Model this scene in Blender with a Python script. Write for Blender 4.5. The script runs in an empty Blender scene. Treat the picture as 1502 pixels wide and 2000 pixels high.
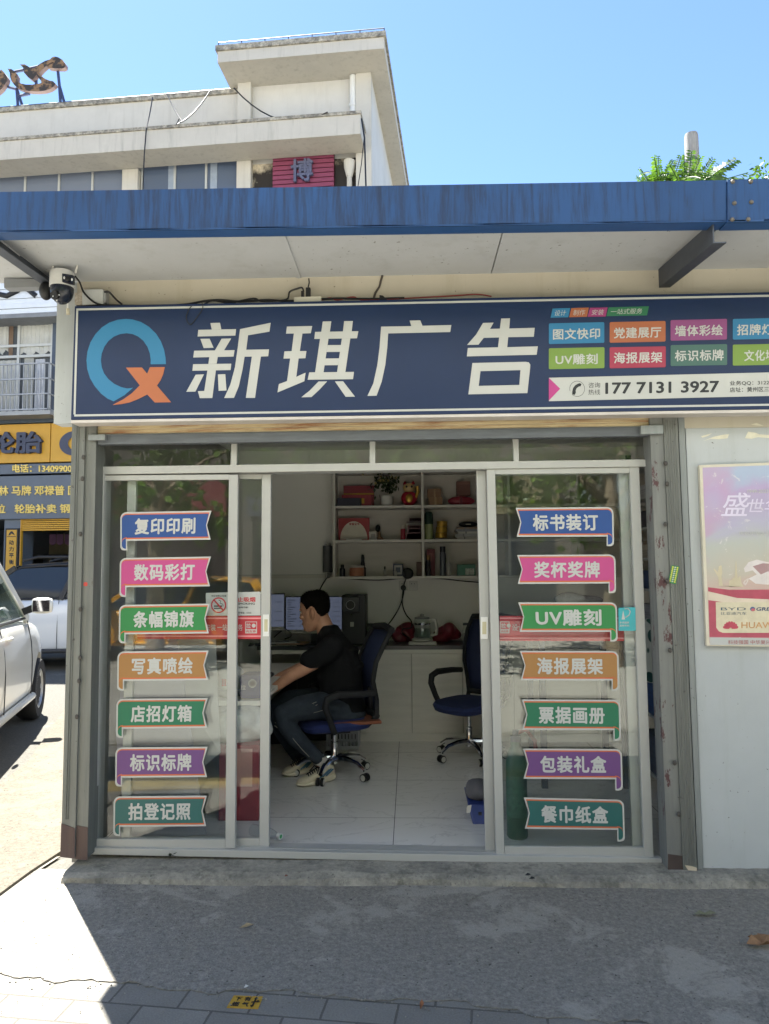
import bpy, bmesh, math, random
from mathutils import Vector, Matrix
R = math.radians
rnd = random.Random(7)
SC = bpy.context.scene
COL = SC.collection

# ---------------------------------------------------------------- camera
F, PITCH, YAW, ROLL = 1450.0, R(4.45), R(-1.91), R(-0.394)
EYE = Vector((0, -3.9, 1.555))
_f = Vector((math.sin(YAW)*math.cos(PITCH), math.cos(YAW)*math.cos(PITCH), math.sin(PITCH)))
_r = Vector((math.cos(YAW), -math.sin(YAW), 0)); _u = _r.cross(_f)
_R = _r*math.cos(ROLL)+_u*math.sin(ROLL); _U = -_r*math.sin(ROLL)+_u*math.cos(ROLL)
cam = bpy.data.cameras.new('camera'); co = bpy.data.objects.new('camera', cam); COL.objects.link(co)
cam.sensor_fit = 'VERTICAL'; cam.sensor_height = 36; cam.lens = F/2000*36
cam.clip_start = .05; cam.clip_end = 2000
m = Matrix((_R, _U, -_f)).transposed().to_4x4(); m.translation = EYE
co.matrix_world = m; SC.camera = co

# ---------------------------------------------------------------- light
SUN_EL, SUN_AZ = R(60), R(-34.7)          # azimuth from +Y towards +X
sd = Vector((math.sin(SUN_AZ)*math.cos(SUN_EL), math.cos(SUN_AZ)*math.cos(SUN_EL), math.sin(SUN_EL)))
w = bpy.data.worlds.new('World'); SC.world = w; w.use_nodes = True
nt = w.node_tree; bg = nt.nodes['Background']
sky = nt.nodes.new('ShaderNodeTexSky'); sky.sky_type = 'NISHITA'; sky.sun_disc = False
sky.sun_elevation = SUN_EL; sky.sun_rotation = SUN_AZ
sky.air_density = .8; sky.dust_density = .1; sky.ozone_density = 5.0; sky.altitude = 0
nt.links.new(sky.outputs[0], bg.inputs[0]); bg.inputs[1].default_value = .05
sl = bpy.data.lights.new('sun', 'SUN'); sl.energy = 3.9; sl.angle = R(.5); sl.color = (1, .965, .90)
so = bpy.data.objects.new('sun', sl); COL.objects.link(so); so.rotation_euler = (-sd).to_track_quat('-Z', 'Y').to_euler()
SC.view_settings.view_transform = 'Standard'; SC.view_settings.look = 'None'
SC.view_settings.exposure = 2.82; SC.view_settings.gamma = 1
SC.cycles.use_denoising = True
SC.cycles.max_bounces = 12; SC.cycles.transparent_max_bounces = 16; SC.cycles.diffuse_bounces = 8
SC.cycles.sample_clamp_indirect = 6

# ---------------------------------------------------------------- pixel -> place helpers
def ray(px, py): return (_f + _R*((px-751)/F) + _U*((1000-py)/F))
def at(px, py, y=0.0):
    d = ray(px, py); return EYE + d*((y-EYE.y)/d.y)
def atp(px, py, o, n):
    d = ray(px, py); return EYE + d*((o-EYE).dot(n)/d.dot(n))
def gnd(px, py, z=0.0):
    d = ray(px, py); return EYE + d*((z-EYE.z)/d.z)
V = Vector

# ---------------------------------------------------------------- mesh helpers
class MB:
    def __init__(s): s.v = []; s.f = []
    def add(s, vs, fs):
        b = len(s.v); s.v += [Vector(p) for p in vs]; s.f += [[i+b for i in f] for f in fs]; return s
    def box(s, x0, y0, z0, x1, y1, z1):
        return s.add([(x0,y0,z0),(x1,y0,z0),(x1,y1,z0),(x0,y1,z0),(x0,y0,z1),(x1,y0,z1),(x1,y1,z1),(x0,y1,z1)],
                     [(3,2,1,0),(4,5,6,7),(0,1,5,4),(1,2,6,5),(2,3,7,6),(3,0,4,7)])
    def cbox(s, c, sx, sy, sz, rz=0):
        c = Vector(c); M = Matrix.Rotation(rz, 3, 'Z')
        q = [c + M @ Vector((a*sx/2, b*sy/2, d*sz/2)) for a, b, d in ((-1,-1,-1),(1,-1,-1),(1,1,-1),(-1,1,-1),(-1,-1,1),(1,-1,1),(1,1,1),(-1,1,1))]
        return s.add(q, [(3,2,1,0),(4,5,6,7),(0,1,5,4),(1,2,6,5),(2,3,7,6),(3,0,4,7)])
    def prism(s, pts, d):
        pts = [Vector(p) for p in pts]; n = len(pts); d = Vector(d)
        s.add(pts + [p+d for p in pts], [list(range(n)), list(range(2*n-1, n-1, -1))] + [(i, (i+1) % n, (i+1) % n+n, i+n)[::-1] for i in range(n)]); return s
    def poly(s, pts): n = len(pts); return s.add(pts, [list(range(n))])
    def beam(s, p, q, w, h, up=(0, 0, 1)):
        p, q = Vector(p), Vector(q); t = (q-p).normalized(); a = t.cross(Vector(up)).normalized(); b = a.cross(t)
        c = []
        for e in (p, q): c += [e-a*w/2-b*h/2, e+a*w/2-b*h/2, e+a*w/2+b*h/2, e-a*w/2+b*h/2]
        return s.add(c, [(0,1,2,3)[::-1],(4,5,6,7),(0,1,5,4),(1,2,6,5),(2,3,7,6),(3,0,4,7)])
    def tube(s, path, r, n=8, caps=True):
        path = [Vector(p) for p in path]; k = len(path); rs = r if isinstance(r, (list, tuple)) else [r]*k
        vs, fs = [], []; prev = None
        for i, p in enumerate(path):
            t = (path[min(i+1, k-1)]-path[max(i-1, 0)])
            t = t.normalized() if t.length > 1e-9 else Vector((0, 0, 1))
            if prev is None:
                a = t.cross(Vector((0, 0, 1)) if abs(t.z) < .9 else Vector((1, 0, 0))).normalized()
            else:
                a = prev - t*prev.dot(t); a = a.normalized() if a.length > 1e-6 else t.orthogonal().normalized()
            prev = a; b = t.cross(a)
            for j in range(n):
                g = 2*math.pi*j/n; vs.append(p + (a*math.cos(g)+b*math.sin(g))*rs[i])
        for i in range(k-1):
            for j in range(n):
                fs.append((i*n+j, i*n+(j+1) % n, (i+1)*n+(j+1) % n, (i+1)*n+j))
        if caps: fs += [list(range(n))[::-1], list(range((k-1)*n, k*n))]
        return s.add(vs, fs)
    def lathe(s, c, prof, n=20, axis=(0, 0, 1)):
        c = Vector(c); q = Vector((0, 0, 1)).rotation_difference(Vector(axis)).to_matrix(); vs, fs = [], []; k = len(prof)
        for r, z in prof:
            for j in range(n):
                g = 2*math.pi*j/n; vs.append(c + q @ Vector((r*math.cos(g), r*math.sin(g), z)))
        for i in range(k-1):
            for j in range(n): fs.append((i*n+j, i*n+(j+1) % n, (i+1)*n+(j+1) % n, (i+1)*n+j))
        if prof[0][0] > 1e-4: fs.append(list(range(n))[::-1])
        if prof[-1][0] > 1e-4: fs.append(list(range((k-1)*n, k*n)))
        return s.add(vs, fs)
    def ball(s, c, rx, ry=None, rz=None, n=14, m=9, rot=None):
        ry = ry or rx; rz = rz or rx; vs, fs = [], []; c = Vector(c)
        for i in range(m+1):
            a = math.pi*i/m
            for j in range(n):
                g = 2*math.pi*j/n; p = Vector((rx*math.sin(a)*math.cos(g), ry*math.sin(a)*math.sin(g), -rz*math.cos(a)))
                vs.append(c + (rot @ p if rot else p))
        for i in range(m):
            for j in range(n): fs.append((i*n+j, i*n+(j+1) % n, (i+1)*n+(j+1) % n, (i+1)*n+j))
        return s.add(vs, fs)
    def build(s, name, mt, parent=None, smooth=False, bevel=0, sub=0, weld=False):
        me = bpy.data.meshes.new(name)
        if parent is None:
            xs = [p.x for p in s.v]; ys = [p.y for p in s.v]; o = Vector(((min(xs)+max(xs))/2, (min(ys)+max(ys))/2, min(p.z for p in s.v)))
        else: o = Vector(rootloc(parent))
        me.from_pydata([p-o for p in s.v], [], s.f)
        bm = bmesh.new(); bm.from_mesh(me)
        if weld or smooth: bmesh.ops.remove_doubles(bm, verts=bm.verts, dist=1e-5)
        bmesh.ops.recalc_face_normals(bm, faces=bm.faces)
        if bevel:
            es = [e for e in bm.edges if len(e.link_faces) == 2 and e.calc_face_angle(0) > .6]
            bmesh.ops.bevel(bm, geom=es, offset=bevel, segments=2, affect='EDGES', profile=.6, clamp_overlap=True)
        bm.to_mesh(me); bm.free()
        if smooth: me.shade_smooth(); 
        ob = bpy.data.objects.new(name, me); COL.objects.link(ob)
        if mt is not None: me.materials.append(mt)
        if parent is None: ob.location = o
        else: ob.parent = parent
        if smooth and bevel == 0 and smooth != 'all':
            try: me.set_sharp_from_angle(angle=R(42))
            except Exception: pass
        if sub:
            md = ob.modifiers.new('s', 'SUBSURF'); md.levels = sub; md.render_levels = sub
        return ob
def rootloc(o):
    while o.parent: o = o.parent
    return o.location.copy()
def tag(o, label=None, cat=None, group=None, kind=None):
    if label: o['label'] = label
    if cat: o['category'] = cat
    if group: o['group'] = group
    if kind: o['kind'] = kind
    return o
def thing(name, label, cat, loc=(0, 0, 0), group=None):
    o = bpy.data.objects.new(name, None); COL.objects.link(o); o.location = loc; o.empty_display_size = .1
    return tag(o, label, cat, group)
def copy_tree(o, parent=None):
    c = o.copy(); COL.objects.link(c)
    if parent: c.parent = parent
    for ch in list(o.children): copy_tree(ch, c)
    return c
def bake(ob):
    "apply modifiers into the mesh"
    dg = bpy.context.evaluated_depsgraph_get(); me = bpy.data.meshes.new_from_object(ob.evaluated_get(dg))
    ob.modifiers.clear(); ob.data = me; return ob
_tc = {}
def glyphs(s, bold=0.0, shear=0.0, spacing=1.0, line=1.0):
    k = (s, bold, shear, spacing)
    if k not in _tc:
        c = bpy.data.curves.new('t', 'FONT'); c.body = s; c.size = 1; c.offset = bold; c.shear = shear; c.space_character = spacing
        c.space_line = line; c.resolution_u = 3; c.fill_mode = 'FRONT'
        o = bpy.data.objects.new('t', c); COL.objects.link(o)
        dg = bpy.context.evaluated_depsgraph_get(); dg.update()
        me = bpy.data.meshes.new_from_object(o.evaluated_get(dg))
        vs = [(v.co.x, v.co.y) for v in me.vertices]; fs = [list(p.vertices) for p in me.polygons]
        bpy.data.objects.remove(o); bpy.data.curves.remove(c); bpy.data.meshes.remove(me)
        _tc[k] = (vs, fs)
    return _tc[k]
def quadmap(TL, TR, BR, BL):
    TL, TR, BR, BL = map(Vector, (TL, TR, BR, BL))
    def f(s, t): return (TL*(1-s)+TR*s)*(1-t) + (BL*(1-s)+BR*s)*t
    return f
def text_on(mb, s, qm, box=(0, 0, 1, 1), off=(0, 0, 0), bold=.012, shear=0, spacing=1.0, thick=0, face=(0, -1, 0)):
    "lay the ink box of the text over box (s0,t0,s1,t1) of a mapped quad; bold = stroke growth in em"
    vs, fs = glyphs(s, 0, shear, spacing)
    if not vs: return mb
    xs = [p[0] for p in vs]; ys = [p[1] for p in vs]; x0, x1, y0, y1 = min(xs)-bold, max(xs)+bold, min(ys)-bold, max(ys)+bold
    off = Vector(off); s0, t0, s1, t1 = box; face = Vector(face)
    dirs = [(0, 0)] + ([(math.cos(i*math.pi/3+.3)*bold, math.sin(i*math.pi/3+.3)*bold) for i in range(6)] if bold > .004 else [])
    for k, (dx, dy) in enumerate(dirs):
        P = [qm(s0+(s1-s0)*(x+dx-x0)/max(x1-x0, 1e-6), t1+(t0-t1)*(y+dy-y0)/max(y1-y0, 1e-6))+off+face*(.00004*k) for x, y in vs]
        if thick:
            d = Vector(thick)*(1+.004*k); n = len(P); from collections import Counter
            ec = Counter()
            for f in fs:
                for i in range(len(f)): a, b = f[i], f[(i+1) % len(f)]; ec[(min(a, b), max(a, b))] += 1
            sides = []
            for f in fs:
                for i in range(len(f)):
                    a, b = f[i], f[(i+1) % len(f)]
                    if ec[(min(a, b), max(a, b))] == 1: sides.append((a, b, b+n, a+n))
            mb.add(P+[p+d for p in P], fs+[[i+n for i in f[::-1]] for f in fs]+sides)
        else: mb.add(P, fs)
    return mb

# ---------------------------------------------------------------- materials
def hx(h):
    h = h.lstrip('#'); c = [int(h[i:i+2], 16)/255 for i in (0, 2, 4)]
    return tuple(x/12.92 if x <= .04045 else ((x+.055)/1.055)**2.4 for x in c)
def sc(c, k): return tuple(max(0, min(1, x*k)) for x in c)
class NB:
    def __init__(s, name):
        s.m = bpy.data.materials.new(name); s.m.use_nodes = True; s.t = s.m.node_tree; s.b = s.t.nodes['Principled BSDF']; s._c = None
    def n(s, typ, **kw):
        q = s.t.nodes.new(typ)
        for k, v in kw.items(): setattr(q, k, v)
        return q
    def l(s, a, b): s.t.links.new(a, b)
    def coord(s, scale=(1, 1, 1), src='Object'):
        tc = s.n('ShaderNodeTexCoord'); mp = s.n('ShaderNodeMapping'); mp.inputs['Scale'].default_value = scale
        s.l(tc.outputs[src], mp.inputs[0]); return mp.outputs[0]
    def noise(s, scale=5, detail=5, rough=.6, stretch=(1, 1, 1), dist=0):
        q = s.n('ShaderNodeTexNoise'); q.inputs['Scale'].default_value = scale; q.inputs['Detail'].default_value = detail
        q.inputs['Roughness'].default_value = rough; q.inputs['Distortion'].default_value = dist; s.l(s.coord(stretch), q.inputs['Vector']); return q.outputs['Fac']
    def ramp(s, fac, stops):
        q = s.n('ShaderNodeValToRGB'); e = q.color_ramp.elements
        while len(e) < len(stops): e.new(.5)
        for i, (p, c) in enumerate(stops): e[i].position = p; e[i].color = (*c, 1) if len(c) == 3 else c
        s.l(fac, q.inputs[0]); return q.outputs[0]
    def mix(s, fac, a, b, typ='MIX'):
        q = s.n('ShaderNodeMix', data_type='RGBA', blend_type=typ)
        for v, i in ((fac, 0), (a, 6), (b, 7)):
            if isinstance(v, (int, float)): q.inputs[i].default_value = v
            elif isinstance(v, tuple): q.inputs[i].default_value = (*v, 1) if len(v) == 3 else v
            else: s.l(v, q.inputs[i])
        return q.outputs[2]
    def math(s, op, a, b=0.0):
        q = s.n('ShaderNodeMath', operation=op)
        for v, i in ((a, 0), (b, 1)):
            if isinstance(v, (int, float)): q.inputs[i].default_value = v
            else: s.l(v, q.inputs[i])
        return q.outputs[0]
    def bump(s, h, strength=.3, dist=.01):
        q = s.n('ShaderNodeBump'); q.inputs['Strength'].default_value = strength; q.inputs['Distance'].default_value = dist
        s.l(h, q.inputs['Height']); s.l(q.outputs[0], s.b.inputs['Normal']); return q
    def set(s, **k):
        for a, v in k.items():
            i = s.b.inputs[a.replace('_', ' ')]
            if isinstance(v, (int, float)): i.default_value = v
            elif isinstance(v, tuple): i.default_value = (*v, 1) if len(v) == 3 else v
            else: s.l(v, i)
        return s
_mc = {}
def mat(col, rough=.6, metal=0., var=.12, scale=6, bump=0., bscale=80, spec=.5, coat=0., stretch=(1, 1, 1), name=None):
    c = hx(col) if isinstance(col, str) else col
    k = (c, rough, metal, var, scale, bump, bscale, spec, coat, stretch)
    if k in _mc: return _mc[k]
    b = NB(name or 'material')
    f = b.noise(scale, 6, .65, stretch)
    b.set(Base_Color=b.ramp(f, [(.3, sc(c, 1-var)), (.7, sc(c, 1+var))]), Roughness=rough, Metallic=metal, Specular_IOR_Level=spec)
    if coat: b.set(Coat_Weight=coat, Coat_Roughness=.04)
    if bump: b.bump(b.noise(bscale, 4, .6), bump, .004)
    _mc[k] = b.m; return b.m
def glow(col, strength):
    b = NB('screen_light'); b.set(Base_Color=(0, 0, 0), Emission_Color=col, Emission_Strength=strength, Roughness=.3); return b.m
def glass_mat(name, tint=(.93, .96, .95), f0=.045, extra=0., dirt=.0):
    b = NB(name); t = b.t; out = t.nodes['Material Output']
    tr = b.n('ShaderNodeBsdfTransparent'); tr.inputs[0].default_value = (*tint, 1)
    gl = b.n('ShaderNodeBsdfGlossy'); gl.inputs['Roughness'].default_value = 0.0
    lw = b.n('ShaderNodeLayerWeight'); lw.inputs[0].default_value = .5
    p = b.math('POWER', lw.outputs['Facing'], 5.0); fr = b.math('ADD', b.math('MULTIPLY', p, 1-f0), f0)
    mx = b.n('ShaderNodeMixShader'); b.l(fr, mx.inputs[0]); b.l(tr.outputs[0], mx.inputs[1]); b.l(gl.outputs[0], mx.inputs[2]); res = mx
    if dirt:
        df = b.n('ShaderNodeBsdfDiffuse'); df.inputs[0].default_value = (.6, .58, .53, 1)
        m2 = b.n('ShaderNodeMixShader'); b.l(b.math('MULTIPLY', b.ramp(b.noise(3, 8, .7), [(.45, (0, 0, 0)), (.8, (1, 1, 1))]), dirt), m2.inputs[0])
        b.l(res.outputs[0], m2.inputs[1]); b.l(df.outputs[0], m2.inputs[2]); res = m2
    b.l(res.outputs[0], out.inputs[0]); return b.m

# ---------------------------------------------------------------- named materials
def asphalt_mat(name, base, light, amt, bstr=.5):
    b = NB(name)
    fine = b.noise(160, 3, .7); mid = b.noise(3.2, 8, .72, dist=.4); big = b.noise(.9, 6, .6)
    c1 = b.mix(fine, sc(hx(base), .5), sc(hx(base), 1.55)); c1 = b.mix(1.0, c1, b.mix(b.ramp(b.noise(42, 5, .75), [(.3, (0, 0, 0)), (.7, (1, 1, 1))]), (.68, .68, .68), (1.35, 1.35, 1.33)), 'MULTIPLY')
    msk = b.ramp(b.math('ADD', b.math('MULTIPLY', mid, .62), b.math('MULTIPLY', big, .42)), [(amt, (0, 0, 0)), (amt+.04, (.7, .7, .7))])
    c2 = b.mix(fine, sc(hx(light), .75), sc(hx(light), 1.2))
    c = b.mix(msk, c1, c2)
    sp = b.ramp(b.noise(46, 2, .5), [(.69, (0, 0, 0)), (.73, (1, 1, 1))]); c = b.mix(sp, c, sc(hx(base), .35))
    vor = b.n('ShaderNodeTexVoronoi', feature='DISTANCE_TO_EDGE'); vor.inputs['Scale'].default_value = .8
    wn = b.n('ShaderNodeTexNoise'); wn.inputs['Scale'].default_value = 4; wn.inputs['Detail'].default_value = 6; wv = b.n('ShaderNodeMix', data_type='RGBA'); wv.inputs[0].default_value = .28
    cc = b.coord(); b.l(cc, wn.inputs['Vector']); b.l(cc, wv.inputs[6]); b.l(wn.outputs['Color'], wv.inputs[7]); b.l(wv.outputs[2], vor.inputs['Vector'])
    crk = b.math('MULTIPLY', b.ramp(vor.outputs['Distance'], [(0, (1, 1, 1)), (.007, (0, 0, 0))]), b.ramp(b.noise(1.3, 2), [(.54, (0, 0, 0)), (.64, (.6, .6, .6))]))
    c = b.mix(crk, c, sc(hx(base), .5))
    b.set(Base_Color=c, Roughness=.92, Specular_IOR_Level=.25)
    hsum = b.math('ADD', b.math('MULTIPLY', b.noise(130, 3, .6), .7), b.math('MULTIPLY', b.noise(35, 4, .7), .8)); b.bump(hsum, bstr, .012); return b.m
M_ground = asphalt_mat('ground_concrete', '5a5852', '6d6a62', .56)
M_apron = asphalt_mat('apron_asphalt', '7f7b73', 'a09b90', .55, .65)
M_road = asphalt_mat('road_concrete', '9c988e', 'b0aca0', .62)  # street paled to a concrete tone so it bounces more light
M_slab = asphalt_mat('slab_concrete', '5f5a50', '6e685c', .5)
def paver_mat(name, a, c2, mort, bw=.26, bh=.13):
    b = NB(name); br = b.n('ShaderNodeTexBrick'); br.inputs['Scale'].default_value = 1; br.inputs['Brick Width'].default_value = bw; br.inputs['Row Height'].default_value = bh
    br.inputs['Mortar Size'].default_value = .005; br.inputs['Mortar Smooth'].default_value = .3
    b.l(b.coord(), br.inputs['Vector']); br.inputs['Color1'].default_value = (*hx(a), 1); br.inputs['Color2'].default_value = (*hx(c2), 1); br.inputs['Mortar'].default_value = (*hx(mort), 1)
    c = b.mix(b.noise(140, 3, .7), (.55, .55, .55), (1.35, 1.35, 1.35)); c = b.mix(1.0, br.outputs['Color'], c, 'MULTIPLY')
    c = b.mix(1.0, c, b.mix(b.noise(5, 6), (.75, .75, .75), (1.2, 1.2, 1.2)), 'MULTIPLY')
    b.set(Base_Color=c, Roughness=.92, Specular_IOR_Level=.25)
    b.bump(b.math('ADD', b.math('MULTIPLY', br.outputs['Fac'], -1.2), b.math('MULTIPLY', b.noise(120, 3), .35)), .6, .008); return b.m
M_paver = paver_mat('grey_pavers', '85827a', '7b7871', '605d57')
M_tact = paver_mat('yellow_pavers', '9c8c60', '93835a', '5f573f', .26, .26)
def concrete_mat(name, a, d, stain, sc_=2.2):
    b = NB(name); c = b.ramp(b.noise(sc_, 8, .7, dist=.6), [(.3, hx(d)), (.55, hx(a)), (.75, sc(hx(a), 1.15))])
    s = b.ramp(b.noise(7, 8, .75), [(.52, (0, 0, 0)), (.66, (.85, .85, .85))]); c = b.mix(s, c, hx(stain)); c = b.mix(1.0, c, b.mix(b.ramp(b.noise(38, 5, .75), [(.3, (0, 0, 0)), (.7, (1, 1, 1))]), (.72, .72, .72), (1.28, 1.28, 1.26)), 'MULTIPLY')
    c = b.mix(b.ramp(b.noise(60, 2), [(.66, (0, 0, 0)), (.7, (.6, .6, .6))]), c, sc(hx(d), .5))
    b.set(Base_Color=c, Roughness=.9); b.bump(b.noise(50, 5, .7), .35, .008); return b.m
M_kerb = concrete_mat('kerb_concrete', '8f8b80', '65635e', '57564f')
def plaster_mat(name, a, streak, spots=True, st=.5):
    b = NB(name); c = b.ramp(b.noise(1.4, 7, .65), [(.3, sc(hx(a), .92)), (.7, sc(hx(a), 1.05))])
    s = b.ramp(b.noise(2.2, 7, .7, (3.5, 3.5, .35)), [(.52, (0, 0, 0)), (.78, (st, st, st))]); c = b.mix(s, c, hx(streak))
    if spots:
        q = b.math('MULTIPLY', b.ramp(b.noise(55, 2, .5), [(.70, (0, 0, 0)), (.73, (1, 1, 1))]), b.ramp(b.noise(3, 3), [(.45, (0, 0, 0)), (.65, (.9, .9, .9))])); c = b.mix(q, c, hx('4b443c'))
    b.set(Base_Color=c, Roughness=.85, Specular_IOR_Level=.3); b.bump(b.noise(70, 4), .1, .003); return b.m
M_cream = plaster_mat('cream_panel', 'b9b3a4', 'a09479')
M_soffit = plaster_mat('soffit_panel', 'b9bcbf', '94938e', True, .35)
M_wallgrey = plaster_mat('grey_white_panel', 'aeb3b5', '93968f', True, .4)
M_bldg = plaster_mat('cream_render', 'c2beb4', '9d968a', False, .4)
M_bldg2 = plaster_mat('white_render', 'cac8c2', 'a7a299', False, .3)
M_eave = plaster_mat('eave_render', 'bdb8ad', '7f7a71', False, .5)
def grime_mat():
    b = NB('stained_coping'); c = b.ramp(b.noise(9, 8, .75), [(.35, hx('5d5a53')), (.5, hx('8f8a7e')), (.68, hx('c9c1ae'))]); b.set(Base_Color=c, Roughness=.95); b.bump(b.noise(30, 5), .4, .02); return b.m
M_coping = grime_mat()
def fascia_mat():
    b = NB('weathered_blue_steel'); c = b.ramp(b.noise(1.2, 4), [(.3, hx('1b3d68')), (.7, hx('234a7c'))])
    s = b.noise(7, 8, .68, (5.5, 5.5, .45), .35); hi = b.noise(.55, 3, .5)
    k = b.ramp(b.math('ADD', s, b.math('MULTIPLY', b.math('SUBTRACT', hi, .5), .5)), [(.46, (0, 0, 0)), (.6, (.5, .5, .5)), (.72, (.85, .85, .85))]); c = b.mix(k, c, hx('1c2942'))
    r = b.ramp(b.noise(3.4, 7, .7, (6, 6, .9)), [(.66, (0, 0, 0)), (.74, (.8, .8, .8))]); c = b.mix(r, c, hx('3b3330'))
    b.set(Base_Color=c, Roughness=.6, Specular_IOR_Level=.4); b.bump(b.noise(9, 3), .06, .01); return b.m
M_fascia = fascia_mat()
M_blue = mat('214a7e', .55, name='blue_paint')
def steel_mat(name, a, d, rust, ramt):
    b = NB(name); c = b.ramp(b.noise(3, 7, .7, (8, 8, .5)), [(.3, hx(d)), (.7, hx(a))])
    r = b.ramp(b.noise(5, 8, .75, (2.2, 2.2, .8)), [(ramt, (0, 0, 0)), (ramt+.02, (1, 1, 1))]); c = b.mix(r, c, hx(rust))
    q = b.ramp(b.noise(40, 3), [(.68, (0, 0, 0)), (.72, (.8, .8, .8))]); c = b.mix(q, c, hx('4a4844'))
    b.set(Base_Color=c, Roughness=.6, Metallic=.25); b.bump(b.noise(25, 4), .1, .004); return b.m
M_post = steel_mat('grey_post_steel', '797b77', '60635f', '54433d', .66)
M_postr = steel_mat('peeling_post_steel', '80827e', '686a69', '52383a', .585)
M_flange = steel_mat('galvanised_flange', '8f9494', '7a7f7f', '6d6f70', .72)
M_brown = steel_mat('rusty_post_foot', '554640', '46383a', '8f7558', .66)
def shutter_mat():
    b = NB('rusty_cream_shutter'); c = b.ramp(b.noise(3, 6), [(.3, hx('b8a681')), (.7, hx('cdbb95'))])
    r = b.ramp(b.noise(4, 8, .72, (.5, .5, 9)), [(.47, (0, 0, 0)), (.62, (1, 1, 1))]); c = b.mix(r, c, hx('8a5a38')); b.set(Base_Color=c, Roughness=.7); return b.m
M_shutter = shutter_mat()
M_alu = mat('a8a9a6', .42, .1, .05, 3, .03, 120, name='cream_aluminium')
M_alu2 = mat('9c9e9c', .45, .15, .06, 3, name='dull_aluminium')
M_dark = mat('2a2c30', .6, name='dark_rubber')
M_darksteel = mat('4a4f58', .5, .35, .15, 10, name='dark_steel')
M_black = mat('16171a', .5, name='black_plastic')
M_white = mat('d8d8d4', .5, 0, .04, name='white_paint')
M_glass = glass_mat('shop_glass', (.95, .97, .965), .045, dirt=.012)
M_glass2 = glass_mat('clear_glass', (.94, .96, .96), .05)
M_winglass = glass_mat('far_window_glass', (.35, .40, .45), .10)
M_navy = mat('16294d', .42, 0, .08, 2, spec=.4, name='navy_sign_face')
M_signwhite = mat('b4b6b4', .5, 0, .04, name='white_vinyl')

# ---------------------------------------------------------------- ground
def sheet(name, pts, mt, kind='structure', label=None, th=0):
    mb = MB()
    if th: mb.prism(pts, (0, 0, -th))
    else: mb.poly(pts)
    o = mb.build(name, mt); o['kind'] = kind
    return o
sheet('ground', [(-150,-150,-.004),(150,-150,-.004),(150,150,-.004),(-150,150,-.004)], M_ground)
e0, e1 = gnd(0, 1903), gnd(1070, 1985)
ed = (e1-e0); ed.z = 0; ed.normalize(); en = Vector((ed.y, -ed.x, 0))      # en points to the street
PAV_A = math.atan2(ed.y, ed.x)
def strip(name, a0, a1, d0, d1, z, mt, th=.03):
    o = MB().box(a0, -d1, -th, a1, -d0, 0).build(name, mt); o.location = e0; o.location.z = z
    me = o.data
    bb0 = Vector(((a0+a1)/2, -(d0+d1)/2, -th))
    for v in me.vertices: v.co += bb0
    o.rotation_euler.z = PAV_A; o['kind'] = 'structure'; return o
strip('brick_pavement', -12, 14, -.35, .335, .004, M_paver)
strip('tactile_paving', -12, 14, .337, .597, .004, M_tact)
strip('outer_pavement', -12, 14, .599, 1.75, .004, M_paver)
strip('street_kerb', -60, 60, 1.752, 1.90, .02, M_kerb)
strip('street', -60, 60, 1.902, 11.0, .002, M_road, .01)
strip('far_pavement', -60, 60, 11.0, 15.5, .1, M_paver, .12)
# asphalt apron in front of the shop, with a broken edge towards the pavers
edge = []
n = 260
for i in range(n+1):
    a = -1.6 + 6.6*i/n
    edge.append(e0 + ed*a + en*(rnd.uniform(-.01, .01)+.02*math.sin(a*3.1)+.014*math.sin(a*9.7)+.008*math.sin(a*31)))
pts = [Vector((p.x, p.y, .0085)) for p in edge]
pr = e0 + ed*5.2
far = [Vector((5.2, .05, .0085)), Vector((-2.2, .05, .0085)), gnd(118, 1672, .0085), gnd(-160, 1850, .0085)]
MBa = MB().prism(pts+far, (0, 0, -.003)); o = MBa.build('asphalt_apron', M_apron); o['kind'] = 'structure'
# worn concrete patch that runs over the pavers at the right
pp = [gnd(*q, .0175) for q in ((905,1960),(985,1930),(1060,1945),(1150,1938),(1240,1952),(1330,1990),(1420,2060),(1100,2080),(960,2020),(900,1985))]
# raised slab at the left of the shop
SLZ = .022
sl_pts = [gnd(119, 1662, SLZ), gnd(60, 1700, SLZ), gnd(0, 1744, SLZ), gnd(-200, 1890, SLZ), gnd(-260, 1760, SLZ), gnd(0, 1530, SLZ), gnd(55, 1487, SLZ), gnd(127, 1383, SLZ), Vector((-3.2, 12.5, SLZ)), Vector((-1.5, 12.5, SLZ)), Vector((-1.5, .3, SLZ)), gnd(122, 1650, SLZ)]
sheet('side_pavement', sl_pts, M_slab, th=.03)
# concrete kerb under the shop front
kb = MB(); kx0, kx1 = at(124, 1715, -.1).x, 5.0
prof = [(.12, .0), (-.135, .0), (-.118, .034), (-.08, .050), (.12, .056)]
k = 160
vs, fs = [], []
for i in range(k+1):
    x = kx0+(kx1-kx0)*i/k
    for j, (y, z) in enumerate(prof):
        q = (rnd.uniform(-.005, .005)+.008*math.sin(x*3.1+j)+.005*math.sin(x*11+2*j)) if 0 < i < k and j in (1, 2, 3) else 0
        vs.append((x, y+q, z+q*.35*(j > 1)))
for i in range(k):
    for j in range(len(prof)-1): fs.append((i*5+j, (i+1)*5+j, (i+1)*5+j+1, i*5+j+1))
fs += [tuple(range(5)), tuple(range(k*5, k*5+5))]
o = kb.add(vs, fs).build('shop_kerb', M_kerb); o['kind'] = 'structure'

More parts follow.
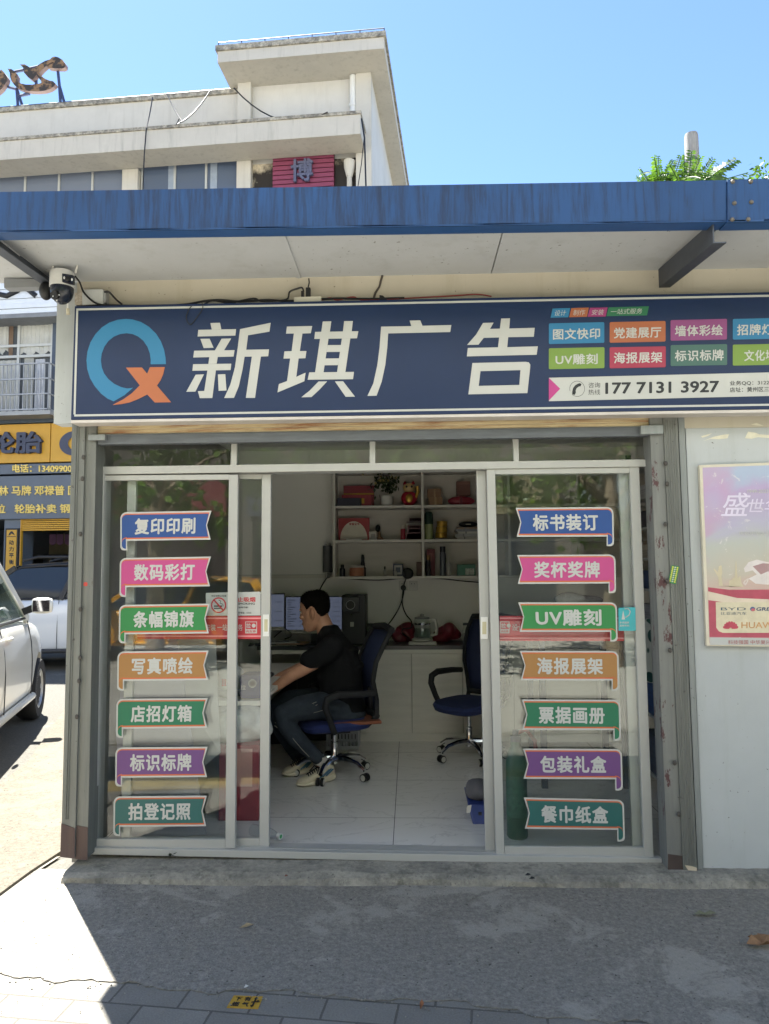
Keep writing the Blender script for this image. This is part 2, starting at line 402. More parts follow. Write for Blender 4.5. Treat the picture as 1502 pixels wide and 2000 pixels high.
gr = MB(); r3 = random.Random(5)
for i in range(900):
    if i < 520: p = Vector((r3.uniform(-2.6, 2.6), r3.uniform(-1.2, -.14), .009))
    elif i < 760: f_ = r3.uniform(-1.5, 4); p = e0+ed*f_+en*r3.gauss(.02, .03); p.z = .006
    else: p = Vector((r3.uniform(-1.7, 3), r3.gauss(-.17, .03), .009))
    q_ = r3.uniform(.0015, .0045); gr.lathe(p, [(q_, 0), (q_*.8, q_*.7), (0, q_)], 5)
o = gr.build('grit', mat('8a857c', .9, 0, .4, 40)); o['kind'] = 'stuff'; tag(o, 'loose grit and small stones scattered over the asphalt and kerb foot', 'grit')
# ---------------------------------------------------------------- shop building shell
FZ = .075                      # inside floor height
XL, XR = at(142, 900, 0).x, 4.6
SOF = 3.14
shop = thing('shop_building', 'single storey cream panel shop with a grey shutter frame and blue edged flat canopy', 'building', (0, 1.6, 0))
def tile_mat():
    b = NB('marble_tile'); br = b.n('ShaderNodeTexBrick'); br.offset = 0; br.inputs['Scale'].default_value = 1; br.inputs['Brick Width'].default_value = 1.6; br.inputs['Row Height'].default_value = .8
    br.inputs['Mortar Size'].default_value = .0025; mp_ = b.coord(); mp_.node.inputs['Location'].default_value = (-gnd(772, 1580, FZ).x+(XL+.02+2.4)/2, -gnd(700, 1597, FZ).y+(.13+3.12)/2, 0); b.l(mp_, br.inputs['Vector'])
    v = b.noise(1.6, 8, .6, (1, 1.6, 1), 1.6); vein = b.ramp(v, [(.478, hx('d8d7d4')), (.5, hx('c6c5c3')), (.512, hx('d8d7d4'))])
    c = b.mix(br.outputs['Fac'], vein, hx('77787a')); b.set(Base_Color=c, Roughness=.2, Specular_IOR_Level=.5); return b.m
o = MB().box(XL+.02, .13, FZ-.09, 2.4, 3.12, FZ).build('shop_floor', tile_mat()); o['kind'] = 'structure'
M_inwall = mat('e6e5e1', .75, 0, .03, 1.5, name='inner_wall_paint')
wl = MB(); sgz = at(760, 700, -.02).z
xl_top = XL
wl.box(XL, 0, at(300, 850, 0).z, 4.6, .10, SOF); wl.build('front_wall', M_cream, shop)
zt_ = at(300, 850, 0).z-.001
MB().prism([Vector((at(1336, 760, 0).x, 0, zt_)), at(1374.5, 1706, .0), Vector((4.6, 0, .05)), Vector((4.6, 0, zt_))], (0, .10, 0)).build('side_panel_wall', M_wallgrey, shop)
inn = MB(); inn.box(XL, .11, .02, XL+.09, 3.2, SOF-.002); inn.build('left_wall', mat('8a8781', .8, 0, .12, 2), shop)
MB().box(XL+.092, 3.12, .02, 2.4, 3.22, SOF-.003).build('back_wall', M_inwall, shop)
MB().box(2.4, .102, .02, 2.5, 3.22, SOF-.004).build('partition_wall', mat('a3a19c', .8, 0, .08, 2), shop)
MB().box(XL+.092, .102, 2.70, 2.4, 3.118, 2.75).build('ceiling', mat('e6e6e2', .8, 0, .03, name='ceiling_board'), shop)
MB().box(XL-.02, .0, SOF+.06, 5.4, 3.4, SOF+.10).build('roof', mat('9aa0a5', .6, name='roof_sheet'), shop)
# canopy: soffit panels, fascia, arms
FY = -.70
sofl = -3.6
xs = [sofl, at(165, 470, FY+.03).x*1.0, at(576, 468, FY+.05).x, at(978, 460, FY+.05).x, 2.2, 3.6, 5.4]
xs = [sofl, -1.95, at(563, 497, -.35).x, at(975, 490, -.35).x, 1.95, 3.3, 5.4]
for i in range(len(xs)-1):
    MB().box(xs[i]+.003, FY+.02, SOF, xs[i+1]-.003, .0, SOF+.05).build('soffit_panel', M_soffit, shop)
MB().box(sofl, FY+.02, SOF+.051, 5.4, .0, SOF+.059).build('canopy_deck', M_alu2, shop)
for x in xs[1:3]: MB().box(x-.012, FY+.06, SOF-.006, x+.012, -.002, SOF-.0005).build('seam_trim', M_soffit, shop)
qa, qb, qc, qd = at(-420, 381.5, FY-.005), at(1419, 351.5, FY-.005), at(1419, 433, FY-.005), at(-420, 460, FY-.005)
fas = MB(); fas.prism([qa, qb, qc, qd], (0, .012, 0)); fo = fas.build('fascia_beam', M_fascia, shop, bevel=.002)
ra, rb_, rc, rd = at(1421, 350.5, FY-.012), at(1990, 340, FY-.012), at(1990, 421, FY-.012), at(1421, 433.5, FY-.012)
f2 = MB().prism([ra, rb_, rc, rd], (0, .02, 0)).build('fascia_beam', M_fascia, shop, bevel=.002)
z0 = (qc.z+qd.z)/2
fl = MB().prism([qd, qc, qc+V((0, .085, .002)), qd+V((0, .085, .002))], (0, 0, .008)); fl.prism([rd, rc, rc+V((0, .09, .002)), rd+V((0, .09, .002))], (0, 0, .008)); fl.build('lower_flange', M_blue, shop)
top = MB().prism([qa+V((0, .013, -.002)), qb+V((0, .013, -.002)), qb+V((0, .10, -.002)), qa+V((0, .10, -.002))], (0, 0, -.003)); top.build('upper_flange', M_blue, shop)
bo = MB()
for px, py in ((1434, 397), (1467, 395), (1430, 429), (1461, 428.5), (1431, 355), (1466, 355)):
    p = at(px, py, FY-.012); bo2 = MB().lathe(p+V((0, .002, 0)), [(.010, 0), (.010, .005), (.007, .010), (0, .012)], 10, (0, -1, 0)); bo2.build('bolt', mat('6f6961', .5, .5, .3, 40), f2)
# arms under the canopy
def arm(px_w, py_w, px_f, py_f, label=None):
    a = at(px_w, py_w, -.01); b = at(px_f, py_f, FY+.02)
    zt = max(a.z, b.z)
    mb = MB(); wdt, hh, th = .052, .10, .006
    for off in (0,):
        d = (b-a); n = Vector((1, 0, 0))
        mb.prism([a, b, b+V((0, 0, hh)), a+V((0, 0, hh))], n*th)
        mb.prism([a+V((.006, 0, 0)), b+V((.006, 0, 0)), b+V((.006, 0, th)), a+V((.006, 0, th))], n*wdt)
        mb.prism([a+V((.006, 0, hh-th)), b+V((.006, 0, hh-th)), b+V((.006, 0, hh)), a+V((.006, 0, hh))], n*wdt)
    ob = mb.build('canopy_arm', M_darksteel, shop)
    return ob
arm(1287, 562, 1393, 475)
arm(104, 571, -42, 470)
# left end board of the sandwich wall, beside the sign
MB().prism([at(115, 614, -.005), at(146, 612, -.005), at(142, 826, -.005), at(110, 828, -.005)], (0, .004, 0)).build('end_board', M_wallgrey, shop)
MB().box(XL-.11, .0, at(120, 827, 0).z, XL-.002, .10, SOF-.001).build('end_panel', M_wallgrey, shop)
# long crack cable on the cream wall
MB().tube([at(728, 588, -.004), at(733, 572, -.004), at(741, 560, -.004), at(744, 548, -.004), at(749, 530, -.004), at(752, 523, -.004)], .006, 6).build('foam_seam', mat('4c4640', .8), shop)

# posts (roller shutter guides)
def post(parent, cols, y0, mt, name):
    for (tx0, tx1, bx0, bx1, ty, by, yy, m_) in cols:
        MB().prism([at(tx0, ty, yy), at(tx1, ty, yy), at(bx1, by, yy), at(bx0, by, yy)], (0, .098-yy, 0)).build(name, m_, parent, bevel=.002)
lp = thing('shutter_post', 'grey steel shutter guide post with a rusty brown foot at the left of the doors', 'post', at(147, 1680, .03), 'steel guide posts of the shutter')
post(lp, [(141, 167, 118.5, 146, 813, 1674, -.035, M_post), (168.3, 189, 147.2, 171, 813, 1676, -.022, M_post)], 0, M_post, 'guide_channel')
rib = MB()
for a, b in ((150, 128), (154, 132)):
    rib.tube([at(a, 820, -.037), at(b, 1600, -.037)], .0035, 6)
rib.build('rib', M_post, lp)
ft = MB().prism([at(119.5, 1608, -.0375), at(146.5, 1618, -.0375), at(145.6, 1677, -.0375), at(117.5, 1674, -.0375)], (0, .002, 0)).prism([at(147.6, 1612, -.0245), at(171.6, 1616, -.0245), at(170.6, 1680, -.0245), at(146.6, 1678, -.0245)], (0, .002, 0)); ft.build('rusty_foot', M_brown, lp)
rp = thing('shutter_post', 'ribbed grey shutter guide post with peeling brown paint right of the doors', 'post', at(1330, 1704, .03), 'steel guide posts of the shutter')
post(rp, [(1268.5, 1294, 1304.5, 1334, 812, 1703, -.022, M_postr), (1295, 1323, 1335, 1362, 812, 1703, -.03, M_post)], 0, M_postr, 'guide_channel')
MB().prism([at(1324.5, 812, -.012), at(1336.5, 812, -.012), at(1374, 1705, -.012), at(1363.5, 1704, -.012)], (0, .10, 0)).build('flange', M_flange, rp)
rib = MB()
for k_ in range(5):
    rib.tube([at(1300+k_*4.6, 820, -.031), at(1340+k_*4.6, 1690, -.031)], .0028, 6)
rib.build('rib', M_post, rp)
MB().prism([at(1305, 1668, -.0245), at(1333, 1672, -.0245), at(1335, 1703.5, -.0245), at(1304.6, 1703.5, -.0245)], (0, .002, 0)).build('rusty_foot', mat('453a36', .8, 0, .3), rp)
MB().prism([at(1338, 1690, -.034), at(1351, 1692, -.034), at(1361, 1695, -.034), at(1361, 1704, -.034), at(1347, 1703.5, -.034)], (0, .004, 0)).build('plaster_chip', mat('bdb09a', .9), rp)
nail = mat('4d4a46', .6, .4)
for pst, L in ((lp, ((163, 893), (161, 935), (157, 1043), (157, 1190), (156, 1285), (154, 1330), (150, 1400))), (rp, ((1300, 905), (1303, 945), (1300, 1024), (1304, 1135), (1309, 1270), (1318, 1490), (1326, 1590)))):
    for px, py in L: MB().ball(at(px, py, -.036), .011, .007, .013, 8, 6).build('bolt_stub', nail, pst)
# red splotches
MB().poly([at(167+4*math.cos(i*.785)*(1+.3*(i % 2)), 1141+4.2*math.sin(i*.785), -.0235) for i in range(8)]).build('paint_spot', mat('b8463f', .7), lp)

# rolled up shutter
sh = thing('roller_shutter', 'rolled up cream roller shutter with rust, its edge showing under the shop sign', 'shutter', at(730, 850, .03))
a, b = at(190, 822, -.004), at(1268, 812, -.004); c, d = at(1268, 832, -.004), at(190, 848, -.004)
q = quadmap(a, b, c, d)
for i in range(3):
    MB().prism([q(0, i/3), q(1, i/3), q(1, (i+.9)/3), q(0, (i+.9)/3)], (0, .03, 0)).build('slat', M_shutter, sh, bevel=.003)
MB().prism([at(190, 848.5, -.012), at(1268, 832.5, -.012), at(1268, 851, -.012), at(190, 868, -.012)], (0, .05, 0)).build('bottom_bar', mat('63686e', .6, .3, .2, 6, stretch=(1, 1, 8)), sh, bevel=.003)
for (x0, x1, y0, y1) in ((172, 205, 849, 860), (1252, 1296, 831, 848)):
    MB().prism([at(x0, y0, -.045), at(x1, y0-1, -.045), at(x1, y1-1, -.045), at(x0, y1, -.045)], (0, .022, 0)).build('latch_plate', M_flange, sh, bevel=.002)

# door frame
fr = thing('entrance_frame', 'cream aluminium door frame with four transom panes over the sliding doors', 'door frame', at(730, 1680, .1))
DY = .075
MB().prism([at(190, 911.5, DY), at(1269, 897, DY), at(1269, 911, DY), at(190, 926.5, DY)], (0, .11, 0)).build('head_rail', M_alu, fr, bevel=.002)
for a, b, c, d in ((452, 463, 450.5, 461.8),  (722, 733, 722, 733), (1002, 1013, 1004, 1014)):
    MB().prism([at(a, 856, DY+.002), at(b, 856, DY+.002), at(d, 911, DY+.002), at(c, 911, DY+.002)], (0, .05, 0)).build('mullion', M_alu, fr, bevel=.002)
for (x0, x1, t0, t1, b0, b1) in ((190, 452, 856, 852, 911.5, 908), (463, 722, 852, 848, 908, 904.5), (733, 1002, 848, 845, 904.5, 900.8), (1013, 1269, 845, 841, 900.8, 897)):
    MB().prism([at(x0, t0, DY+.02), at(x1, t1, DY+.02), at(x1, b1, DY+.02), at(x0, b0, DY+.02)], (0, .005, 0)).build('transom_pane', M_glass, fr)
MB().prism([at(189.5, 926, DY), at(203.5, 926, DY), at(186, 1668, DY), at(171.5, 1668, DY)], (0, .10, 0)).build('jamb', M_alu, fr, bevel=.002)
MB().prism([at(1269.5, 845, DY+.06), at(1275, 845, DY+.06), at(1306, 1690, DY+.06), at(1299, 1690, DY+.06)], (0, .04, 0)).build('jamb', M_alu2, fr)
MB().prism([at(171.5, 1656, DY-.012), at(1303, 1677, DY-.012), at(1303, 1693, DY-.012), at(171.5, 1669, DY-.012)], (0, .125, 0)).build('sill', M_alu, fr, bevel=.003)
tr = MB()
for yy in (.10, .125, .15): tr.prism([at(470, 1655, yy), at(1290, 1671, yy), at(1290, 1677, yy), at(470, 1661, yy)], (0, .006, 0))
tr.build('track', M_alu2, fr)
def door(label, y, stiles, rails, pane, handle=None, extra=None):
    base = at((stiles[0][2]+stiles[-1][3])/2, 1670, y)
    t = thing('glass_door', label, 'door', base, 'glass door panels of the shop')
    for (a, b, c, d, t0, t1) in stiles:
        MB().prism([at(a, t0, y), at(b, t0, y), at(d, t1, y), at(c, t1, y)], (0, .032, 0)).build('stile', M_alu, t, bevel=.003)
    for (a, b, ta, tb, ba, bb, c, d) in rails:      # left x, right x, top left y, top right y, bottom left y, bottom right y
        MB().prism([at(a, ta, y+.002), at(b, tb, y+.002), at(d, bb, y+.002), at(c, ba, y+.002)], (0, .028, 0)).build('rail', M_alu, t, bevel=.002)
    x0, x1, x2, x3, ta, tb, bb, ba = pane
    MB().prism([at(x0, ta, y+.014), at(x1, tb, y+.014), at(x2, bb, y+.014), at(x3, ba, y+.014)], (0, .005, 0)).build('glass_pane', M_glass, t)
    if handle:
        hx0, hx1, hy0, hy1 = handle
        q = [at(hx0, hy0, y-.007), at(hx1, hy0, y-.007), at(hx1, hy1, y-.007), at(hx0, hy1, y-.007)]
        h = MB().prism(q, (0, .0068, 0)).build('handle', M_white, t, bevel=.0015); qm = quadmap(*q)
        MB().prism([qm(.22, .22)+V((0, -.001, 0)), qm(.78, .22)+V((0, -.001, 0)), qm(.78, .78)+V((0, -.001, 0)), qm(.22, .78)+V((0, -.001, 0))], (0, .0009, 0)).build('finger_pull', mat('b9b292', .5), h)
    return t
DL = door('fixed glass door panel at the far left with seven coloured ribbon stickers from blue down to teal', .085,
     [(447, 464.5, 440, 459, 927, 1657)], [(203.5, 447, 928.5, 926.5, 938.5, 936.5, 203.3, 447), (186.4, 440, 1639, 1640, 1656, 1657.5, 186, 440)], (203.5, 447, 440, 186.5, 938, 936, 1640, 1639))
SLd = door('narrow showing glass sliding panel left of the open doorway with a no smoking notice', .13,
     [(249, 266, 236, 253, 930, 1652), (511.5, 529, 506.5, 525, 926, 1656)], [(266, 511.5, 927, 926, 936, 935, 266, 511.5), (253, 506.5, 1637, 1638, 1653, 1655, 253, 506.5)], (266, 511.5, 506.5, 253, 935, 935, 1638, 1637), (513.5, 525.5, 1200, 1243))
SRd = door('glass sliding panel right of the doorway, slid behind the fixed panel, its stile with a pale handle', .13,
     [(930.5, 949, 948.5, 968, 919, 1666), (1208, 1229, 1236, 1257, 919, 1668)], [(949, 1208, 919, 916, 928, 925, 949, 1208), (968, 1236, 1652, 1656, 1664, 1667, 968, 1236)], (949, 1208, 1236, 968, 927, 925, 1656, 1652), (939, 953, 1205, 1248))
DR = door('fixed glass door panel at the right with seven coloured ribbon stickers and a turquoise notice', .085,
     [(950.5, 967, 969, 985.5, 916, 1676), (1230, 1248.5, 1258.5, 1277, 911, 1679)], [(967, 1230, 916, 912.5, 926, 923.5, 967, 1230), (985.5, 1258, 1653.5, 1656, 1674, 1677, 985.5, 1258)], (967, 1230, 1258, 985.5, 926, 923, 1656, 1653))

# ---------------------------------------------------------------- main sign
SY = -.135
sg = thing('shop_sign', 'long navy blue shop sign with white characters and a blue and orange round logo', 'sign', at(900, 820, -.07))
TLs, BLs = at(146, 598, SY), at(138.5, 820, SY); TRs, BRs = at(1502, 570.5, SY), at(1502, 799, SY)
def ext(p, q, k): return p+(q-p)*k
K = 1.45
TRx, BRx = ext(TLs, TRs, K), ext(BLs, BRs, K)
MB().prism([TLs, TRx, BRx, BLs], (0, .11, 0)).build('sign_box', M_navy, sg, bevel=.002)
S = lambda px, py, d=0: at(px, py, SY-.0015-d)
def spoly(mb, pts, d=0): return mb.poly([S(x, y, d) for x, y in pts])
tr_ = MB()
def line_quad(p, q, wpx):
    (x0, y0), (x1, y1) = p, q; L = math.hypot(x1-x0, y1-y0); nx, ny = -(y1-y0)/L*wpx/2, (x1-x0)/L*wpx/2
    return [(x0+nx, y0+ny), (x1+nx, y1+ny), (x1-nx, y1-ny), (x0-nx, y0-ny)]
spoly(tr_, line_quad((149, 604.5), (2060, 566.5), 4)); spoly(tr_, line_quad((145, 811.5), (2080, 781.5), 4)); spoly(tr_, line_quad((150.8, 606.6), (145.5, 809.4), 4))
tr_.build('border_line', M_signwhite, sg)
MB().prism([BLs+V((0, .001, -.002)), BRx+V((0, .001, -.002)), BRx+V((0, .1, -.002)), BLs+V((0, .1, -.002))], (0, 0, -.014)).build('bottom_trim', mat('c3bdb8', .5), sg)
z4 = lambda L, ox, oy, s: [(ox+x*s, oy+y*s) for x, y in L]
s1 = 400/1502.; s2 = 200/1502.; s3 = 370/1502.
A = lambda L: z4(L, 150, 600, s1)
B_ = lambda L: z4(L, 530, 600, s2)
C_ = lambda L: z4(L, 700, 600, s3)
hero = MB()
for P in ([(980,116),(1050,114),(1060,162),(990,164)], [(891,166),(1168,161),(1163,208),(886,215)], [(906,232),(974,231),(1003,297),(931,300)], [(1062,231),(1133,229),(1079,318),(1012,319)],
          [(861,319),(1157,315),(1150,362),(854,369)], [(972,365),(1034,364),(1026,414),(965,416)], [(853,418),(1133,414),(1128,461),(848,466)], [(958,464),(1020,463),(994,666),(902,667),(888,616),(935,614)],
          [(872,495),(933,492),(870,619),(803,620)], [(1035,493),(1089,491),(1098,611),(1040,613)], [(1197,161),(1422,114),(1413,179),(1256,206),(1243,312),(1410,309),(1404,360),(1350,362),(1307,665),(1240,665),(1284,362),(1231,363),(1216,455),(1188,580),(1153,665),(1081,666),(1127,565),(1160,440),(1180,300)]):
    spoly(hero, A(P))
for P in ([(228,284),(600,275),(578,382),(456,386),(418,643),(514,643),(500,748),(400,752),(366,1022),(502,960),(484,1086),(90,1250),(110,1128),(230,1084),(276,752),(178,754),(192,648),(298,644),(330,386),(216,388)],
          [(754,210),(880,206),(858,362),(732,362)], [(1068,204),(1196,202),(1178,356),(1050,358)], [(642,362),(1276,352),(1256,456),(630,466)], [(714,464),(838,462),(766,954),(642,956)], [(1034,460),(1158,458),(1086,950),(964,952)],
          [(826,556),(1022,554),(1008,655),(810,657)], [(796,752),(994,750),(976,850),(780,852)], [(556,956),(1212,948),(1198,1056),(532,1064)], [(692,1090),(818,1088),(700,1215),(588,1318),(438,1322),(560,1225)], [(932,1088),(1052,1086),(1226,1312),(1090,1314)]):
    spoly(hero, B_(P))
for P in ([(180,154),(420,150),(406,106),(490,104),(508,147),(737,141),(728,197),(236,208),(229,320),(213,460),(185,590),(144,702),(72,703),(118,605),(150,460),(168,320)],
          [(988,125),(1072,122),(1044,172),(1122,170),(1132,90),(1202,88),(1196,169),(1398,163),(1391,234),(1188,238),(1180,317),(1423,310),(1413,377),(860,390),(868,323),(1107,318),(1116,240),(994,243),(952,297),(862,299),(935,215)]):
    spoly(hero, C_(P))
for P in ([(904,442),(1325,433),(1350,437),(1363,455),(1362,480),(1285,499),(968,507)], [(1285,499),(1362,480),(1340,681),(1276,616)], [(1276,616),(1340,681),(872,691),(954,624)], [(904,442),(968,507),(954,624),(872,691)]):
    spoly(hero, C_(P))
hero.build('main_lettering', M_signwhite, sg)
# round logo
lg = MB(); ring_o, ring_i = [], []
co_ = (362, 376); N_ = 44
outer = [(654, 417)]
cx, cy, ro, ri = 361, 377, 291, 186
ang0, ang1 = math.radians(8), math.radians(-238)
outl = []; inl = []
for i in range(N_+1):
    g = ang0+(ang1-ang0)*i/N_
    ex = 1.0 + (.10 if g < -math.pi else 0)*min(1, (-math.pi-g)/1.0)
    outl.append((cx+ro*math.cos(g)*1.0, cy+ro*math.sin(g)*1.0*(1.0+.05*max(0, math.sin(g)))))
    inl.append((cx+ri*math.cos(g)*.995, cy+ri*math.sin(g)*(1.0+.1*max(0, math.sin(g)))))
outl = [(654,417),(651,370),(640,310),(617,250),(580,192),(528,142),(470,108),(410,90),(360,86),(300,92),(240,112),(184,148),(136,198),(100,258),(78,325),(71,390),(77,455),(97,520),(132,580),(178,634),(225,670),(270,690)]
inl = [(541,418),(542,385),(536,340),(518,290),(488,246),(450,215),(410,197),(365,191),(318,197),(272,216),(232,248),(202,290),(183,340),(177,390),(183,440),(200,485),(232,528),(275,562),(325,586),(370,596),(392,594),(412,590)]
for i in range(len(outl)-1): spoly(lg, A([outl[i], outl[i+1], inl[i+1], inl[i]]))
spoly(lg, A([outl[-1], (350, 645), inl[-1]]))
lg.build('logo_ring', mat('28749f', .5, 0, .04, name='sky_blue_vinyl'), sg)
lx = MB(); spoly(lx, A([(360,443),(478,442),(516,488),(536,440),(646,439),(634,490),(615,535),(588,575),(692,697),(572,699),(517,640),(455,672),(390,698),(330,710),(262,717),(340,676),(405,630),(462,573)]), .0005); lx.build('logo_cross', mat('a8623f', .5, 0, .04, name='orange_vinyl'), sg)
# tiles
D = lambda L: z4(L, 1040, 580, 462/1502.)
blue_t, or_t, mag_t, gr_t, pur_t, lime_t, red_t, teal_t = (mat(c, .5, 0, .04) for c in ('28739f', 'a25e3e', '93356d', '2a6b4c', '864478', '6f8c3e', '97304a', '3f625c'))
def tile(P, m_, txt, box, bold=.02, name='service_tile'):
    q = [S(*p, .0004) for p in D(P)]; o = MB().poly(q).build(name, m_, sg)
    tx = MB(); text_on(tx, txt, quadmap(*[S(*p, .0012) for p in D(P)]), box, bold=bold); tx.build('tile_text', M_signwhite, o)
def rnd_tile(x0, y0, x1, y1, sk, m_, txt, box, r=8):
    "rounded tile, sk = drop of the top edge from left to right"
    pts = []
    for cx, cy, a0 in ((x1-r, y0+r, -90), (x1-r, y1-r, 0), (x0+r, y1-r, 90), (x0+r, y0+r, 180)):
        for k_ in range(4):
            g = math.radians(a0+30*k_); pts.append((cx+r*math.cos(g), cy+r*math.sin(g)))
    pts = [(x, y-sk*(x-x0)/(x1-x0)) for x, y in pts]
    o = MB().poly([S(*p, .0004) for p in D(pts)]).build('service_tile', m_, sg)
    tx = MB(); text_on(tx, txt, quadmap(*[S(*p, .0012) for p in D([(x0, y0), (x1, y0-sk), (x1, y1-sk), (x0, y1)])]), box, bold=.022, spacing=1.08); tx.build('tile_text', M_signwhite, o)
tile([(128,74),(240,70),(227,129),(115,132)], blue_t, '设计', (.18, .2, .82, .82), .0); tile([(247,71),(358,67),(346,126),(233,129)], or_t, '制作', (.18, .2, .84, .82), .0)
tile([(365,69),(477,66),(465,124),(350,126)], mag_t, '安装', (.18, .2, .84, .82), .0); tile([(484,66),(740,59),(727,117),(470,122)], gr_t, '一站式服务', (.08, .2, .86, .8), .0)
X0 = [104, 490, 877, 1272, 1668]
for i, (tx_, m_) in enumerate((('图文快印', blue_t), ('党建展厅', or_t), ('墙体彩绘', pur_t), ('招牌灯箱', blue_t))):
    y = [168, 160, 147, 140][i]; rnd_tile(X0[i], y, X0[i]+352+i*3, y+131, 8, m_, tx_, (.075, .27, .925, .80))
for i, (tx_, m_) in enumerate((('UV雕刻', lime_t), ('海报展架', red_t), ('标识标牌', teal_t), ('文化墙', lime_t))):
    y = [326, 320, 306, 303][i]; rnd_tile(X0[i], y, X0[i]+353+i*3, y+133, 7, m_, tx_, (.12, .29, .88, .80) if i == 0 else ((.2, .27, .75, .8) if i == 3 else (.075, .25, .94, .78)))
ph = [(104,513),(2200,462),(2200,612),(104,662)]
bo = MB().poly([S(*p, .0004) for p in D(ph)]).build('phone_strip', M_signwhite, sg)
MB().poly([S(*p, .0008) for p in D([(104,513),(176,583),(104,658)])]).build('magenta_arrow', mat('b03a80', .5), bo)
Sq = lambda x0, y0, x1, y1, sk=0: quadmap(*[S(*p, .0010) for p in D([(x0, y0), (x1, y0-sk), (x1, y1-sk), (x0, y1)])])
M_ink = mat('23262b', .5, 0, .05, name='dark_vinyl')
tx = MB()
text_on(tx, '177 7131 3927', Sq(462, 543, 1186, 617, 12), bold=.028)
text_on(tx, '咨询', Sq(355, 543, 430, 577, 1), bold=.0); text_on(tx, '热线', Sq(355, 587, 430, 622, 1), bold=.0)
text_on(tx, '业务QQ：3122', Sq(1253, 533, 1503, 564, 5), bold=.012); text_on(tx, '店址：黄州区三', Sq(1253, 574, 1503, 606, 5), bold=.012)
# handset in a ring
rc_ = (284, 583); ro_, ri_ = 50, 47.5
for i in range(40):
    g0, g1 = 2*math.pi*i/40, 2*math.pi*(i+1)/40
    if 2.2 < g0 < 2.7: continue
    tx.poly([S(*p, .001) for p in D([(rc_[0]+ro_*math.cos(g0)*.97, rc_[1]+ro_*math.sin(g0)), (rc_[0]+ro_*math.cos(g1)*.97, rc_[1]+ro_*math.sin(g1)), (rc_[0]+ri_*math.cos(g1)*.97, rc_[1]+ri_*math.sin(g1)), (rc_[0]+ri_*math.cos(g0)*.97, rc_[1]+ri_*math.sin(g0))])])
for P in ([(252,602),(258,578),(272,560),(290,550),(300,548),(306,566),(292,570),(280,580),(274,594),(276,606),(262,618)], [(296,546),(312,552),(304,570),(300,562)], [(250,606),(276,608),(268,622),(254,618)]):
    tx.poly([S(*p, .001) for p in D(P)])
tx.build('phone_text', M_ink, bo)

# ---------------------------------------------------------------- tyre shop block behind
ANG = R(4.5)
BU, BN = Vector((math.cos(ANG), -math.sin(ANG), 0)), Vector((math.sin(ANG), math.cos(ANG), 0)); BO = Vector((-.6, 12.1, 0))
def bp(px, py, b=0):
    p = atp(px, py, BO+BN*b, BN)-BO; return Vector((p.dot(BU), b, p.z))
bld = thing('office_block', 'cream four storey block with a flat tower, yellow tyre shop on its ground floor', 'building')
def place(root, loc, rz): root.location = loc; root.rotation_euler.z = rz
M_winframe = mat('b9bab6', .5, .2, .05)
M_pane = NB('sky_tinted_window_pane').set(Base_Color=(.10, .13, .19), Roughness=.07, Specular_IOR_Level=.7).m  # blue sky reflection is put into the base colour
M_pane2 = NB('pale_window_pane').set(Base_Color=(.17, .20, .26), Roughness=.12, Specular_IOR_Level=.6).m  # paler, slightly rougher blue-grey base
tl, trr = bp(469, 200).x, bp(726, 200).x
wz = bp(468, 174).z; ez1 = bp(703, 217, -.9).z; ez0 = bp(706, 261, -.9).z
rt1 = bp(750, 62, -.9).z; rt0 = bp(743, 95, -.9).z
rl, rr = bp(425, 94, -.9).x, bp(750, 62, -.9).x
DEP = 11
MB().box(tl, 0, 5, trr, DEP, rt0).build('tower_wall', M_bldg2, bld)
MB().box(rl, -.9, rt0, rr, DEP+.5, rt1-.12).build('tower_roof', M_eave, bld)
MB().box(rl-.04, -.94, rt1-.118, rr+.04, DEP+.54, rt1).build('roof_coping', M_coping, bld)
for x0, x1 in ((bp(469, 200).x, bp(494, 200).x), (bp(697, 200).x, bp(726.5, 200).x)):
    MB().box(x0, -.18, 5, x1+.002, -.002, rt0-.002).build('pilaster', M_bldg, bld)
MB().box(-32, .02, 5, tl-.002, DEP, wz-.1).build('wing_wall', M_bldg, bld)
MB().box(-32, -.03, wz-.098, tl-.003, .25, wz).build('parapet_coping', M_coping, bld)
ex1 = bp(704, 240, -.9).x
MB().box(-32, -.9, ez0, ex1, -.19, ez1-.07).build('eave', M_eave, bld)
MB().box(-32, -.93, ez1-.068, ex1+.02, -.19, ez1).build('eave_coping', M_coping, bld)
wt = bp(460, 300).z
for x0, x1 in ((bp(246, 330).x, bp(276, 330).x), (bp(467, 330).x, bp(494, 330).x), (bp(-60, 330).x, bp(-30, 330).x)):
    MB().box(x0, -.181, 5, x1, -.003, ez0-.002).build('pilaster', M_bldg, bld)
def bwin(x0, x1, z0, z1, cuts, parent=bld, curtains=0):
    f = MB(); t = .05; w_ = None
    for x in [x0, x1]+cuts: f.box(x-t/2, -.05, z0, x+t/2, -.004, z1)
    f.box(x0+.03, -.049, z1-t, x1-.03, -.005, z1); f.box(x0+.03, -.049, z0, x1-.03, -.005, z0+t)
    o = f.build('window_frame', M_winframe, parent)
    MB().box(x0+.02, -.02, z0+.02, x1-.02, -.006, z1-.02).build('window_pane', M_pane if curtains < 2 else M_pane2, o)
    return o
w1 = bwin(bp(280, 330).x, bp(466, 330).x, 9.0, bp(300, 306).z, [bp(343, 330).x, bp(404, 330).x])
bwin(bp(-28, 330).x, bp(245, 330).x, 9.0, bp(200, 331).z, [bp(52, 330).x, bp(118, 330).x, bp(183, 330).x], curtains=2)
cu = MB()
for px in (412, 330): cu.box(bp(px, 330).x, -.032, 9.1, bp(px, 330).x+.16, -.022, bp(300, 308).z-.06)
cu.build('curtain', mat('8f9aa8', .6), bld)
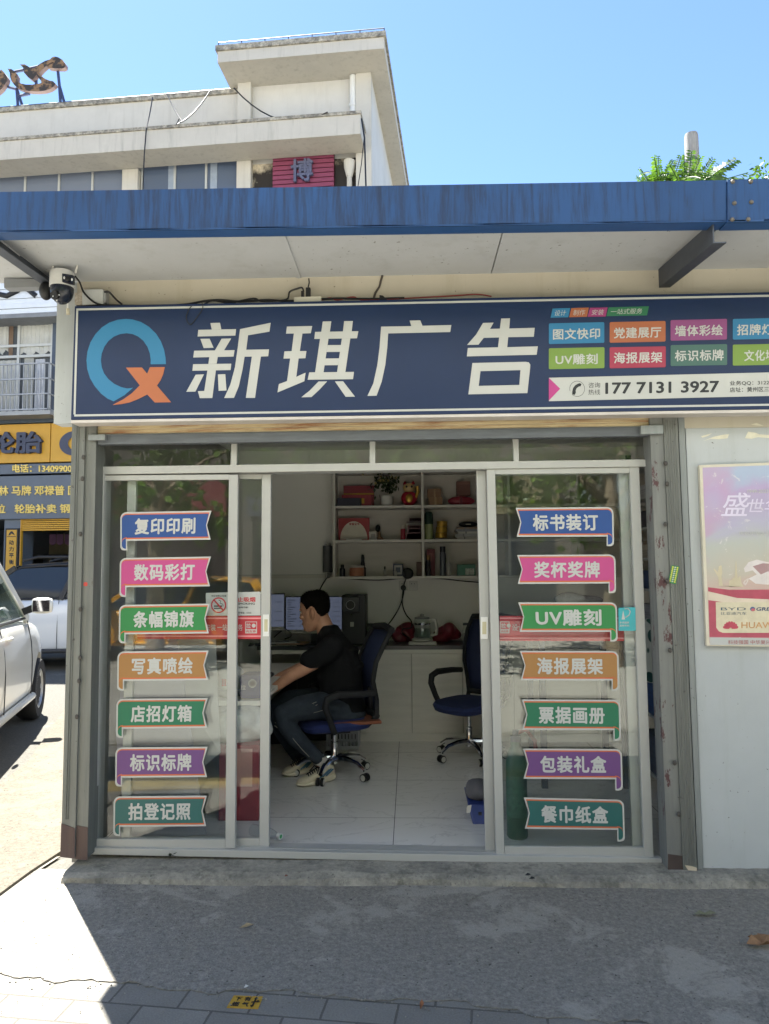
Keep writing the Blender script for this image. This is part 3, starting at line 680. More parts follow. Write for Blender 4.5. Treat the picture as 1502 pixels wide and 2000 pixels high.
# soot stained wall piece behind the red panel
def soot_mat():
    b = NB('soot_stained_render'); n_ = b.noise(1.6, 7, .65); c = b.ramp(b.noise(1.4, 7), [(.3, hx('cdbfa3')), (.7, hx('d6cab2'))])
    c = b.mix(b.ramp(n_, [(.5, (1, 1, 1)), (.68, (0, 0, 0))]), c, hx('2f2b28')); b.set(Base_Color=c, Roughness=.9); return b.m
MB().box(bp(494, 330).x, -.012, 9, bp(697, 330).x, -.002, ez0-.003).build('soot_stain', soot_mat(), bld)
# red slatted panel with one big character
rx0, rx1 = bp(533, 330, -.15).x, bp(652, 330, -.15).x; rz1 = bp(592, 285, -.15).z
red = thing('slatted_sign', 'dark red slatted wall sign with one grey raised character', 'sign')
M_red = mat('7d3750', .5, 0, .08, 3, name='dark_red_metal')
MB().box(rx0, -.13, 9.2, rx1, -.02, rz1).build('back_board', mat('4d1626', .6), red)
for i in range(13):
    z = rz1-.11*(i+1)
    MB().box(rx0, -.165, z+.012, rx1, -.131, z+.1).build('slat', M_red, red)
g = MB(); x0, x1 = bp(569, 330, -.2).x, bp(612, 330, -.2).x; za, zb = bp(590, 312, -.2).z, bp(590, 356, -.2).z
text_on(g, '博', quadmap((x0, -.19, za), (x1, -.19, za), (x1, -.19, zb), (x0, -.19, zb)), bold=.02, thick=(0, -.07, 0)); g.build('character', mat('565a73', .5), red)
place(red, BO, -ANG)
# drain pipes and hanging cables
pp_ = thing('drain_pipe', 'white drain pipe down the tower wall between the eaves', 'pipe', group='drain pipes of the cream block'); px_ = bp(691, 200).x
MB().tube([(px_, -.12, rt0-.02), (px_, -.12, ez1-.02)], .075, 10).build('pipe', M_white, pp_, smooth=True); MB().tube([(px_, -.12, rt0-.75), (px_, -.12, rt0-.68)], .09, 10).build('clamp', M_white, pp_); place(pp_, BO, -ANG)
pp_ = thing('drain_pipe', 'white drain pipe with a funnel head beside the red slatted sign', 'pipe', group='drain pipes of the cream block'); px_ = bp(684, 320).x
MB().tube([(px_, -.12, ez0-.4), (px_, -.12, 5)], .06, 10).build('pipe', M_bldg, pp_, smooth=True)
MB().lathe((px_, -.12, ez0-.5), [(.07, 0), (.12, .2), (.13, .36)], 12).build('funnel_head', M_bldg, pp_); place(pp_, BO, -ANG)
def cable(name, label, pts, r, mt=None):
    o = MB().tube(pts, r, 5).build(name, mt or M_black); return tag(o, label, 'cable')
def sag(p, q, s, n=10):
    p, q = Vector(p), Vector(q); return [p.lerp(q, i/n)-Vector((0, 0, s*4*(i/n)*(1-i/n))) for i in range(n+1)]
def bw(px, py, b): p = bp(px, py, b); return BO+BU*p.x+BN*p.y+V((0, 0, p.z))
cable('hanging_cable', 'dark cable looping from the parapet over the tower wall', sag(bw(457, 172, -.4), bw(640, 219, -.95), .45), .016)
cable('hanging_cable', 'thin cable sagging in a bundle left of the tower', sag(bw(410, 178, -.3), bw(345, 243, -.96), .12)+[bw(350, 232, -.97)], .014)
cable('hanging_cable', 'short cable on the white parapet running down to the eave', sag(bw(326, 183, -.3), bw(357, 238, -.96), .05), .014)
cable('hanging_cable', 'long cable dropping past the eave to the third floor windows', sag(bw(298, 190, -.3), bw(286, 250, -.97), .05)+[bw(282, 300, -.97), bw(279, 372, -.97)], .014)
cable('hanging_cable', 'pair of black cables hanging down the tower corner beside the drain pipe', [bw(706, 232, -.95), bw(712, 270, -.95), bw(715, 372, -.95)], .018)
cable('hanging_cable', 'thin slack cable below the eave corner at the tower edge', [bw(712, 262, -.95), bw(706, 320, -.95), bw(698, 372, -.95)], .01)
# lightning wire along roof edges
rw = MB(); 
for i in range(8): rw.tube([(rl+(rr-rl)*i/7, -.85, rt1), (rl+(rr-rl)*i/7, -.85, rt1+.12)], .012, 4)
rw.tube([(rl, -.85, rt1+.12), (rr, -.85, rt1+.12)], .012, 5)
for i in range(24): rw.tube([(-24+i*.9, .1, wz), (-24+i*.9, .1, wz+.1)], .01, 4)
rw.tube([(-24, .1, wz+.1), (-3.3, .1, wz+.1)], .012, 5); rw.build('lightning_wire', M_darksteel, bld)
# second floor at the left edge: grooved white board, soffit, windows, cage, ledge
q0, q1 = bp(-200, 560, -.55).x, bp(150, 560, -.55).x
wb = thing('grooved_board', 'white horizontally grooved sign board with black script above the windows', 'sign board')
zb0 = bp(60, 611, -.55).z
for i in range(12): MB().box(q0, -.55-.02*(i % 2), zb0+i*.115, q1, -.35, zb0+i*.115+.105).build('plank', mat('d5dbe2', .45, 0, .05), wb)
scr = MB()
def stroke(mb, pts, wd, b, dz=0):
    for (x0, z0), (x1, z1) in zip(pts, pts[1:]): mb.beam((x0, b, z0), (x1, b, z1), .03, wd, (0, 1, 0))
P = [bp(*q, -.58) for q in ((-10, 573), (14, 578), (30, 570), (44, 560), (56, 566), (70, 578))]
scr.tube(P, .06, 8); scr.build('script_lettering', M_black, wb); place(wb, BO, -ANG)
MB().box(q0, -.55, zb0-.1, q1, .015, zb0-.005).build('board_soffit', mat('7d8084', .7), bld)
zt, zm, zb_ = bp(60, 630).z, bp(60, 699).z, bp(60, 806).z
xr_ = bp(105, 700).x
bay = thing('enclosed_balcony', 'second floor window bay with curtains, white frames and a dark blue edge post', 'window')
MB().box(q0, .012, zb_-.2, xr_, .018, zt+.1).build('dark_interior', mat('4c5258', .8), bay)
for px in (-60, -15, 38, 103): MB().box(bp(px, 700).x-.03, -.06, zb_, bp(px, 700).x+.03, .0, zt).build('frame_bar', M_winframe, bay)
for py in (676, 697, 630): MB().box(q0, -.058, bp(50, py).z-.03, xr_, .0, bp(50, py).z+.03).build('frame_bar', M_winframe, bay)
def curtain(px0, px1, py0, py1, mt, b=.004):
    x0, x1, z1, z0 = bp(px0, 650).x, bp(px1, 650).x, bp(px0, py0).z, bp(px0, py1).z; n = 22; vs = []
    for i in range(n+1):
        x = x0+(x1-x0)*i/n; d = .02*math.sin(i*2.1)+.012*math.sin(i*.9)
        vs += [(x, b-.02+d, z0+.05*math.sin(i*.7)), (x, b-.02+d*.6, z1)]
    MB().add(vs, [(2*i, 2*i+2, 2*i+3, 2*i+1) for i in range(n)]).build('curtain', mt, bay, smooth=True)
Mc = mat('b8b9b4', .8, 0, .12, 4)
curtain(42, 102, 632, 693, Mc); curtain(-20, 17, 632, 690, Mc); curtain(19, 26, 632, 698, mat('a08a78', .8)); curtain(2, 35, 705, 805, Mc); curtain(50, 68, 700, 805, Mc); curtain(72, 90, 702, 805, mat('c9ccd2', .8))
MB().box(bp(106, 700).x, -.1, zb_-.1, bp(116, 700).x, .01, zt+.05).build('edge_post', mat('3f4b5c', .5), bay); place(bay, BO, -ANG)
cg = thing('window_cage', 'grey steel bar cage in front of the second floor window', 'window cage'); cb = -.5
c0, c1 = bp(-90, 750, cb).x, bp(95, 750, cb).x; cz1, cz0 = bp(50, 711, cb).z, bp(50, 800, cb).z
Mcg = mat('9b9ea2', .5, .3)
i = 0; x = c1
while x > c0: MB().tube([(x, cb, cz0), (x, cb, cz1)], .014, 5).build('bar', Mcg, cg); x -= .1; i += 1
for k_ in range(4): z = cz0+(cz1-cz0)*k_/3; MB().beam((c0, cb-.02, z), (c1, cb-.02, z), .03, .03).build('rail', Mcg, cg); MB().beam((c1+.01, cb, z), (c1+.01, -.03, z), .03, .03).build('rail', Mcg, cg)
for k_ in range(4): MB().tube([(c1+.01, cb+.12*(k_+1), cz0), (c1+.01, cb+.12*(k_+1), cz1)], .012, 5).build('bar', mat('4b5058', .5, .3), cg)
place(cg, BO, -ANG)
MB().box(q0, -.6, cz0-.14, bp(98, 800, -.6).x, -.02, cz0-.05).build('ledge', mat('9a9c9c', .7), bld)
MB().box(q0, -.12, bp(60, 828).z, bp(160, 800).x, .016, cz0-.142).build('dark_band', mat('4a5560', .5), bld)
# tyre shop fascia
ty = thing('tyre_shop_sign', 'big yellow tyre shop sign with raised dark characters over a grey text board', 'sign')
ya, yb = bp(60, 828, -.15), bp(60, 903, -.15); yx = bp(240, 850, -.15).x; sx = bp(99, 850, -.15).x
M_yel = mat('c4952a', .45, 0, .05, name='yellow_sign_paint'); M_slate = mat('5b6470', .5, 0, .05, name='slate_sign_paint'); M_navyl = mat('343a50', .45)
MB().box(q0, -.15, yb.z, sx-.012, -.02, ya.z).build('yellow_board', M_yel, ty); MB().box(sx+.012, -.15, yb.z, yx, -.02, ya.z).build('yellow_board', M_yel, ty)
def bq(x0, y0, x1, y1, b, sk=0): return quadmap(bp(x0, y0, b), bp(x1, y0-sk, b), bp(x1, y1-sk, b), bp(x0, y1, b))
g = MB(); text_on(g, '轮胎', bq(-18, 845, 86, 888, -.152, 2), bold=.035, thick=(0, -.09, 0)); g.build('raised_characters', M_navyl, ty)
lo = bp(146, 866, -.16); g = MB(); n = 28
vs = []
for i in range(n):
    a = 2*math.pi*i/n; vs += [lo+V((.36*math.cos(a), -.02, .28*math.sin(a))), lo+V((.20*math.cos(a)+.05, -.02, .16*math.sin(a)))]
vs2 = [v+V((0, .04, 0)) for v in vs]
g.add(vs+vs2, [(2*i, (2*i+2) % (2*n), (2*i+3) % (2*n), 2*i+1) for i in range(n)]+[(2*i, (2*i+2) % (2*n), (2*i+2) % (2*n)+2*n, 2*i+2*n) for i in range(n)]); g.build('ring_emblem', M_navyl, ty)
b1, b2 = bp(60, 906, -.12), bp(60, 925, -.12); MB().box(q0, -.12, b2.z, yx, -.02, b1.z).build('phone_board', M_slate, ty)
b3, b4 = bp(60, 929, -.1), bp(60, 1013, -.1); MB().box(q0, -.1, b4.z, yx, -.02, b3.z).build('grey_board', M_slate, ty)
M_ytxt = mat('e3c76a', .5)
g = MB(); text_on(g, '电话：13409900', bq(25, 907, 141, 923, -.122, 0), bold=.025, thick=(0, -.02, 0)); text_on(g, '林 马牌 邓禄普 固', bq(-2, 949, 151, 968, -.102, 1), bold=.02, thick=(0, -.02, 0)); text_on(g, '位   轮胎补卖 钢', bq(-8, 985, 137, 1003, -.102, 1), bold=.02, thick=(0, -.02, 0)); g.build('text', M_ytxt, ty)
place(ty, BO, -ANG)
gz = b4.z; p0, p1 = bp(9, 1050).x, bp(40, 1050).x
MB().box(q0, .02, 5.001, bp(300, 800).x, DEP, 5.2).build('floor_slab', M_bldg, bld)
MB().box(p0, -.02, 0, p1, .5, gz).build('grey_pillar', M_slate, bld); MB().box(q0, 6, 0, 3.2, 6.1, 5).build('garage_back_wall', mat('8a8264', .8), bld)
MB().box(q0, .021, gz-.02, 3.2, 6, gz+.03).build('garage_ceiling', mat('55585c', .8), bld); MB().box(q0-.2, 0, 0, q0, 6, 5).build('garage_side', M_slate, bld); MB().box(3.2, -.001, 0, 3.4, 6, 5).build('garage_side', M_slate, bld)
MB().box(yx, -.02, 2.4, 3.2, .02, 5).build('front_infill', M_bldg, bld)
gs = thing('garage_shutter', 'half raised yellow ribbed shutter of the tyre shop', 'shutter'); sz0 = bp(90, 1037).z
k = 6
for i in range(k):
    z1 = gz-.002-(gz-sz0)*i/k; MB().box(p1+.03, -.01, z1-(gz-sz0)/k+.01, bp(300, 1020).x, .06, z1).build('slat', M_yel, gs, bevel=.01)
MB().box(p1+.002, -.02, 0, p1+.03, .05, gz).build('guide', M_yel, gs); place(gs, BO, -ANG)
vs_ = thing('pillar_sign', 'narrow upright yellow sign with a dark horse head mark on the grey pillar', 'sign')
v0, v1 = bp(14, 1035, -.06), bp(31, 1120, -.06); MB().box(v0.x, -.08, v1.z, v1.x, -.022, v0.z).build('board', M_yel, vs_, bevel=.006)
MB().box(v0.x-.035, -.07, v1.z-.03, v1.x+.035, -.0215, v0.z+.035).build('rim', M_black, vs_)
g = MB(); 
for i, ch in enumerate('动力平衡'): text_on(g, ch, bq(17.5, 1055+i*12.6, 27, 1064.5+i*12.6, -.083), bold=.03)
g.build('characters', M_black, vs_)
hp = [bp(*q, -.083) for q in ((16.5, 1046), (18, 1041), (21, 1038), (24, 1037.5), (27, 1041), (29, 1046), (25.5, 1043.5), (22, 1042), (20, 1045))]
MB().poly(hp).build('horse_mark', M_black, vs_); MB().poly([bp(14, 1047.5, -.082), bp(31, 1047.5, -.082), bp(31, 1048.8, -.082), bp(14, 1048.8, -.082)]).build('divider', M_black, vs_); place(vs_, BO, -ANG)
for i, px in enumerate((97, 111, 127)):
    t_ = thing('hanging_banner', 'dull purple banner hanging in the tyre shop doorway, %s of three' % ('leftmost', 'middle', 'rightmost')[i], 'banner', group='banners in the garage'); a_ = bp(px, 1043, 1.5); e_ = bp(px+12, 1061, 1.5)
    MB().prism([(a_.x, 1.5, a_.z), (e_.x, 1.5, a_.z), (e_.x, 1.5, e_.z), ((a_.x+e_.x)/2, 1.5, e_.z-.05), (a_.x, 1.5, e_.z)], (0, .02, 0)).build('cloth', mat('5a3450', .7), t_); MB().tube([(a_.x, 1.49, a_.z), (e_.x, 1.49, a_.z)], .012, 5).build('rod', M_black, t_); place(t_, BO, -ANG)
tb_ = thing('workbench', 'dark workbench deep inside the yellow tyre shop', 'bench'); 
MB().box(bp(54, 1085, 4).x, 4, bp(60, 1088, 4).z-.05, bp(200, 1085, 4).x, 4.6, bp(60, 1086, 4).z+.04).build('top', M_black, tb_)
for px in (60, 100, 150): MB().box(bp(px, 1085, 4).x, 4.02, 0, bp(px, 1085, 4).x+.08, 4.5, bp(60, 1086, 4).z-.06).build('leg', M_black, tb_)
place(tb_, BO, -ANG)
place(bld, BO, -ANG)
# rooftop letter
rf = thing('rooftop_character', 'big flaking rooftop character sign on a blue steel frame above the parapet', 'rooftop sign')
def flake():
    b = NB('flaking_letter_paint'); n_ = b.noise(7, 4, .6); b.set(Base_Color=b.ramp(n_, [(.47, hx('38322e')), (.55, hx('86694c'))]), Roughness=.8); return b.m
M_fl = flake(); M_fle = mat('6b5a58', .6)
zr = lambda L: [bp(x*140/1502, 90+y*130/1395, .5) for x, y in L]
def letter(P):
    P = zr(P); o = MB().prism([p+V((0, .002, 0)) for p in P], (0, .12, 0)).build('stroke', M_fle, rf); MB().poly([p-V((0, .004, 0)) for p in P]).build('flaking_face', M_fl, o)
letter([(165,475),(245,485),(320,540),(360,610),(355,690),(372,745),(440,785),(540,808),(660,810),(790,795),(870,772),(860,730),(790,640),(770,590),(815,575),(870,630),(950,690),(1040,725),(1120,740),(1165,790),(1120,850),(1040,900),(930,935),(780,948),(620,942),(480,920),(370,875),(300,815),(245,740),(215,650),(205,560)])
letter([(420,385),(520,385),(570,415),(640,460),(700,470),(760,430),(850,365),(950,310),(1040,285),(1090,240),(1140,220),(1220,235),(1310,290),(1370,370),(1365,440),(1310,468),(1100,465),(1010,450),(980,415),(1060,390),(1130,345),(1110,330),(1030,370),(960,420),(880,490),(820,560),(760,600),(720,660),(680,710),(600,660),(530,590),(500,550),(515,500),(480,440)])
letter([(-160,640),(-60,560),(30,495),(80,545),(120,600),(155,660),(140,740),(100,800),(40,890),(-60,980),(-150,960)])
Mfr = mat('3a425f', .5, .2)
for L in ([(250,470),(450,430),(700,370),(950,310)], [(705,370),(700,800)], [(1160,470),(1190,760),(1215,1200)], [(1190,760),(1315,1195)], [(290,820),(320,1280)], [(290,820),(435,1275)], [(110,795),(290,840)], [(310,985),(560,935)]):
    MB().tube([p+V((0, .12, 0)) for p in zr(L)], .035, 6).build('frame_bar', Mfr, rf)
place(rf, BO, -ANG)

# ---------------------------------------------------------------- cars
M_tyre = mat('1c1c1d', .85); M_rim = mat('a9abac', .35, .6, .1); M_carglass = NB('car_glass').set(Base_Color=(.02, .025, .03), Roughness=.04, Specular_IOR_Level=.8).m
M_carclear = glass_mat('car_side_glass', (.55, .6, .6), .08)
M_chrome = NB('chrome').set(Base_Color=(.75, .76, .78), Metallic=1.0, Roughness=.12).m
M_mirror = NB('mirror').set(Base_Color=(.28, .28, .3), Metallic=1.0, Roughness=.05).m
M_headl = NB('head_light').set(Base_Color=(.7, .72, .74), Roughness=.1).m
M_tail = mat('8c1218', .25)
def make_car(name, label, paint, L=4.1, W=1.74, H=1.62, belt=.98, hood=.92, wr=.315, clad=None, roofm=None, clear=False, rails=False, nose=.95, seatc='7a2a2c', side_axles=None):
    t = thing(name, label, 'car'); hw = W/2; y0, y1 = -L/2, L/2; ya, yr_ = y1-.82, y0+.72
    st = [(y0, .66, .42, belt-.18), (y0+.06, .86, .30, belt-.06), (y0+.3, .97, .26, belt), (y0+.9, 1, .25, belt), (0, 1, .25, belt-.005), (y1-1.5, 1, .25, belt-.02), (y1-1.25, .995, .25, hood+.03), (y1-.8, .975, .25, hood), (y1-.35, .92, .26, hood-.1), (y1-.08, .80, .3, hood-.24), (y1, .62, .40, hood-.36)]
    vs, fs = [], []
    for (y, k, zb, zw) in st:
        w_ = hw*k; h_ = zw-zb
        half = [(0, zb), (w_*.90, zb), (w_*.985, zb+.10*h_), (w_, zb+.42*h_), (w_*1.0, zb+.60*h_), (w_*.975, zb+.84*h_), (w_*.93, zb+.965*h_), (w_*.84, zw), (0, zw+.025)]
        sec = half+[(-x, z) for x, z in half[-2:0:-1]]
        vs += [(x, y, z) for x, z in sec]
    n = len(sec)
    for i in range(len(st)-1):
        for j in range(n): fs.append((i*n+j, i*n+(j+1) % n, (i+1)*n+(j+1) % n, (i+1)*n+j))
    fs += [list(range(n)), list(range((len(st)-1)*n, len(st)*n))]
    body = MB().add(vs, fs).build('body', paint, t, smooth=True, sub=2)
    bake(body)
    cut = MB()
    for yy in (ya, yr_):
        for s in (-1, 1): cut.lathe((s*(hw-.24), yy, wr+.01), [(wr+.055, 0), (wr+.055, .5)], 32, (s, 0, 0))
    co_ = cut.build('cutter', None); 
    for v in co_.data.vertices: v.co += co_.location
    co_.location = (0, 0, 0)
    md = body.modifiers.new('b', 'BOOLEAN'); md.object = co_; md.operation = 'DIFFERENCE'; md.solver = 'EXACT'; bake(body); bpy.data.objects.remove(co_)
    body.data.shade_smooth(); body.data.set_sharp_from_angle(angle=R(35))
    # greenhouse
    rz = H; bz = belt-.02
    B0, B1 = y0+.18, y1-1.18                   # belt line ends
    T0, T1 = y0+.62, y1-1.95                   # roof ends
    bx, tx_ = hw*.90, hw*.70
    g_ = MB()
    side = []
    lv = [(0, 0), (.25, .30), (.55, .62), (.8, .86), (.93, .97)]
    def gp(f, s, fr):     # f 0..1 up, front/back
        f2 = f; x = bx+(tx_-bx)*f2; y = (B1+(T1-B1)*f2) if fr else (B0+(T0-B0)*f2**1.6); return Vector((s*x, y, bz+(rz-.05-bz)*f2))
    def quadp(a, b, c, d, nm, m_): MB().prism([a, b, c, d], ((b-a).cross(d-a)).normalized()*.006).build(nm, m_, t)
    Fs = .90
    gm = M_carclear if clear else M_carglass
    for s in (-1, 1):
        mid = (B0+B1)/2+.05; tm = (T0+T1)/2+.02
        def on(f, yb, yt): return Vector((s*(bx+(tx_-bx)*f), yb+(yt-yb)*f, bz+(rz-.05-bz)*f))
        segs = [(B1-.12, T1-.03, mid+.05, tm+.04), (mid-.05, tm-.04, B0+.62, T0+.42), (B0+.54, T0+.36, B0+.16, T0+.06)]
        for (yb1, yt1, yb0, yt0) in segs: quadp(on(.05, yb0, yt0), on(.05, yb1, yt1), on(Fs, yb1, yt1), on(Fs, yb0, yt0), 'side_window', gm)
        for (yb, yt, w_) in ((B1-.05, T1-.0, .085), (mid, tm, .08), (B0+.58, T0+.39, .07), (B0+.06, T0+.02, .16)):
            MB().beam(on(-.02, yb, yt), on(.9, yb, yt), w_, .05, (s, 0, 0)).build('pillar', roofm or paint, t, bevel=.012)
        MB().tube([on(.02, B0+.1, T0), on(.02, B1-.06, T1)], .014, 6).build('belt_trim', M_black, t)
        MB().tube([on(.92, B0+.3, T0+.02), on(.94, 0, T1)], .01, 6).build('window_trim', M_black, t)
        # door seams and handles
        for yy in (mid+.02, B1-.16, y0+1.0):
            pts = [Vector((s*hw*k_, yy+dy, z)) for k_, dy, z in ((.997, 0, .34), (1.002, .0, .52), (1.002, .0, .68), (.985, 0, .86), (.935, 0, belt-.03))]; MB().tube(pts, .005, 5).build('door_seam', M_dark, t)
        for yy in (mid+.18, y0+1.15): MB().ball((s*hw*1.0, yy, belt-.13), .022, .085, .02, 10, 8).build('door_handle', paint, t, smooth=True)
        MB().tube([(s*hw*.995, y0+1.08, .31), (s*hw*.995, y1-1.25, .31)], .035, 8).build('side_sill', clad or paint, t, smooth=True)
        m_ = MB().cbox((s*(hw+.09), B1-.22, belt+.12), .2, .13, .16).build('wing_mirror', paint, t, bevel=.055); m_.data.shade_smooth()
        MB().cbox((s*(hw+.09), B1-.284, belt+.12), .155, .006, .115).build('mirror_glass', M_mirror, m_, bevel=.0025)
        MB().beam((s*hw*.90, B1-.2, belt+.06), (s*(hw+.04), B1-.2, belt+.11), .09, .07).build('mirror_arm', M_black, m_)
        MB().ball((s*hw*.60, y1-.13, hood-.24), .16, .11, .075, 14, 8).build('headlight', M_headl, t, smooth=True)
        MB().ball((s*hw*.80, y0+.1, belt-.2), .12, .1, .15, 12, 8).build('tail_light', M_tail, t, smooth=True)
        for yy in (ya, yr_):
            wh = MB().lathe((s*(hw-.20), yy, wr), [(wr*.62, 0), (wr*.9, -.005), (wr, .035), (wr, .165), (wr*.93, .198), (wr*.66, .195), (wr*.62, .17)], 28, (s, 0, 0)).build('wheel', M_tyre, t, smooth=True)
            rm = MB().lathe((s*(hw-.20), yy, wr), [(wr*.64, .02), (wr*.66, .185), (wr*.60, .192), (wr*.55, .15), (wr*.5, .10), (.0, .09)], 28, (s, 0, 0))
            for k_ in range(7):
                a = 2*math.pi*k_/7; rm.beam((s*(hw-.075), yy+.04*math.cos(a), wr+.04*math.sin(a)), (s*(hw-.03), yy+wr*.6*math.cos(a), wr+wr*.6*math.sin(a)), .05, .02, (s, 0, 0))
            rm.lathe((s*(hw-.095), yy, wr), [(.06, 0), (.06, .04), (.0, .05)], 12, (s, 0, 0)); rm.build('rim', M_rim, wh, smooth=True)
            if clad:
                pts = [(s*(hw+.002), yy+(wr+.075)*math.cos(a), wr+.01+(wr+.075)*math.sin(a)) for a in [math.pi*i/12 for i in range(13)]]; MB().tube(pts, .035, 8).build('arch_cladding', clad, t, smooth=True)
    quadp(gp(.03, -1, 1), gp(.03, 1, 1), gp(.95, 1, 1), gp(.95, -1, 1), 'windscreen', gm); quadp(gp(.15, 1, 0), gp(.15, -1, 0), gp(.92, -1, 0), gp(.92, 1, 0), 'rear_window', gm)
    rv = []; m1 = 9
    ys_ = [T0-.09, T0, (T0*2+T1)/3, (T0+T1*2)/3, T1, T1+.1]; cz = [-.065, -.012, .035, .04, .0, -.05]
    for y, dz in zip(ys_, cz):
        for j in range(m1):
            u_ = -1+2*j/(m1-1); rv.append((u_*(tx_+.035), y, rz-.045+dz-.05*abs(u_)**3))
    ro_ = MB().add(rv, [(i*m1+j, i*m1+j+1, (i+1)*m1+j+1, (i+1)*m1+j) for i in range(5) for j in range(m1-1)]).build('roof', roofm or paint, t, smooth=True)
    md = ro_.modifiers.new('s', 'SOLIDIFY'); md.thickness = .035; bake(ro_)
    if rails:
        for s in (-1, 1): MB().tube([(s*tx_*.93, T0+.05, rz-.02), (s*tx_*.93, T0+.25, rz+.055), (s*tx_*.93, T1-.25, rz+.06), (s*tx_*.93, T1-.02, rz)], .022, 8).build('roof_rail', M_black, t, smooth=True)
    MB().box(-hw*.82, B0+.3, .3, hw*.82, B1-.2, bz-.16).build('cabin_floor', M_black, t)
    for s in (-1, 1):
        for yy in ((B0+B1)/2+.05, B0+.55): MB().cbox((s*.36, yy-.1, belt+.06), .46, .14, .62).cbox((s*.36, yy-.1, belt+.43), .25, .1, .16).build('seat', mat(seatc, .7), t, bevel=.03)
    MB().box(-.22, y0-.012, .55, .22, y0+.03, .68).build('number_plate', mat('2b57a8', .4), t)
    return t
M_cwhite = mat('d6d4cb', .28, 0, .03, 1, coat=.6, name='white_car_paint'); M_cwhite2 = mat('bfc4ca', .25, 0, .03, 1, coat=.6, name='cool_white_car_paint')
c1_ = make_car('parked_car', 'cream white hatchback nearest the camera, seen along its right side with red seats', M_cwhite, L=4.15, W=1.72, H=1.74, belt=1.10, hood=1.04, wr=.32, clear=True)
h = R(17); fw = Vector((-math.sin(h), math.cos(h), 0)); rgt = Vector((math.cos(h), math.sin(h), 0))
wheel = gnd(66, 1404); ctr = wheel - rgt*(1.72/2-.06) - fw*(4.15/2-.82)
c1_.location = (ctr.x, ctr.y, 0); c1_.rotation_euler.z = h
M_clad = mat('2b2d30', .7)
c2_ = make_car('parked_car', 'white sport utility car with black roof and rails behind the cream hatchback', M_cwhite2, L=4.4, W=1.84, H=1.74, belt=1.14, hood=1.06, wr=.36, clad=M_clad, roofm=M_black, rails=True, seatc='3a2528')
h2 = R(97); g2 = gnd(62, 1312); c2_.location = (g2.x-.2, g2.y+.95, 0); c2_.rotation_euler.z = h2

# ---------------------------------------------------------------- vegetation
def leaf_mat(name, a, b_, tr=.45):
    b = NB(name); t = b.t; out = t.nodes['Material Output']
    oi = b.n('ShaderNodeNewGeometry'); c = b.ramp(oi.outputs['Random Per Island'], [(0, hx(a)), (1, hx(b_))]); b.set(Base_Color=c, Roughness=.45, Specular_IOR_Level=.4)
    tl_ = b.n('ShaderNodeBsdfTranslucent'); b.l(b.mix(1.0, c, (1.25, 1.35, .5), 'MULTIPLY'), tl_.inputs[0]); mx = b.n('ShaderNodeMixShader'); mx.inputs[0].default_value = tr
    b.l(b.b.outputs[0], mx.inputs[1]); b.l(tl_.outputs[0], mx.inputs[2]); b.l(mx.outputs[0], out.inputs[0]); return b.m
M_leaf = leaf_mat('plane_leaf', '42602a', '718c40'); M_ail = leaf_mat('compound_leaf', '33501f', '5d7a34', .38)
M_bark = mat('7d705c', .9, 0, .3, 12, .5, 30)
def leaf(mb, p, d, n, L, w_):
    d = d.normalized(); s = d.cross(n).normalized(); n2 = s.cross(d)
    mb.add([p, p+d*L*.45+s*w_-n2*.15*w_, p+d*L-n2*.25*w_, p+d*L*.45-s*w_-n2*.15*w_], [(0, 1, 2, 3)])
def rvec(): 
    while 1:
        v = Vector((rnd.uniform(-1, 1), rnd.uniform(-1, 1), rnd.uniform(-1, 1)))
        if .05 < v.length < 1: return v.normalized()
def street_tree(x, y, h, rad, label, nclump=110, group='trees across the street'):
    t = thing('plane_tree', label, 'tree', (x, y, 0), group); tk = MB(); top = Vector((x+rnd.uniform(-.2, .2), y, h*.62))
    tk.tube([(x, y, -.02), (x+.03, y, .4), (x+.02, y+.03, h*.25), top.lerp(Vector((x, y, h*.45)), .5), top], [.19, .15, .13, .11, .05], 10)
    tips = []
    for k_ in range(9):
        a = 2*math.pi*k_/9+rnd.uniform(-.3, .3); b0 = Vector((x, y, h*rnd.uniform(.3, .55))); e_ = b0+Vector((math.cos(a)*rad*.7, math.sin(a)*rad*.7, h*rnd.uniform(.1, .3))); tk.tube([b0, b0.lerp(e_, .5)+Vector((0, 0, .15)), e_], [.06, .04, .015], 6)
    tk.build('trunk', M_bark, t, smooth=True)
    lf = MB(); c = Vector((x, y, h*.66))
    for k_ in range(nclump):
        v = rvec(); q = c+Vector((v.x*rad, v.y*rad, v.z*h*.34))*rnd.uniform(.45, 1.0)
        for i in range(34):
            o_ = rvec()*rnd.uniform(.05, .42); d = (rvec()+Vector((0, 0, -.3))); leaf(lf, q+o_, d, rvec(), rnd.uniform(.12, .2), rnd.uniform(.05, .08))
    lf.build('crown', M_leaf, t); return t
street_tree(-4.2, -8.0, 5.9, 2.3, 'leafy street tree across the road in front of the left wing of the far shops')
street_tree(-.6, -7.4, 5.6, 2.2, 'leafy street tree across the road facing the shop door')
street_tree(3.2, -7.9, 5.8, 2.3, 'leafy street tree across the road to the right of the shop door')
street_tree(7.2, -8.4, 6.0, 2.4, 'leafy street tree across the road farthest to the right')
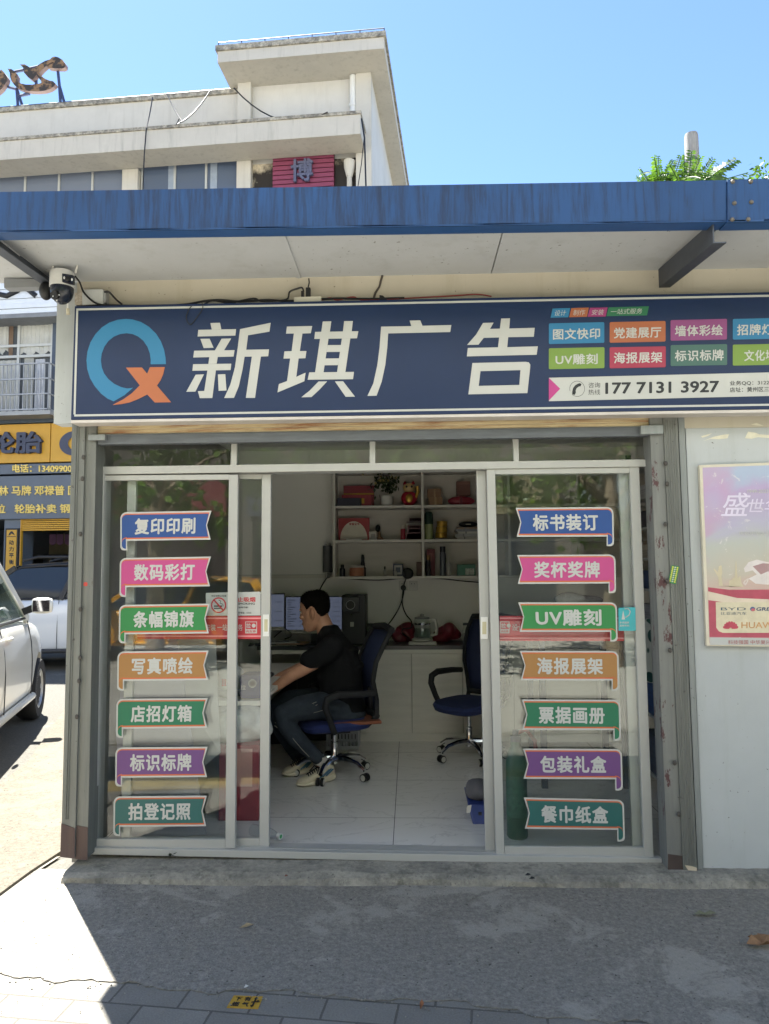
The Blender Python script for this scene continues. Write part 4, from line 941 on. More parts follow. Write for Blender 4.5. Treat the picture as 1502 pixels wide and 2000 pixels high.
# tree of heaven behind the shop, its fronds over the blue edge
def frond(mb, p, d, L, droop, up=Vector((0, 0, 1)), pairs=11):
    d = d.normalized(); side = d.cross(up).normalized(); pts = []
    for i in range(pairs+1):
        f = i/pairs; pts.append(p+d*L*f+Vector((0, 0, -droop*L*f*f)))
    mb.tube(pts, .006, 4)
    for i in range(1, pairs+1):
        q = pts[i]; t = (pts[i]-pts[i-1]).normalized(); n_ = side.cross(t); ll = L*.34*(1-.5*(i/pairs))*(.7+.3*min(1, i/3))*rnd.uniform(.8, 1.15)
        for s in (-1, 1): leaf(mb, q, side*s+t*.35-n_*.25+rvec()*.12, n_+rvec()*.35, ll, ll*.21)
ap = at(1335, 345, 5.0)
hubs0 = 1
ta = thing('tree_of_heaven', 'young tree with long feathery leaves rising behind the right end of the blue canopy', 'tree', (ap.x, 5.0, 0))
tk = MB().tube([(ap.x, 5, -.02), (ap.x+.1, 5.05, 2), (ap.x, 5, 4.6), (ap.x+.03, 5, ap.z-.1)], [.09, .07, .05, .03], 8)
lf = MB()
hubs = [at(1338, 346, 5.0), at(1304, 352, 5.1), at(1276, 360, 4.9), at(1365, 356, 5.1), at(1318, 366, 4.8), at(1392, 372, 5.0), at(1290, 350, 5.3), at(1350, 362, 5.3)]
for hb in hubs: tk.tube([(ap.x, 5, ap.z-1.2), hb.lerp(Vector((ap.x, 5, ap.z-1.0)), .4), hb], [.03, .022, .012], 6)
for hb, k_ in zip(hubs, (5, 5, 5, 5, 5, 5, 5, 5)):
    for i in range(k_):
        a = 2*math.pi*i/k_+rnd.uniform(-.3, .3); frond(lf, hb, Vector((math.cos(a), math.sin(a)*.9, rnd.uniform(-.1, .3))), rnd.uniform(.36, .5), rnd.uniform(.3, .6))
frond(lf, at(1370, 358, 4.8), at(1432, 308, 4.7)-at(1370, 358, 4.8), .47, .10, Vector((0, -.8, .6)), 13); frond(lf, at(1345, 352, 4.8), at(1350, 303, 4.8)-at(1345, 352, 4.8), .38, .05, Vector((0, -1, .2)), 12)
frond(lf, at(1290, 356, 4.8), at(1286, 312, 4.8)-at(1290, 356, 4.8), .34, .05, Vector((.2, -1, .2))); frond(lf, at(1395, 356, 4.8), at(1440, 343, 4.8)-at(1395, 356, 4.8), .42, .0, Vector((0, -.5, .8)))
for (x0, y0, x1, y1) in ((1268,358,1252,330), (1286,356,1279,308), (1300,352,1313,314), (1316,352,1328,306), (1338,352,1336,303), (1352,352,1366,308), (1376,356,1402,320), (1262,362,1246,345), (1398,356,1446,344), (1326,356,1310,322), (1364,356,1388,312)):
    b_ = 4.8+rnd.uniform(-.15, .15); d_ = at(x1, y1, b_+rnd.uniform(-.25, .1))-at(x0, y0, b_); frond(lf, at(x0, y0, b_), d_, d_.length*1.15, .12, Vector((rnd.uniform(-.3, .3), -1, rnd.uniform(.1, .6))), 11)
tk.build('trunk', M_bark, ta, smooth=True); lf.build('crown', M_ail, ta)
bp_ = at(1484, 328, 9.0)
tb2 = thing('bushy_tree', 'small leaved green tree behind the far right end of the canopy', 'tree', (bp_.x, 9, 0))
MB().tube([(bp_.x, 9, -.02), (bp_.x, 9, 4), (bp_.x+.1, 9, bp_.z-.2)], [.12, .09, .03], 8).build('trunk', M_bark, tb2, smooth=True)
lf = MB()
for k_ in range(80):
    v = rvec(); q = Vector((bp_.x+.1, 9, bp_.z-.75))+Vector((v.x*.62, v.y*.6, v.z*.85))*rnd.uniform(.3, 1)
    for i in range(36): leaf(lf, q+rvec()*rnd.uniform(.03, .2), rvec()+Vector((0, 0, .3)), rvec(), rnd.uniform(.06, .1), rnd.uniform(.018, .03))
lf.build('crown', M_ail, tb2)
p_ = at(1350, 262, 8.0)
po = thing('concrete_pole', 'bare concrete utility pole top rising behind the feathery tree', 'pole', (p_.x, 8, 0))
rp_ = at(1363, 262, 8).x-p_.x
MB().lathe((p_.x, 8, -.02), [(rp_*1.35, 0), (rp_, p_.z-.03), (rp_*.9, p_.z+.02), (rp_*.55, p_.z+.035)], 20).build('shaft', mat('8f8d89', .9, 0, .25, 9, .4, 25, stretch=(3, 3, .5)), po, smooth=True)
MB().lathe((p_.x, 8, p_.z-.5), [(rp_*1.06, 0), (rp_*1.06, .05)], 20).build('band', M_darksteel, po)
# ---------------------------------------------------------------- across the street
opp = thing('shop_row', 'row of shops across the street, dark fronts below and white storeys above added to bounce light', 'building', (0, -17, 0))
MB().box(-30, -28, 0, 30, -17, 5.3).build('lower_wall', mat('5f5a52', .85, 0, .2, .5), opp); MB().box(-30, -28, 5.302, 30, -16.9, 17).build('upper_bounce_wall', mat('ebe8e0', .8, 0, .04, .5), opp)  # unseen: upper storeys raised and whitened as bounce fill, lower kept dark for reflections
MB().box(-30.2, -28.2, 17.002, 30.2, -16.6, 17.3).build('roof', mat('6e6a64', .8), opp)
for i in range(12):
    x = -28+i*4.7
    MB().box(x, -17.03, .1, x+3.9, -16.97, 2.9).build('shop_front', mat(('2d3238', '3a3030', '2a2e2c')[i % 3], .3), opp)
    MB().box(x-.1, -16.96, 3.1, x+4.0, -16.7, 4.2).build('name_board', mat(('6a2c2c', '3a4658', '6f6848', '6f7678')[i % 4], .5), opp)
    for z in (7.2, 10.6, 14.0): MB().box(x+1.2, -16.92, z, x+2.9, -16.88, z+1.5).build('window', M_pane, opp)
M_cyel = mat('d99a12', .3, 0, .03, 1, coat=.5, name='yellow_car_paint')
tx_ = make_car('yellow_taxi', 'yellow taxi passing on the street opposite the shop', M_cyel, L=4.5, W=1.78, H=1.47, belt=.92, hood=.86, wr=.31)
tx_.location = (-4.4, -9.6, 0); tx_.rotation_euler.z = R(91)

# ---------------------------------------------------------------- ribbon stickers on the glass doors
def arc(cx, cy, rx, ry, a0, a1, n=6): return [(cx+rx*math.cos(R(a0+(a1-a0)*i/n)), cy+ry*math.sin(R(a0+(a1-a0)*i/n))) for i in range(n+1)]
def ribbon(TL, TR, BR, BL, tail, col, txt, label, mirror):
    "s along, t down; tail hangs at s=0 (mirrored: at s=1)"
    yy = .0795
    q = quadmap(at(*TL, yy), at(*TR, yy), at(*BR, yy), at(*BL, yy))
    W_ = math.hypot(TR[0]-TL[0], TR[1]-TL[1]); H_ = math.hypot(BL[0]-TL[0], BL[1]-TL[1]); ar = W_/H_
    M_ = lambda s, t: q(1-s if mirror else s, t)
    def outl(e):          # e = inset in units of height
        ex = e/ar; r = .22-e; tb = tail-e*1.0
        L = arc(r/ar+ex, r+e, r/ar, r, 270, 180)                        # rounded top left, going down
        L += [(ex, tb-.18)] + arc(ex+.13/ar, tb-.13, .13/ar, .13, 180, 90, 4) + [(.075-ex*.7, tb)]
        L += [(.075-ex*.7, 1-e), (1-ex*1.2, 1-e), (.955-ex*.6, .5), (1-ex*1.2, e)]
        return L
    root = thing('window_sticker', label, 'sticker', M_(.5, 1), 'ribbon stickers on the glass doors')
    def layer(name, pts, mt, dy): 
        MB().poly([M_(s, t)+V((0, -dy, 0)) for s, t in pts]).build(name, mt, root)
    layer('white_border', outl(0), M_signwhite, .0)
    layer('orange_edge', outl(.055), mat('c0623c', .5, 0, .05), .0006)
    ex = .055/ar
    inner = arc(.165/ar+ex, .22+.04, .165/ar, .165, 270, 180)+[(ex, tail-.24)]+arc(ex+.125/ar, tail-.185, .125/ar, .13, 180, 90, 4)+[(.075-ex*.7, tail-.055), (.075-ex*.7, .945-.05), (1-ex*1.7, .945-.05), (.955-ex*.6, .5), (1-ex*1.7, .055+.045)]
    c_ = mat(col, .5, 0, .04)
    layer('ribbon', inner, c_, .0012)
    # fold line of the tail
    fl = MB(); pr_ = [(ex, 1.05), (ex+.01, .97), (ex+.03, .93), (.075-ex*.2, .905)]
    fl.poly([M_(s, t)+V((0, -.0018, 0)) for s, t in pr_+[(s, t-.035) for s, t in pr_[::-1]]]); fl.build('fold_line', mat('c0623c', .5, 0, .05), root)
    g = MB(); n = len(txt); bx = (.16, .22, .83, .79) if not mirror else (.17, .23, .84, .80)
    text_on(g, txt, q, bx, off=(0, -.0022, 0), bold=.032, spacing=1.12); g.build('lettering', M_signwhite, root)
cols = ['1b4585', 'b5427f', '267c41', '9c713e', '1a6c4e', '664079', '265e5c']; cn = ['blue', 'pink', 'green', 'ochre', 'emerald', 'purple', 'teal']
LT = ['复印印刷', '数码彩打', '条幅锦旗', '写真喷绘', '店招灯箱', '标识标牌', '拍登记照']; RT = ['标书装订', '奖杯奖牌', 'UV雕刻', '海报展架', '票据画册', '包装礼盒', '餐巾纸盒']
LQ = [((235,1000.6),(413,997.5),(411.5,1054),(235,1056.5),1.33), ((234,1090),(412,1087),(410,1145),(233.5,1147),1.33), ((232.6,1181.5),(410,1179),(408,1237),(232,1239),1.30), ((229.5,1272.5),(407.5,1270.5),(406.5,1328),(229,1330),1.33), ((227.5,1365),(405.8,1363.5),(404.5,1421.5),(227,1423.5),1.30), ((225.6,1460),(405.5,1458.5),(404.5,1517.5),(225,1519),1.29), ((222,1555.5),(404.3,1554),(403,1613.5),(221.5,1615),1.30)]
RQ = [((1007,992),(1198,990),(1199,1048),(1009,1048.5),1.32), ((1010,1084),(1202,1083),(1203,1139.5),(1011,1140.5),1.33), ((1012,1176.5),(1205,1176.5),(1206,1234),(1015,1234),1.33), ((1015,1271),(1208,1271.5),(1209,1329),(1017,1328.5),1.35), ((1019,1366),(1211,1367),(1212.5,1426),(1020,1425),1.35), ((1021.5,1462),(1214.5,1463),(1216,1522),(1022.5,1521),1.37), ((1023,1557.5),(1218.5,1562),(1220,1621),(1025,1618.5),1.38)]
for i in range(7):
    TL, TR, BR, BL, tl_ = LQ[i]; ribbon(TL, TR, BR, BL, tl_, cols[i], LT[i], '%s ribbon sticker reading %s on the left glass door' % (cn[i], LT[i]), False)
    TL, TR, BR, BL, tl_ = RQ[i]; ribbon(TL, TR, BR, BL, tl_, cols[i], RT[i], '%s ribbon sticker reading %s on the right glass door' % (cn[i], RT[i]), True)

# ---------------------------------------------------------------- red bands and notices on the sliding panels (inner plane)
NY = .142
M_redv = mat('b3303a', .5, 0, .06); M_pinkv = mat('d98a90', .5)
def flat(parent, name, pts, mt, d=0, y=NY): return MB().poly([at(px, py, y-d) for px, py in pts]).build(name, mt, parent)
def band(label, pts, ytop, ybot, y, texts, pull):
    (x0, x1) = pts; t = thing('red_band_sticker', label, 'sticker', at((x0+x1)/2, ybot, y))
    flat(t, 'band', [(x0, ytop), (x1, ytop), (x1, ybot), (x0, ybot)], M_redv, 0, y)
    for yy in (ytop+3, ybot-7): flat(t, 'pale_stripe', [(x0, yy), (x1, yy), (x1, yy+3), (x0, yy+3)], M_pinkv, .0005, y)
    g = MB()
    for tx, a, b in texts: text_on(g, tx, quadmap(at(a, 1219, y), at(b, 1219, y), at(b, 1232, y), at(a, 1232, y)), off=(0, -.001, 0), bold=.012)
    g.build('lettering', M_signwhite, t)
    a, b = pull
    fr_ = MB(); 
    for L in ([(a,1214),(b,1214),(b,1215.2),(a,1215.2)], [(a,1215.2),(a+1.2,1215.2),(a+1.2,1229),(a,1229)], [(b-1.2,1215.2),(b,1215.2),(b,1229),(b-1.2,1229)], [(a,1229),(b,1229),(b,1237),(a,1237)]): fr_.poly([at(*p, y-.001) for p in L])
    text_on(fr_, '拉', quadmap(at(a+2, 1217, y), at(a+11, 1217, y), at(a+11, 1227, y), at(a+2, 1227, y)), off=(0, -.0012, 0), bold=.02)
    hx_ = a+16.5; fr_.poly([at(hx_+4*math.cos(i*.7), 1222+4*math.sin(i*.7), y-.0012) for i in range(9)])
    fr_.build('pull_mark', M_signwhite, t); g = MB(); text_on(g, '向左移' if a < 700 else '向右移', quadmap(at(a+2, 1230.5, y), at(b-2, 1230.5, y), at(b-2, 1235.5, y), at(a+2, 1235.5, y)), off=(0, -.0016, 0), bold=.02); g.build('pull_text', M_redv, t)
band('red band sticker across the narrow sliding panel under the no smoking notice', (268, 511), 1203, 1248, NY, (('设计 制作', 330, 395), ('安装 一站式服务', 402, 474)), (479, 502))
band('red band sticker across the right sliding panel behind the green ribbon', (976, 1222), 1203, 1252, NY, (('设计 制作 安装', 1000, 1080), ('一站式服务', 1090, 1150)), (977, 995))
ns = thing('no_smoking_notice', 'white no smoking notice with a red barred circle above the red band', 'notice', at(455, 1202, NY))
flat(ns, 'board', [(402, 1158), (509, 1155.5), (509, 1202), (402, 1202.6)], M_signwhite, .002)
g = MB(); cx, cy = 427, 1182
for i in range(28):
    a, b = 2*math.pi*i/28, 2*math.pi*(i+1)/28; g.poly([at(cx+15*math.cos(a), cy+15.5*math.sin(a), NY-.003), at(cx+15*math.cos(b), cy+15.5*math.sin(b), NY-.003), at(cx+12.4*math.cos(b), cy+12.8*math.sin(b), NY-.003), at(cx+12.4*math.cos(a), cy+12.8*math.sin(a), NY-.003)])
g.poly([at(x, y, NY-.0036) for x, y in line_quad((418, 1172), (436, 1192), 3)]); g.build('barred_circle', mat('b8303a', .5), ns)
gc = MB()
for L in ([(418,1182.5),(434,1182.5),(434,1185),(418,1185)], [(418,1187),(434,1187),(434,1189),(418,1189)]): gc.poly([at(*p, NY-.0026) for p in L])
gc.tube([at(x, y, NY-.0026) for x, y in ((427, 1172), (431, 1174), (430, 1178), (435, 1180), (436, 1184))], .0015, 4)
gc.build('cigarette_icon', M_ink, ns); g = MB()
for tx, a, b, c, d in (('本区域禁止吸烟', 413, 1162, 442, 1165.5), ('SMOKING', 464.5, 1177, 498, 1181), ('（含电子烟）', 465, 1184.5, 485, 1188), ('投诉电话：12320', 462, 1195, 491, 1198.5)): text_on(g, tx, quadmap(at(a, b, NY), at(c, b, NY), at(c, d, NY), at(a, d, NY)), off=(0, -.003, 0), bold=.015)
g.build('dark_text', M_ink, ns)
g = MB(); text_on(g, '禁止吸烟', quadmap(at(452, 1166, NY), at(499, 1166, NY), at(499, 1175.5, NY), at(452, 1175.5, NY)), off=(0, -.003, 0), bold=.03); g.build('red_text', mat('b8303a', .5), ns)
tq = thing('patent_sticker', 'small turquoise sticker on the right glass door beside the green ribbon', 'sticker', at(1224, 1233, .08))
flat(tq, 'board', [(1208, 1187), (1241, 1186), (1242, 1232), (1208, 1232)], mat('3aa5ae', .4), 0, .0785)
g = MB(); g.poly([at(*p, .0778) for p in ((1214,1210),(1217,1192),(1221,1210))]); g.tube([at(x, y, .0778) for x, y in ((1220, 1189), (1227, 1189), (1231, 1194), (1229, 1201), (1222, 1206))], .003, 5)
text_on(g, '多项国家', quadmap(at(1210, 1214, .078), at(1229, 1214, .078), at(1229, 1218, .078), at(1210, 1218, .078)), bold=.02); text_on(g, '发明专利', quadmap(at(1210, 1220, .078), at(1229, 1220, .078), at(1229, 1224, .078), at(1210, 1224, .078)), bold=.02); g.build('mark', M_signwhite, tq)
gs_ = thing('small_ad_sticker', 'tilted green and yellow small advert sticker on the right grey post', 'sticker', at(1314, 1140, -.031))
q4 = [(1312, 1104), (1327, 1106.5), (1320, 1141), (1305, 1137.5)]; flat(gs_, 'board', q4, mat('2d7d45', .5), 0, -.0345)
g1, g2_ = MB(), MB(); qq = quadmap(*[at(*p, -.035) for p in q4])
for i in range(8):
    for k_ in range(3):
        mbx = g1 if k_ != 1 else g2_
        s0, t0 = .1+k_*.3, .05+i*.115; mbx.poly([qq(s0, t0), qq(s0+.2, t0), qq(s0+.2, t0+.075), qq(s0, t0+.075)])
g1.build('yellow_marks', mat('cdc54f', .5), gs_); g2_.build('white_marks', M_signwhite, gs_)

# ---------------------------------------------------------------- framed poster on the right wall
PY = -.028
po_ = thing('framed_poster', 'faded pink and lilac poster in a cream metal frame on the grey wall', 'poster', at(1520, 1262, -.01))
pc = [at(1366, 908, PY), at(1700, 896, PY), at(1722, 1266, PY), at(1380, 1262, PY)]; pq = quadmap(*pc)
MB().prism(pc, (0, .026, 0)).build('frame', mat('c9c3b2', .4, .1, .1), po_, bevel=.004)
ic = [pq(.018, .016), pq(.982, .016), pq(.982, .984), pq(.018, .984)]; iq0 = quadmap(*ic)
PXi = lambda px, py, d=.0012: at(px, py, PY-d)
def poster_mat():
    b = NB('faded_poster_print'); n1 = b.noise(3.2, 5, .6, dist=1.2); n2 = b.noise(2.0, 4, .5, dist=.8)
    tc = b.n('ShaderNodeTexCoord'); sp = b.n('ShaderNodeSeparateXYZ'); b.l(tc.outputs['Generated'], sp.inputs[0])
    h = b.math('ADD', sp.outputs['Z'], b.math('MULTIPLY', b.math('SUBTRACT', n1, .5), .35))
    c = b.ramp(h, [(0, hx('bd7f88')), (.30, hx('c0aba0')), (.40, hx('b8b2a5')), (.55, hx('b1b4ae')), (.68, hx('aeabc0')), (.84, hx('b09fc2')), (.93, hx('a5b2ca'))])
    c = b.mix(b.ramp(n2, [(.5, (0, 0, 0)), (.6, (.55, .55, .55))]), c, hx('bd93b2')); c = b.mix(b.ramp(b.noise(7, 6, .7, dist=2), [(.62, (0, 0, 0)), (.64, (.55, .55, .55))]), c, hx('d9d6d4'))
    b.set(Base_Color=c, Roughness=.25, Specular_IOR_Level=.5, Coat_Weight=.5, Coat_Roughness=.08); return b.m
MB().poly([p+V((0, -.0006, 0)) for p in ic]).build('print', poster_mat(), po_)
def pflat(name, pts, mt, d=.0015): return MB().poly([PXi(x, y, d) for x, y in pts]).build(name, mt, po_)
M_pr = mat('a8485b', .4, 0, .12, 20); M_pc = mat('c9c0a6', .4, 0, .1, 20)
pflat('red_base', [(1383, 1147), (1425, 1152), (1720, 1150), (1716, 1247), (1386, 1244)], M_pr)
pflat('pale_ribbon', [(1383, 1155), (1440, 1168), (1720, 1180), (1720, 1190), (1440, 1180), (1383, 1172)], mat('cdbfae', .4), .0018)
rp4 = [(1398, 1176), (1715, 1178), (1715, 1236), (1412, 1236), (1404, 1233), (1399, 1226)]
pflat('cream_label', rp4, M_pc, .002)
pflat('bottom_strip', [(1386, 1245), (1718, 1249), (1719, 1262), (1387, 1259.5)], M_signwhite, .002)
def ptext(txt, x0, y0, x1, y1, mt, bold=.012, sh=0, nm='lettering'):
    g = MB(); text_on(g, txt, quadmap(PXi(x0, y0, .0026), PXi(x1, y0, .0026), PXi(x1, y1, .0026), PXi(x0, y1, .0026)), bold=bold, shear=sh); g.build(nm, mt, po_)
M_pw = mat('cfc8dc', .4); ptext('盛', 1408, 962, 1466, 1008, M_pw, .006, .2); ptext('世华', 1462, 974, 1526, 1002, M_pw, .006, .2); ptext('1949-2023', 1460, 956, 1501, 963, M_signwhite, .015); ptext('庆祝中华人民', 1443, 1038, 1506, 1045, M_signwhite, .015)
ptext('BYD', 1408, 1186.5, 1457, 1192, mat('3c5468', .4), .0); ptext('比亚迪汽车', 1408, 1195, 1458, 1201, mat('3c5468', .4), .0); ptext('GREE', 1477, 1186, 1512, 1193, mat('3c4a6c', .4), .03, .15)
ptext('HUAWEI', 1448, 1215, 1524, 1227, mat('bf8f5e', .4), .01); ptext('科技强国 中华复兴', 1422, 1250, 1505, 1258.5, mat('9c5a5e', .4), .008)
g = MB(); c0 = (1427, 1229)
for i in range(8):
    a = R(198+i*20.5 if i < 8 else 0); ca, sa = math.cos(a), math.sin(a); L_ = 15.5; wv = 2.9
    g.poly([PXi(c0[0]+ca*k_*L_-sa*w_*wv, c0[1]+sa*k_*L_+ca*w_*wv, .0026) for k_, w_ in ((.12, 0), (.55, -.75), (.85, -1), (1.0, -.45), (1.0, .45), (.85, 1), (.55, .75))])
g.build('petal_emblem', mat('b8465a', .4), po_)
g = MB(); g.poly([PXi(1470+5*math.cos(a*.5), 1189.5+4.5*math.sin(a*.5), .0024) for a in range(13)]); g.build('round_emblem', mat('46608c', .4), po_)
g = MB(); g.poly([PXi(1471+4*math.cos(a*.5), 1191+3*math.sin(a*.5), .0027) for a in range(13)]); g.build('emblem_half', mat('b8606a', .4), po_)
M_sil = mat('bfb59a', .4)
pflat('tower_silhouette', [(1395,1144),(1404,1144),(1403,1128),(1394,1112),(1395,1110),(1402,1118),(1404,1106),(1409,1104),(1411,1118),(1409,1126),(1412,1144),(1424,1146),(1424,1134),(1430,1132),(1432,1128),(1435,1128),(1436,1112),(1437,1096),(1438,1096),(1439,1112),(1441,1130),(1446,1124),(1448,1138),(1452,1146)], M_sil)
pflat('white_cloud', [(1453,1110),(1462,1098),(1478,1093),(1500,1098),(1540,1090),(1600,1096),(1640,1120),(1600,1140),(1540,1138),(1500,1142),(1476,1140),(1462,1130),(1478,1122),(1470,1114),(1455,1118)], mat('cfc8c6', .4, 0, .1, 15))
pflat('red_cloud', [(1470,1106),(1490,1100),(1540,1104),(1560,1112),(1530,1118),(1500,1116),(1486,1122)], mat('a08284', .4), .0018)
# peeling paint above the poster
for i, P in enumerate([[(1369,852),(1391,846),(1384,851),(1372,855)], [(1372,862),(1394,853),(1412,849),(1424,848),(1421,856),(1404,858),(1388,857)], [(1455,856),(1461,843),(1475,845),(1482,848),(1508,850),(1512,856),(1480,854),(1468,857)], [(1466,829),(1478,826),(1492,832),(1478,831)]]):
    MB().poly([at(x, y, -.0015) for x, y in P]).build('paint_flake', mat('cfccba', .8, 0, .1, 30), shop)

# ---------------------------------------------------------------- security camera, adapter box, cables on the sign
CY = -.20
cc = thing('security_camera', 'white two lens security camera with black dome head and two antennas under the canopy', 'security camera', at(120, 598, CY))
S_ = 3.62/1450
def cpt(x, y, dy=0): return at(x, y, CY+dy)
bc = cpt(121, 545); bw_ = 24*S_
MB().lathe(cpt(121, 562), [(.0, -.002), (24.5*S_, 0), (24.3*S_, 30*S_), (22*S_, 34*S_), (.0, 36*S_)], 28).build('housing', mat('d3d4d2', .4), cc, smooth=True)
MB().ball(cpt(121, 566), 23.5*S_, 23.5*S_, 31*S_, 24, 14).build('dome_head', mat('1c2230', .25), cc, smooth=True)
rot = R(-20)
fp = MB(); fc = cpt(132.5, 544, -.0); 
q = [cpt(121, 533.5, -.060), cpt(143.5, 537, -.050), cpt(143, 555, -.050), cpt(121, 550.5, -.060)]; fpan = MB().prism(q, (0, .02, 0)).build('lens_panel', mat('1c2230', .2), cc, bevel=.003)
MB().lathe(cpt(132.5, 545, -.062), [(.0125, 0), (.0125, .006), (.008, .008), (0, .006)], 16, (0, -1, 0)).build('lens', M_black, fpan, smooth=True)
for x, y in ((125.5, 542.5), (140.5, 546)): MB().ball(cpt(x, y, -.06), .005, .004, .008, 8, 6).build('lamp', M_headl, fpan)
eye_ = MB().lathe(cpt(109.5, 577, -.045), [(.023, 0), (.024, .014), (.02, .018), (.0, .016)], 20, (-.25, -1, -.12)).build('round_lens', M_black, cc, smooth=True)
for x, y in ((103.5, 578.5), (115.5, 576), (111, 586.5)): MB().ball(cpt(x, y, -.066), .0035, .003, .004, 8, 6).build('lamp', M_headl, eye_)
for (a, b) in (((98, 535), (111, 503)), ((147.5, 534), (152.5, 512))): MB().tube([cpt(*a, -.01), cpt(*b, -.02)], [.0052, .0042], 8).build('antenna', mat('c9c8c2', .5), cc, smooth=True)
br = MB(); br.prism([cpt(75, 510, .05), cpt(92, 512, .05), cpt(92, 531, .05), cpt(76, 528, .05)], (0, .06, 0)); br.build('wall_mount', mat('c3c3bf', .5), cc, bevel=.003)
MB().beam(cpt(86, 527, .07), cpt(118, 529, .03), .05, .02).build('bracket_arm', mat('cbccca', .5), cc, bevel=.003)
MB().ball(cpt(90, 568, .05), .035, .035, .05, 14, 9).build('rear_lens_pod', M_black, cc, smooth=True)
g = MB(); text_on(g, 'imou', quadmap(cpt(128, 556, -.061), cpt(136, 558, -.059), cpt(136, 560, -.059), cpt(128, 558.5, -.061)), bold=.02); g.build('brand_text', M_black, cc)
dp = thing('cable_joint', 'small cream waterproof cable joint hanging below the security camera', 'cable joint', cpt(133, 613, .02))
MB().tube([cpt(132, 590, .02), cpt(132.5, 604, .02)], .004, 6).build('wire', M_white, dp); MB().tube([cpt(132.5, 603, .02), cpt(133, 614, .02)], [.009, .010], 10).build('plug', mat('b9b29c', .6), dp)
jb = thing('junction_box', 'grey white cable box on the cream wall at the left end of the sign', 'junction box', at(178, 598, -.03))
MB().prism([at(160, 565, -.06), at(201, 564, -.06), at(201, 594, -.06), at(160, 595, -.06)], (0, .058, 0)).build('box', mat('b9bcbb', .5), jb, bevel=.006); MB().prism([at(201.2, 568, -.05), at(207, 569, -.05), at(207, 590, -.05), at(201.2, 592, -.05)], (0, .04, 0)).build('end_cap', mat('9a9c9c', .5), jb)
MB().prism([at(146, 572, -.045), at(160, 570, -.045), at(160, 592, -.045), at(146, 594, -.045)], (0, .043, 0)).build('rusty_plate', mat('a79f92', .8, 0, .5, 40), jb)
MB().prism([at(8, 543, -.08), at(92, 546, -.08), at(92, 559, -.08), at(8, 562, -.08)], (0, .06, 0)).build('arm_conduit', mat('7c7f82', .5, .2), shop)
def wcab(label, pts, r=.005, y=-.05, mt=None):
    P = [at(px, py, y if len(q_) == 0 else q_[0]) for px, py, *q_ in pts]
    # smooth the path
    out = []
    for i in range(len(P)-1):
        p0, p1, p2, p3 = P[max(i-1, 0)], P[i], P[i+1], P[min(i+2, len(P)-1)]
        for k_ in range(5):
            t = k_/5; out.append(.5*((2*p1)+(p2-p0)*t+(2*p0-5*p1+4*p2-p3)*t*t+(3*p1-p0-3*p2+p3)*t**3))
    out.append(P[-1]); return tag(MB().tube(out, r, 6).build('cable', mt or M_black), label, 'cable')
wcab('black cable from the security camera along the cream wall to the sign top', [(147, 540, -.12), (156, 552, -.05), (163, 570, -.065), (178, 586, -.065), (190, 593, -.065), (207, 597)])
wcab('thick black plug cable curving out of the grey junction box', [(204, 571, -.05), (212, 570, -.05), (222, 580), (230, 588), (238, 594)], .006)
wcab('tangle of black cables lying along the top edge of the sign', [(150, 598), (188, 596), (240, 597), (300, 597), (360, 595), (400, 588), (430, 586), (470, 589), (520, 586), (560, 588), (600, 586), (660, 583), (720, 584), (790, 582)], .006)
wcab('second black cable looping over the sign top near the white power strip', [(400, 594), (415, 587), (450, 591), (495, 583), (510, 588), (548, 587), (562, 583), (566, 570), (580, 564), (590, 562), (593, 570)], .005)
wcab('thin black wire sagging over the sign face below its top edge', [(394, 590, -.14), (396, 602, -.146), (386, 618, -.142), (372, 634, -.14), (364, 622, -.14), (368, 606, -.143), (374, 598, -.14)], .0022)
wcab('red and white twisted wire on the sign top right of the power strip', [(628, 586), (645, 582), (660, 586), (690, 580), (720, 586), (880, 578), (930, 575), (960, 579)], .004, -.05, mat('8c3a36', .5))
ps = thing('power_strip', 'white power strip lying on the sign top with a black plug', 'power strip', at(600, 592, -.05))
MB().prism([at(574, 580, -.08), at(627, 578, -.08), at(627, 589, -.08), at(574, 591, -.08)], (0, .05, 0)).build('strip', mat('cfccbe', .5), ps, bevel=.004)
MB().prism([at(597, 561, -.06), at(606, 561, -.06), at(606, 578, -.06), at(597, 579, -.06)], (0, .03, 0)).build('plug', M_black, ps, bevel=.003); MB().tube([at(602, 561, -.045), at(604, 552, -.045), at(603, 544, -.045)], .004, 6).build('plug_wire', M_black, ps); MB().prism([at(588, 568, -.07), at(593, 568, -.07), at(593, 579, -.07), at(588, 579, -.07)], (0, .02, 0)).build('plug', M_black, ps)
ad = thing('black_adapter', 'small black adapter wedge on the sign top by the foam seam', 'adapter', at(747, 586, -.05)); MB().prism([at(741, 576, -.07), at(748, 577, -.07), at(757, 586, -.07), at(741, 587, -.07)], (0, .03, 0)).build('case', M_black, ad, bevel=.002); MB().tube([at(756, 584, -.05), at(768, 583, -.05), at(780, 582, -.05)], .003, 6).build('lead', M_black, ad)
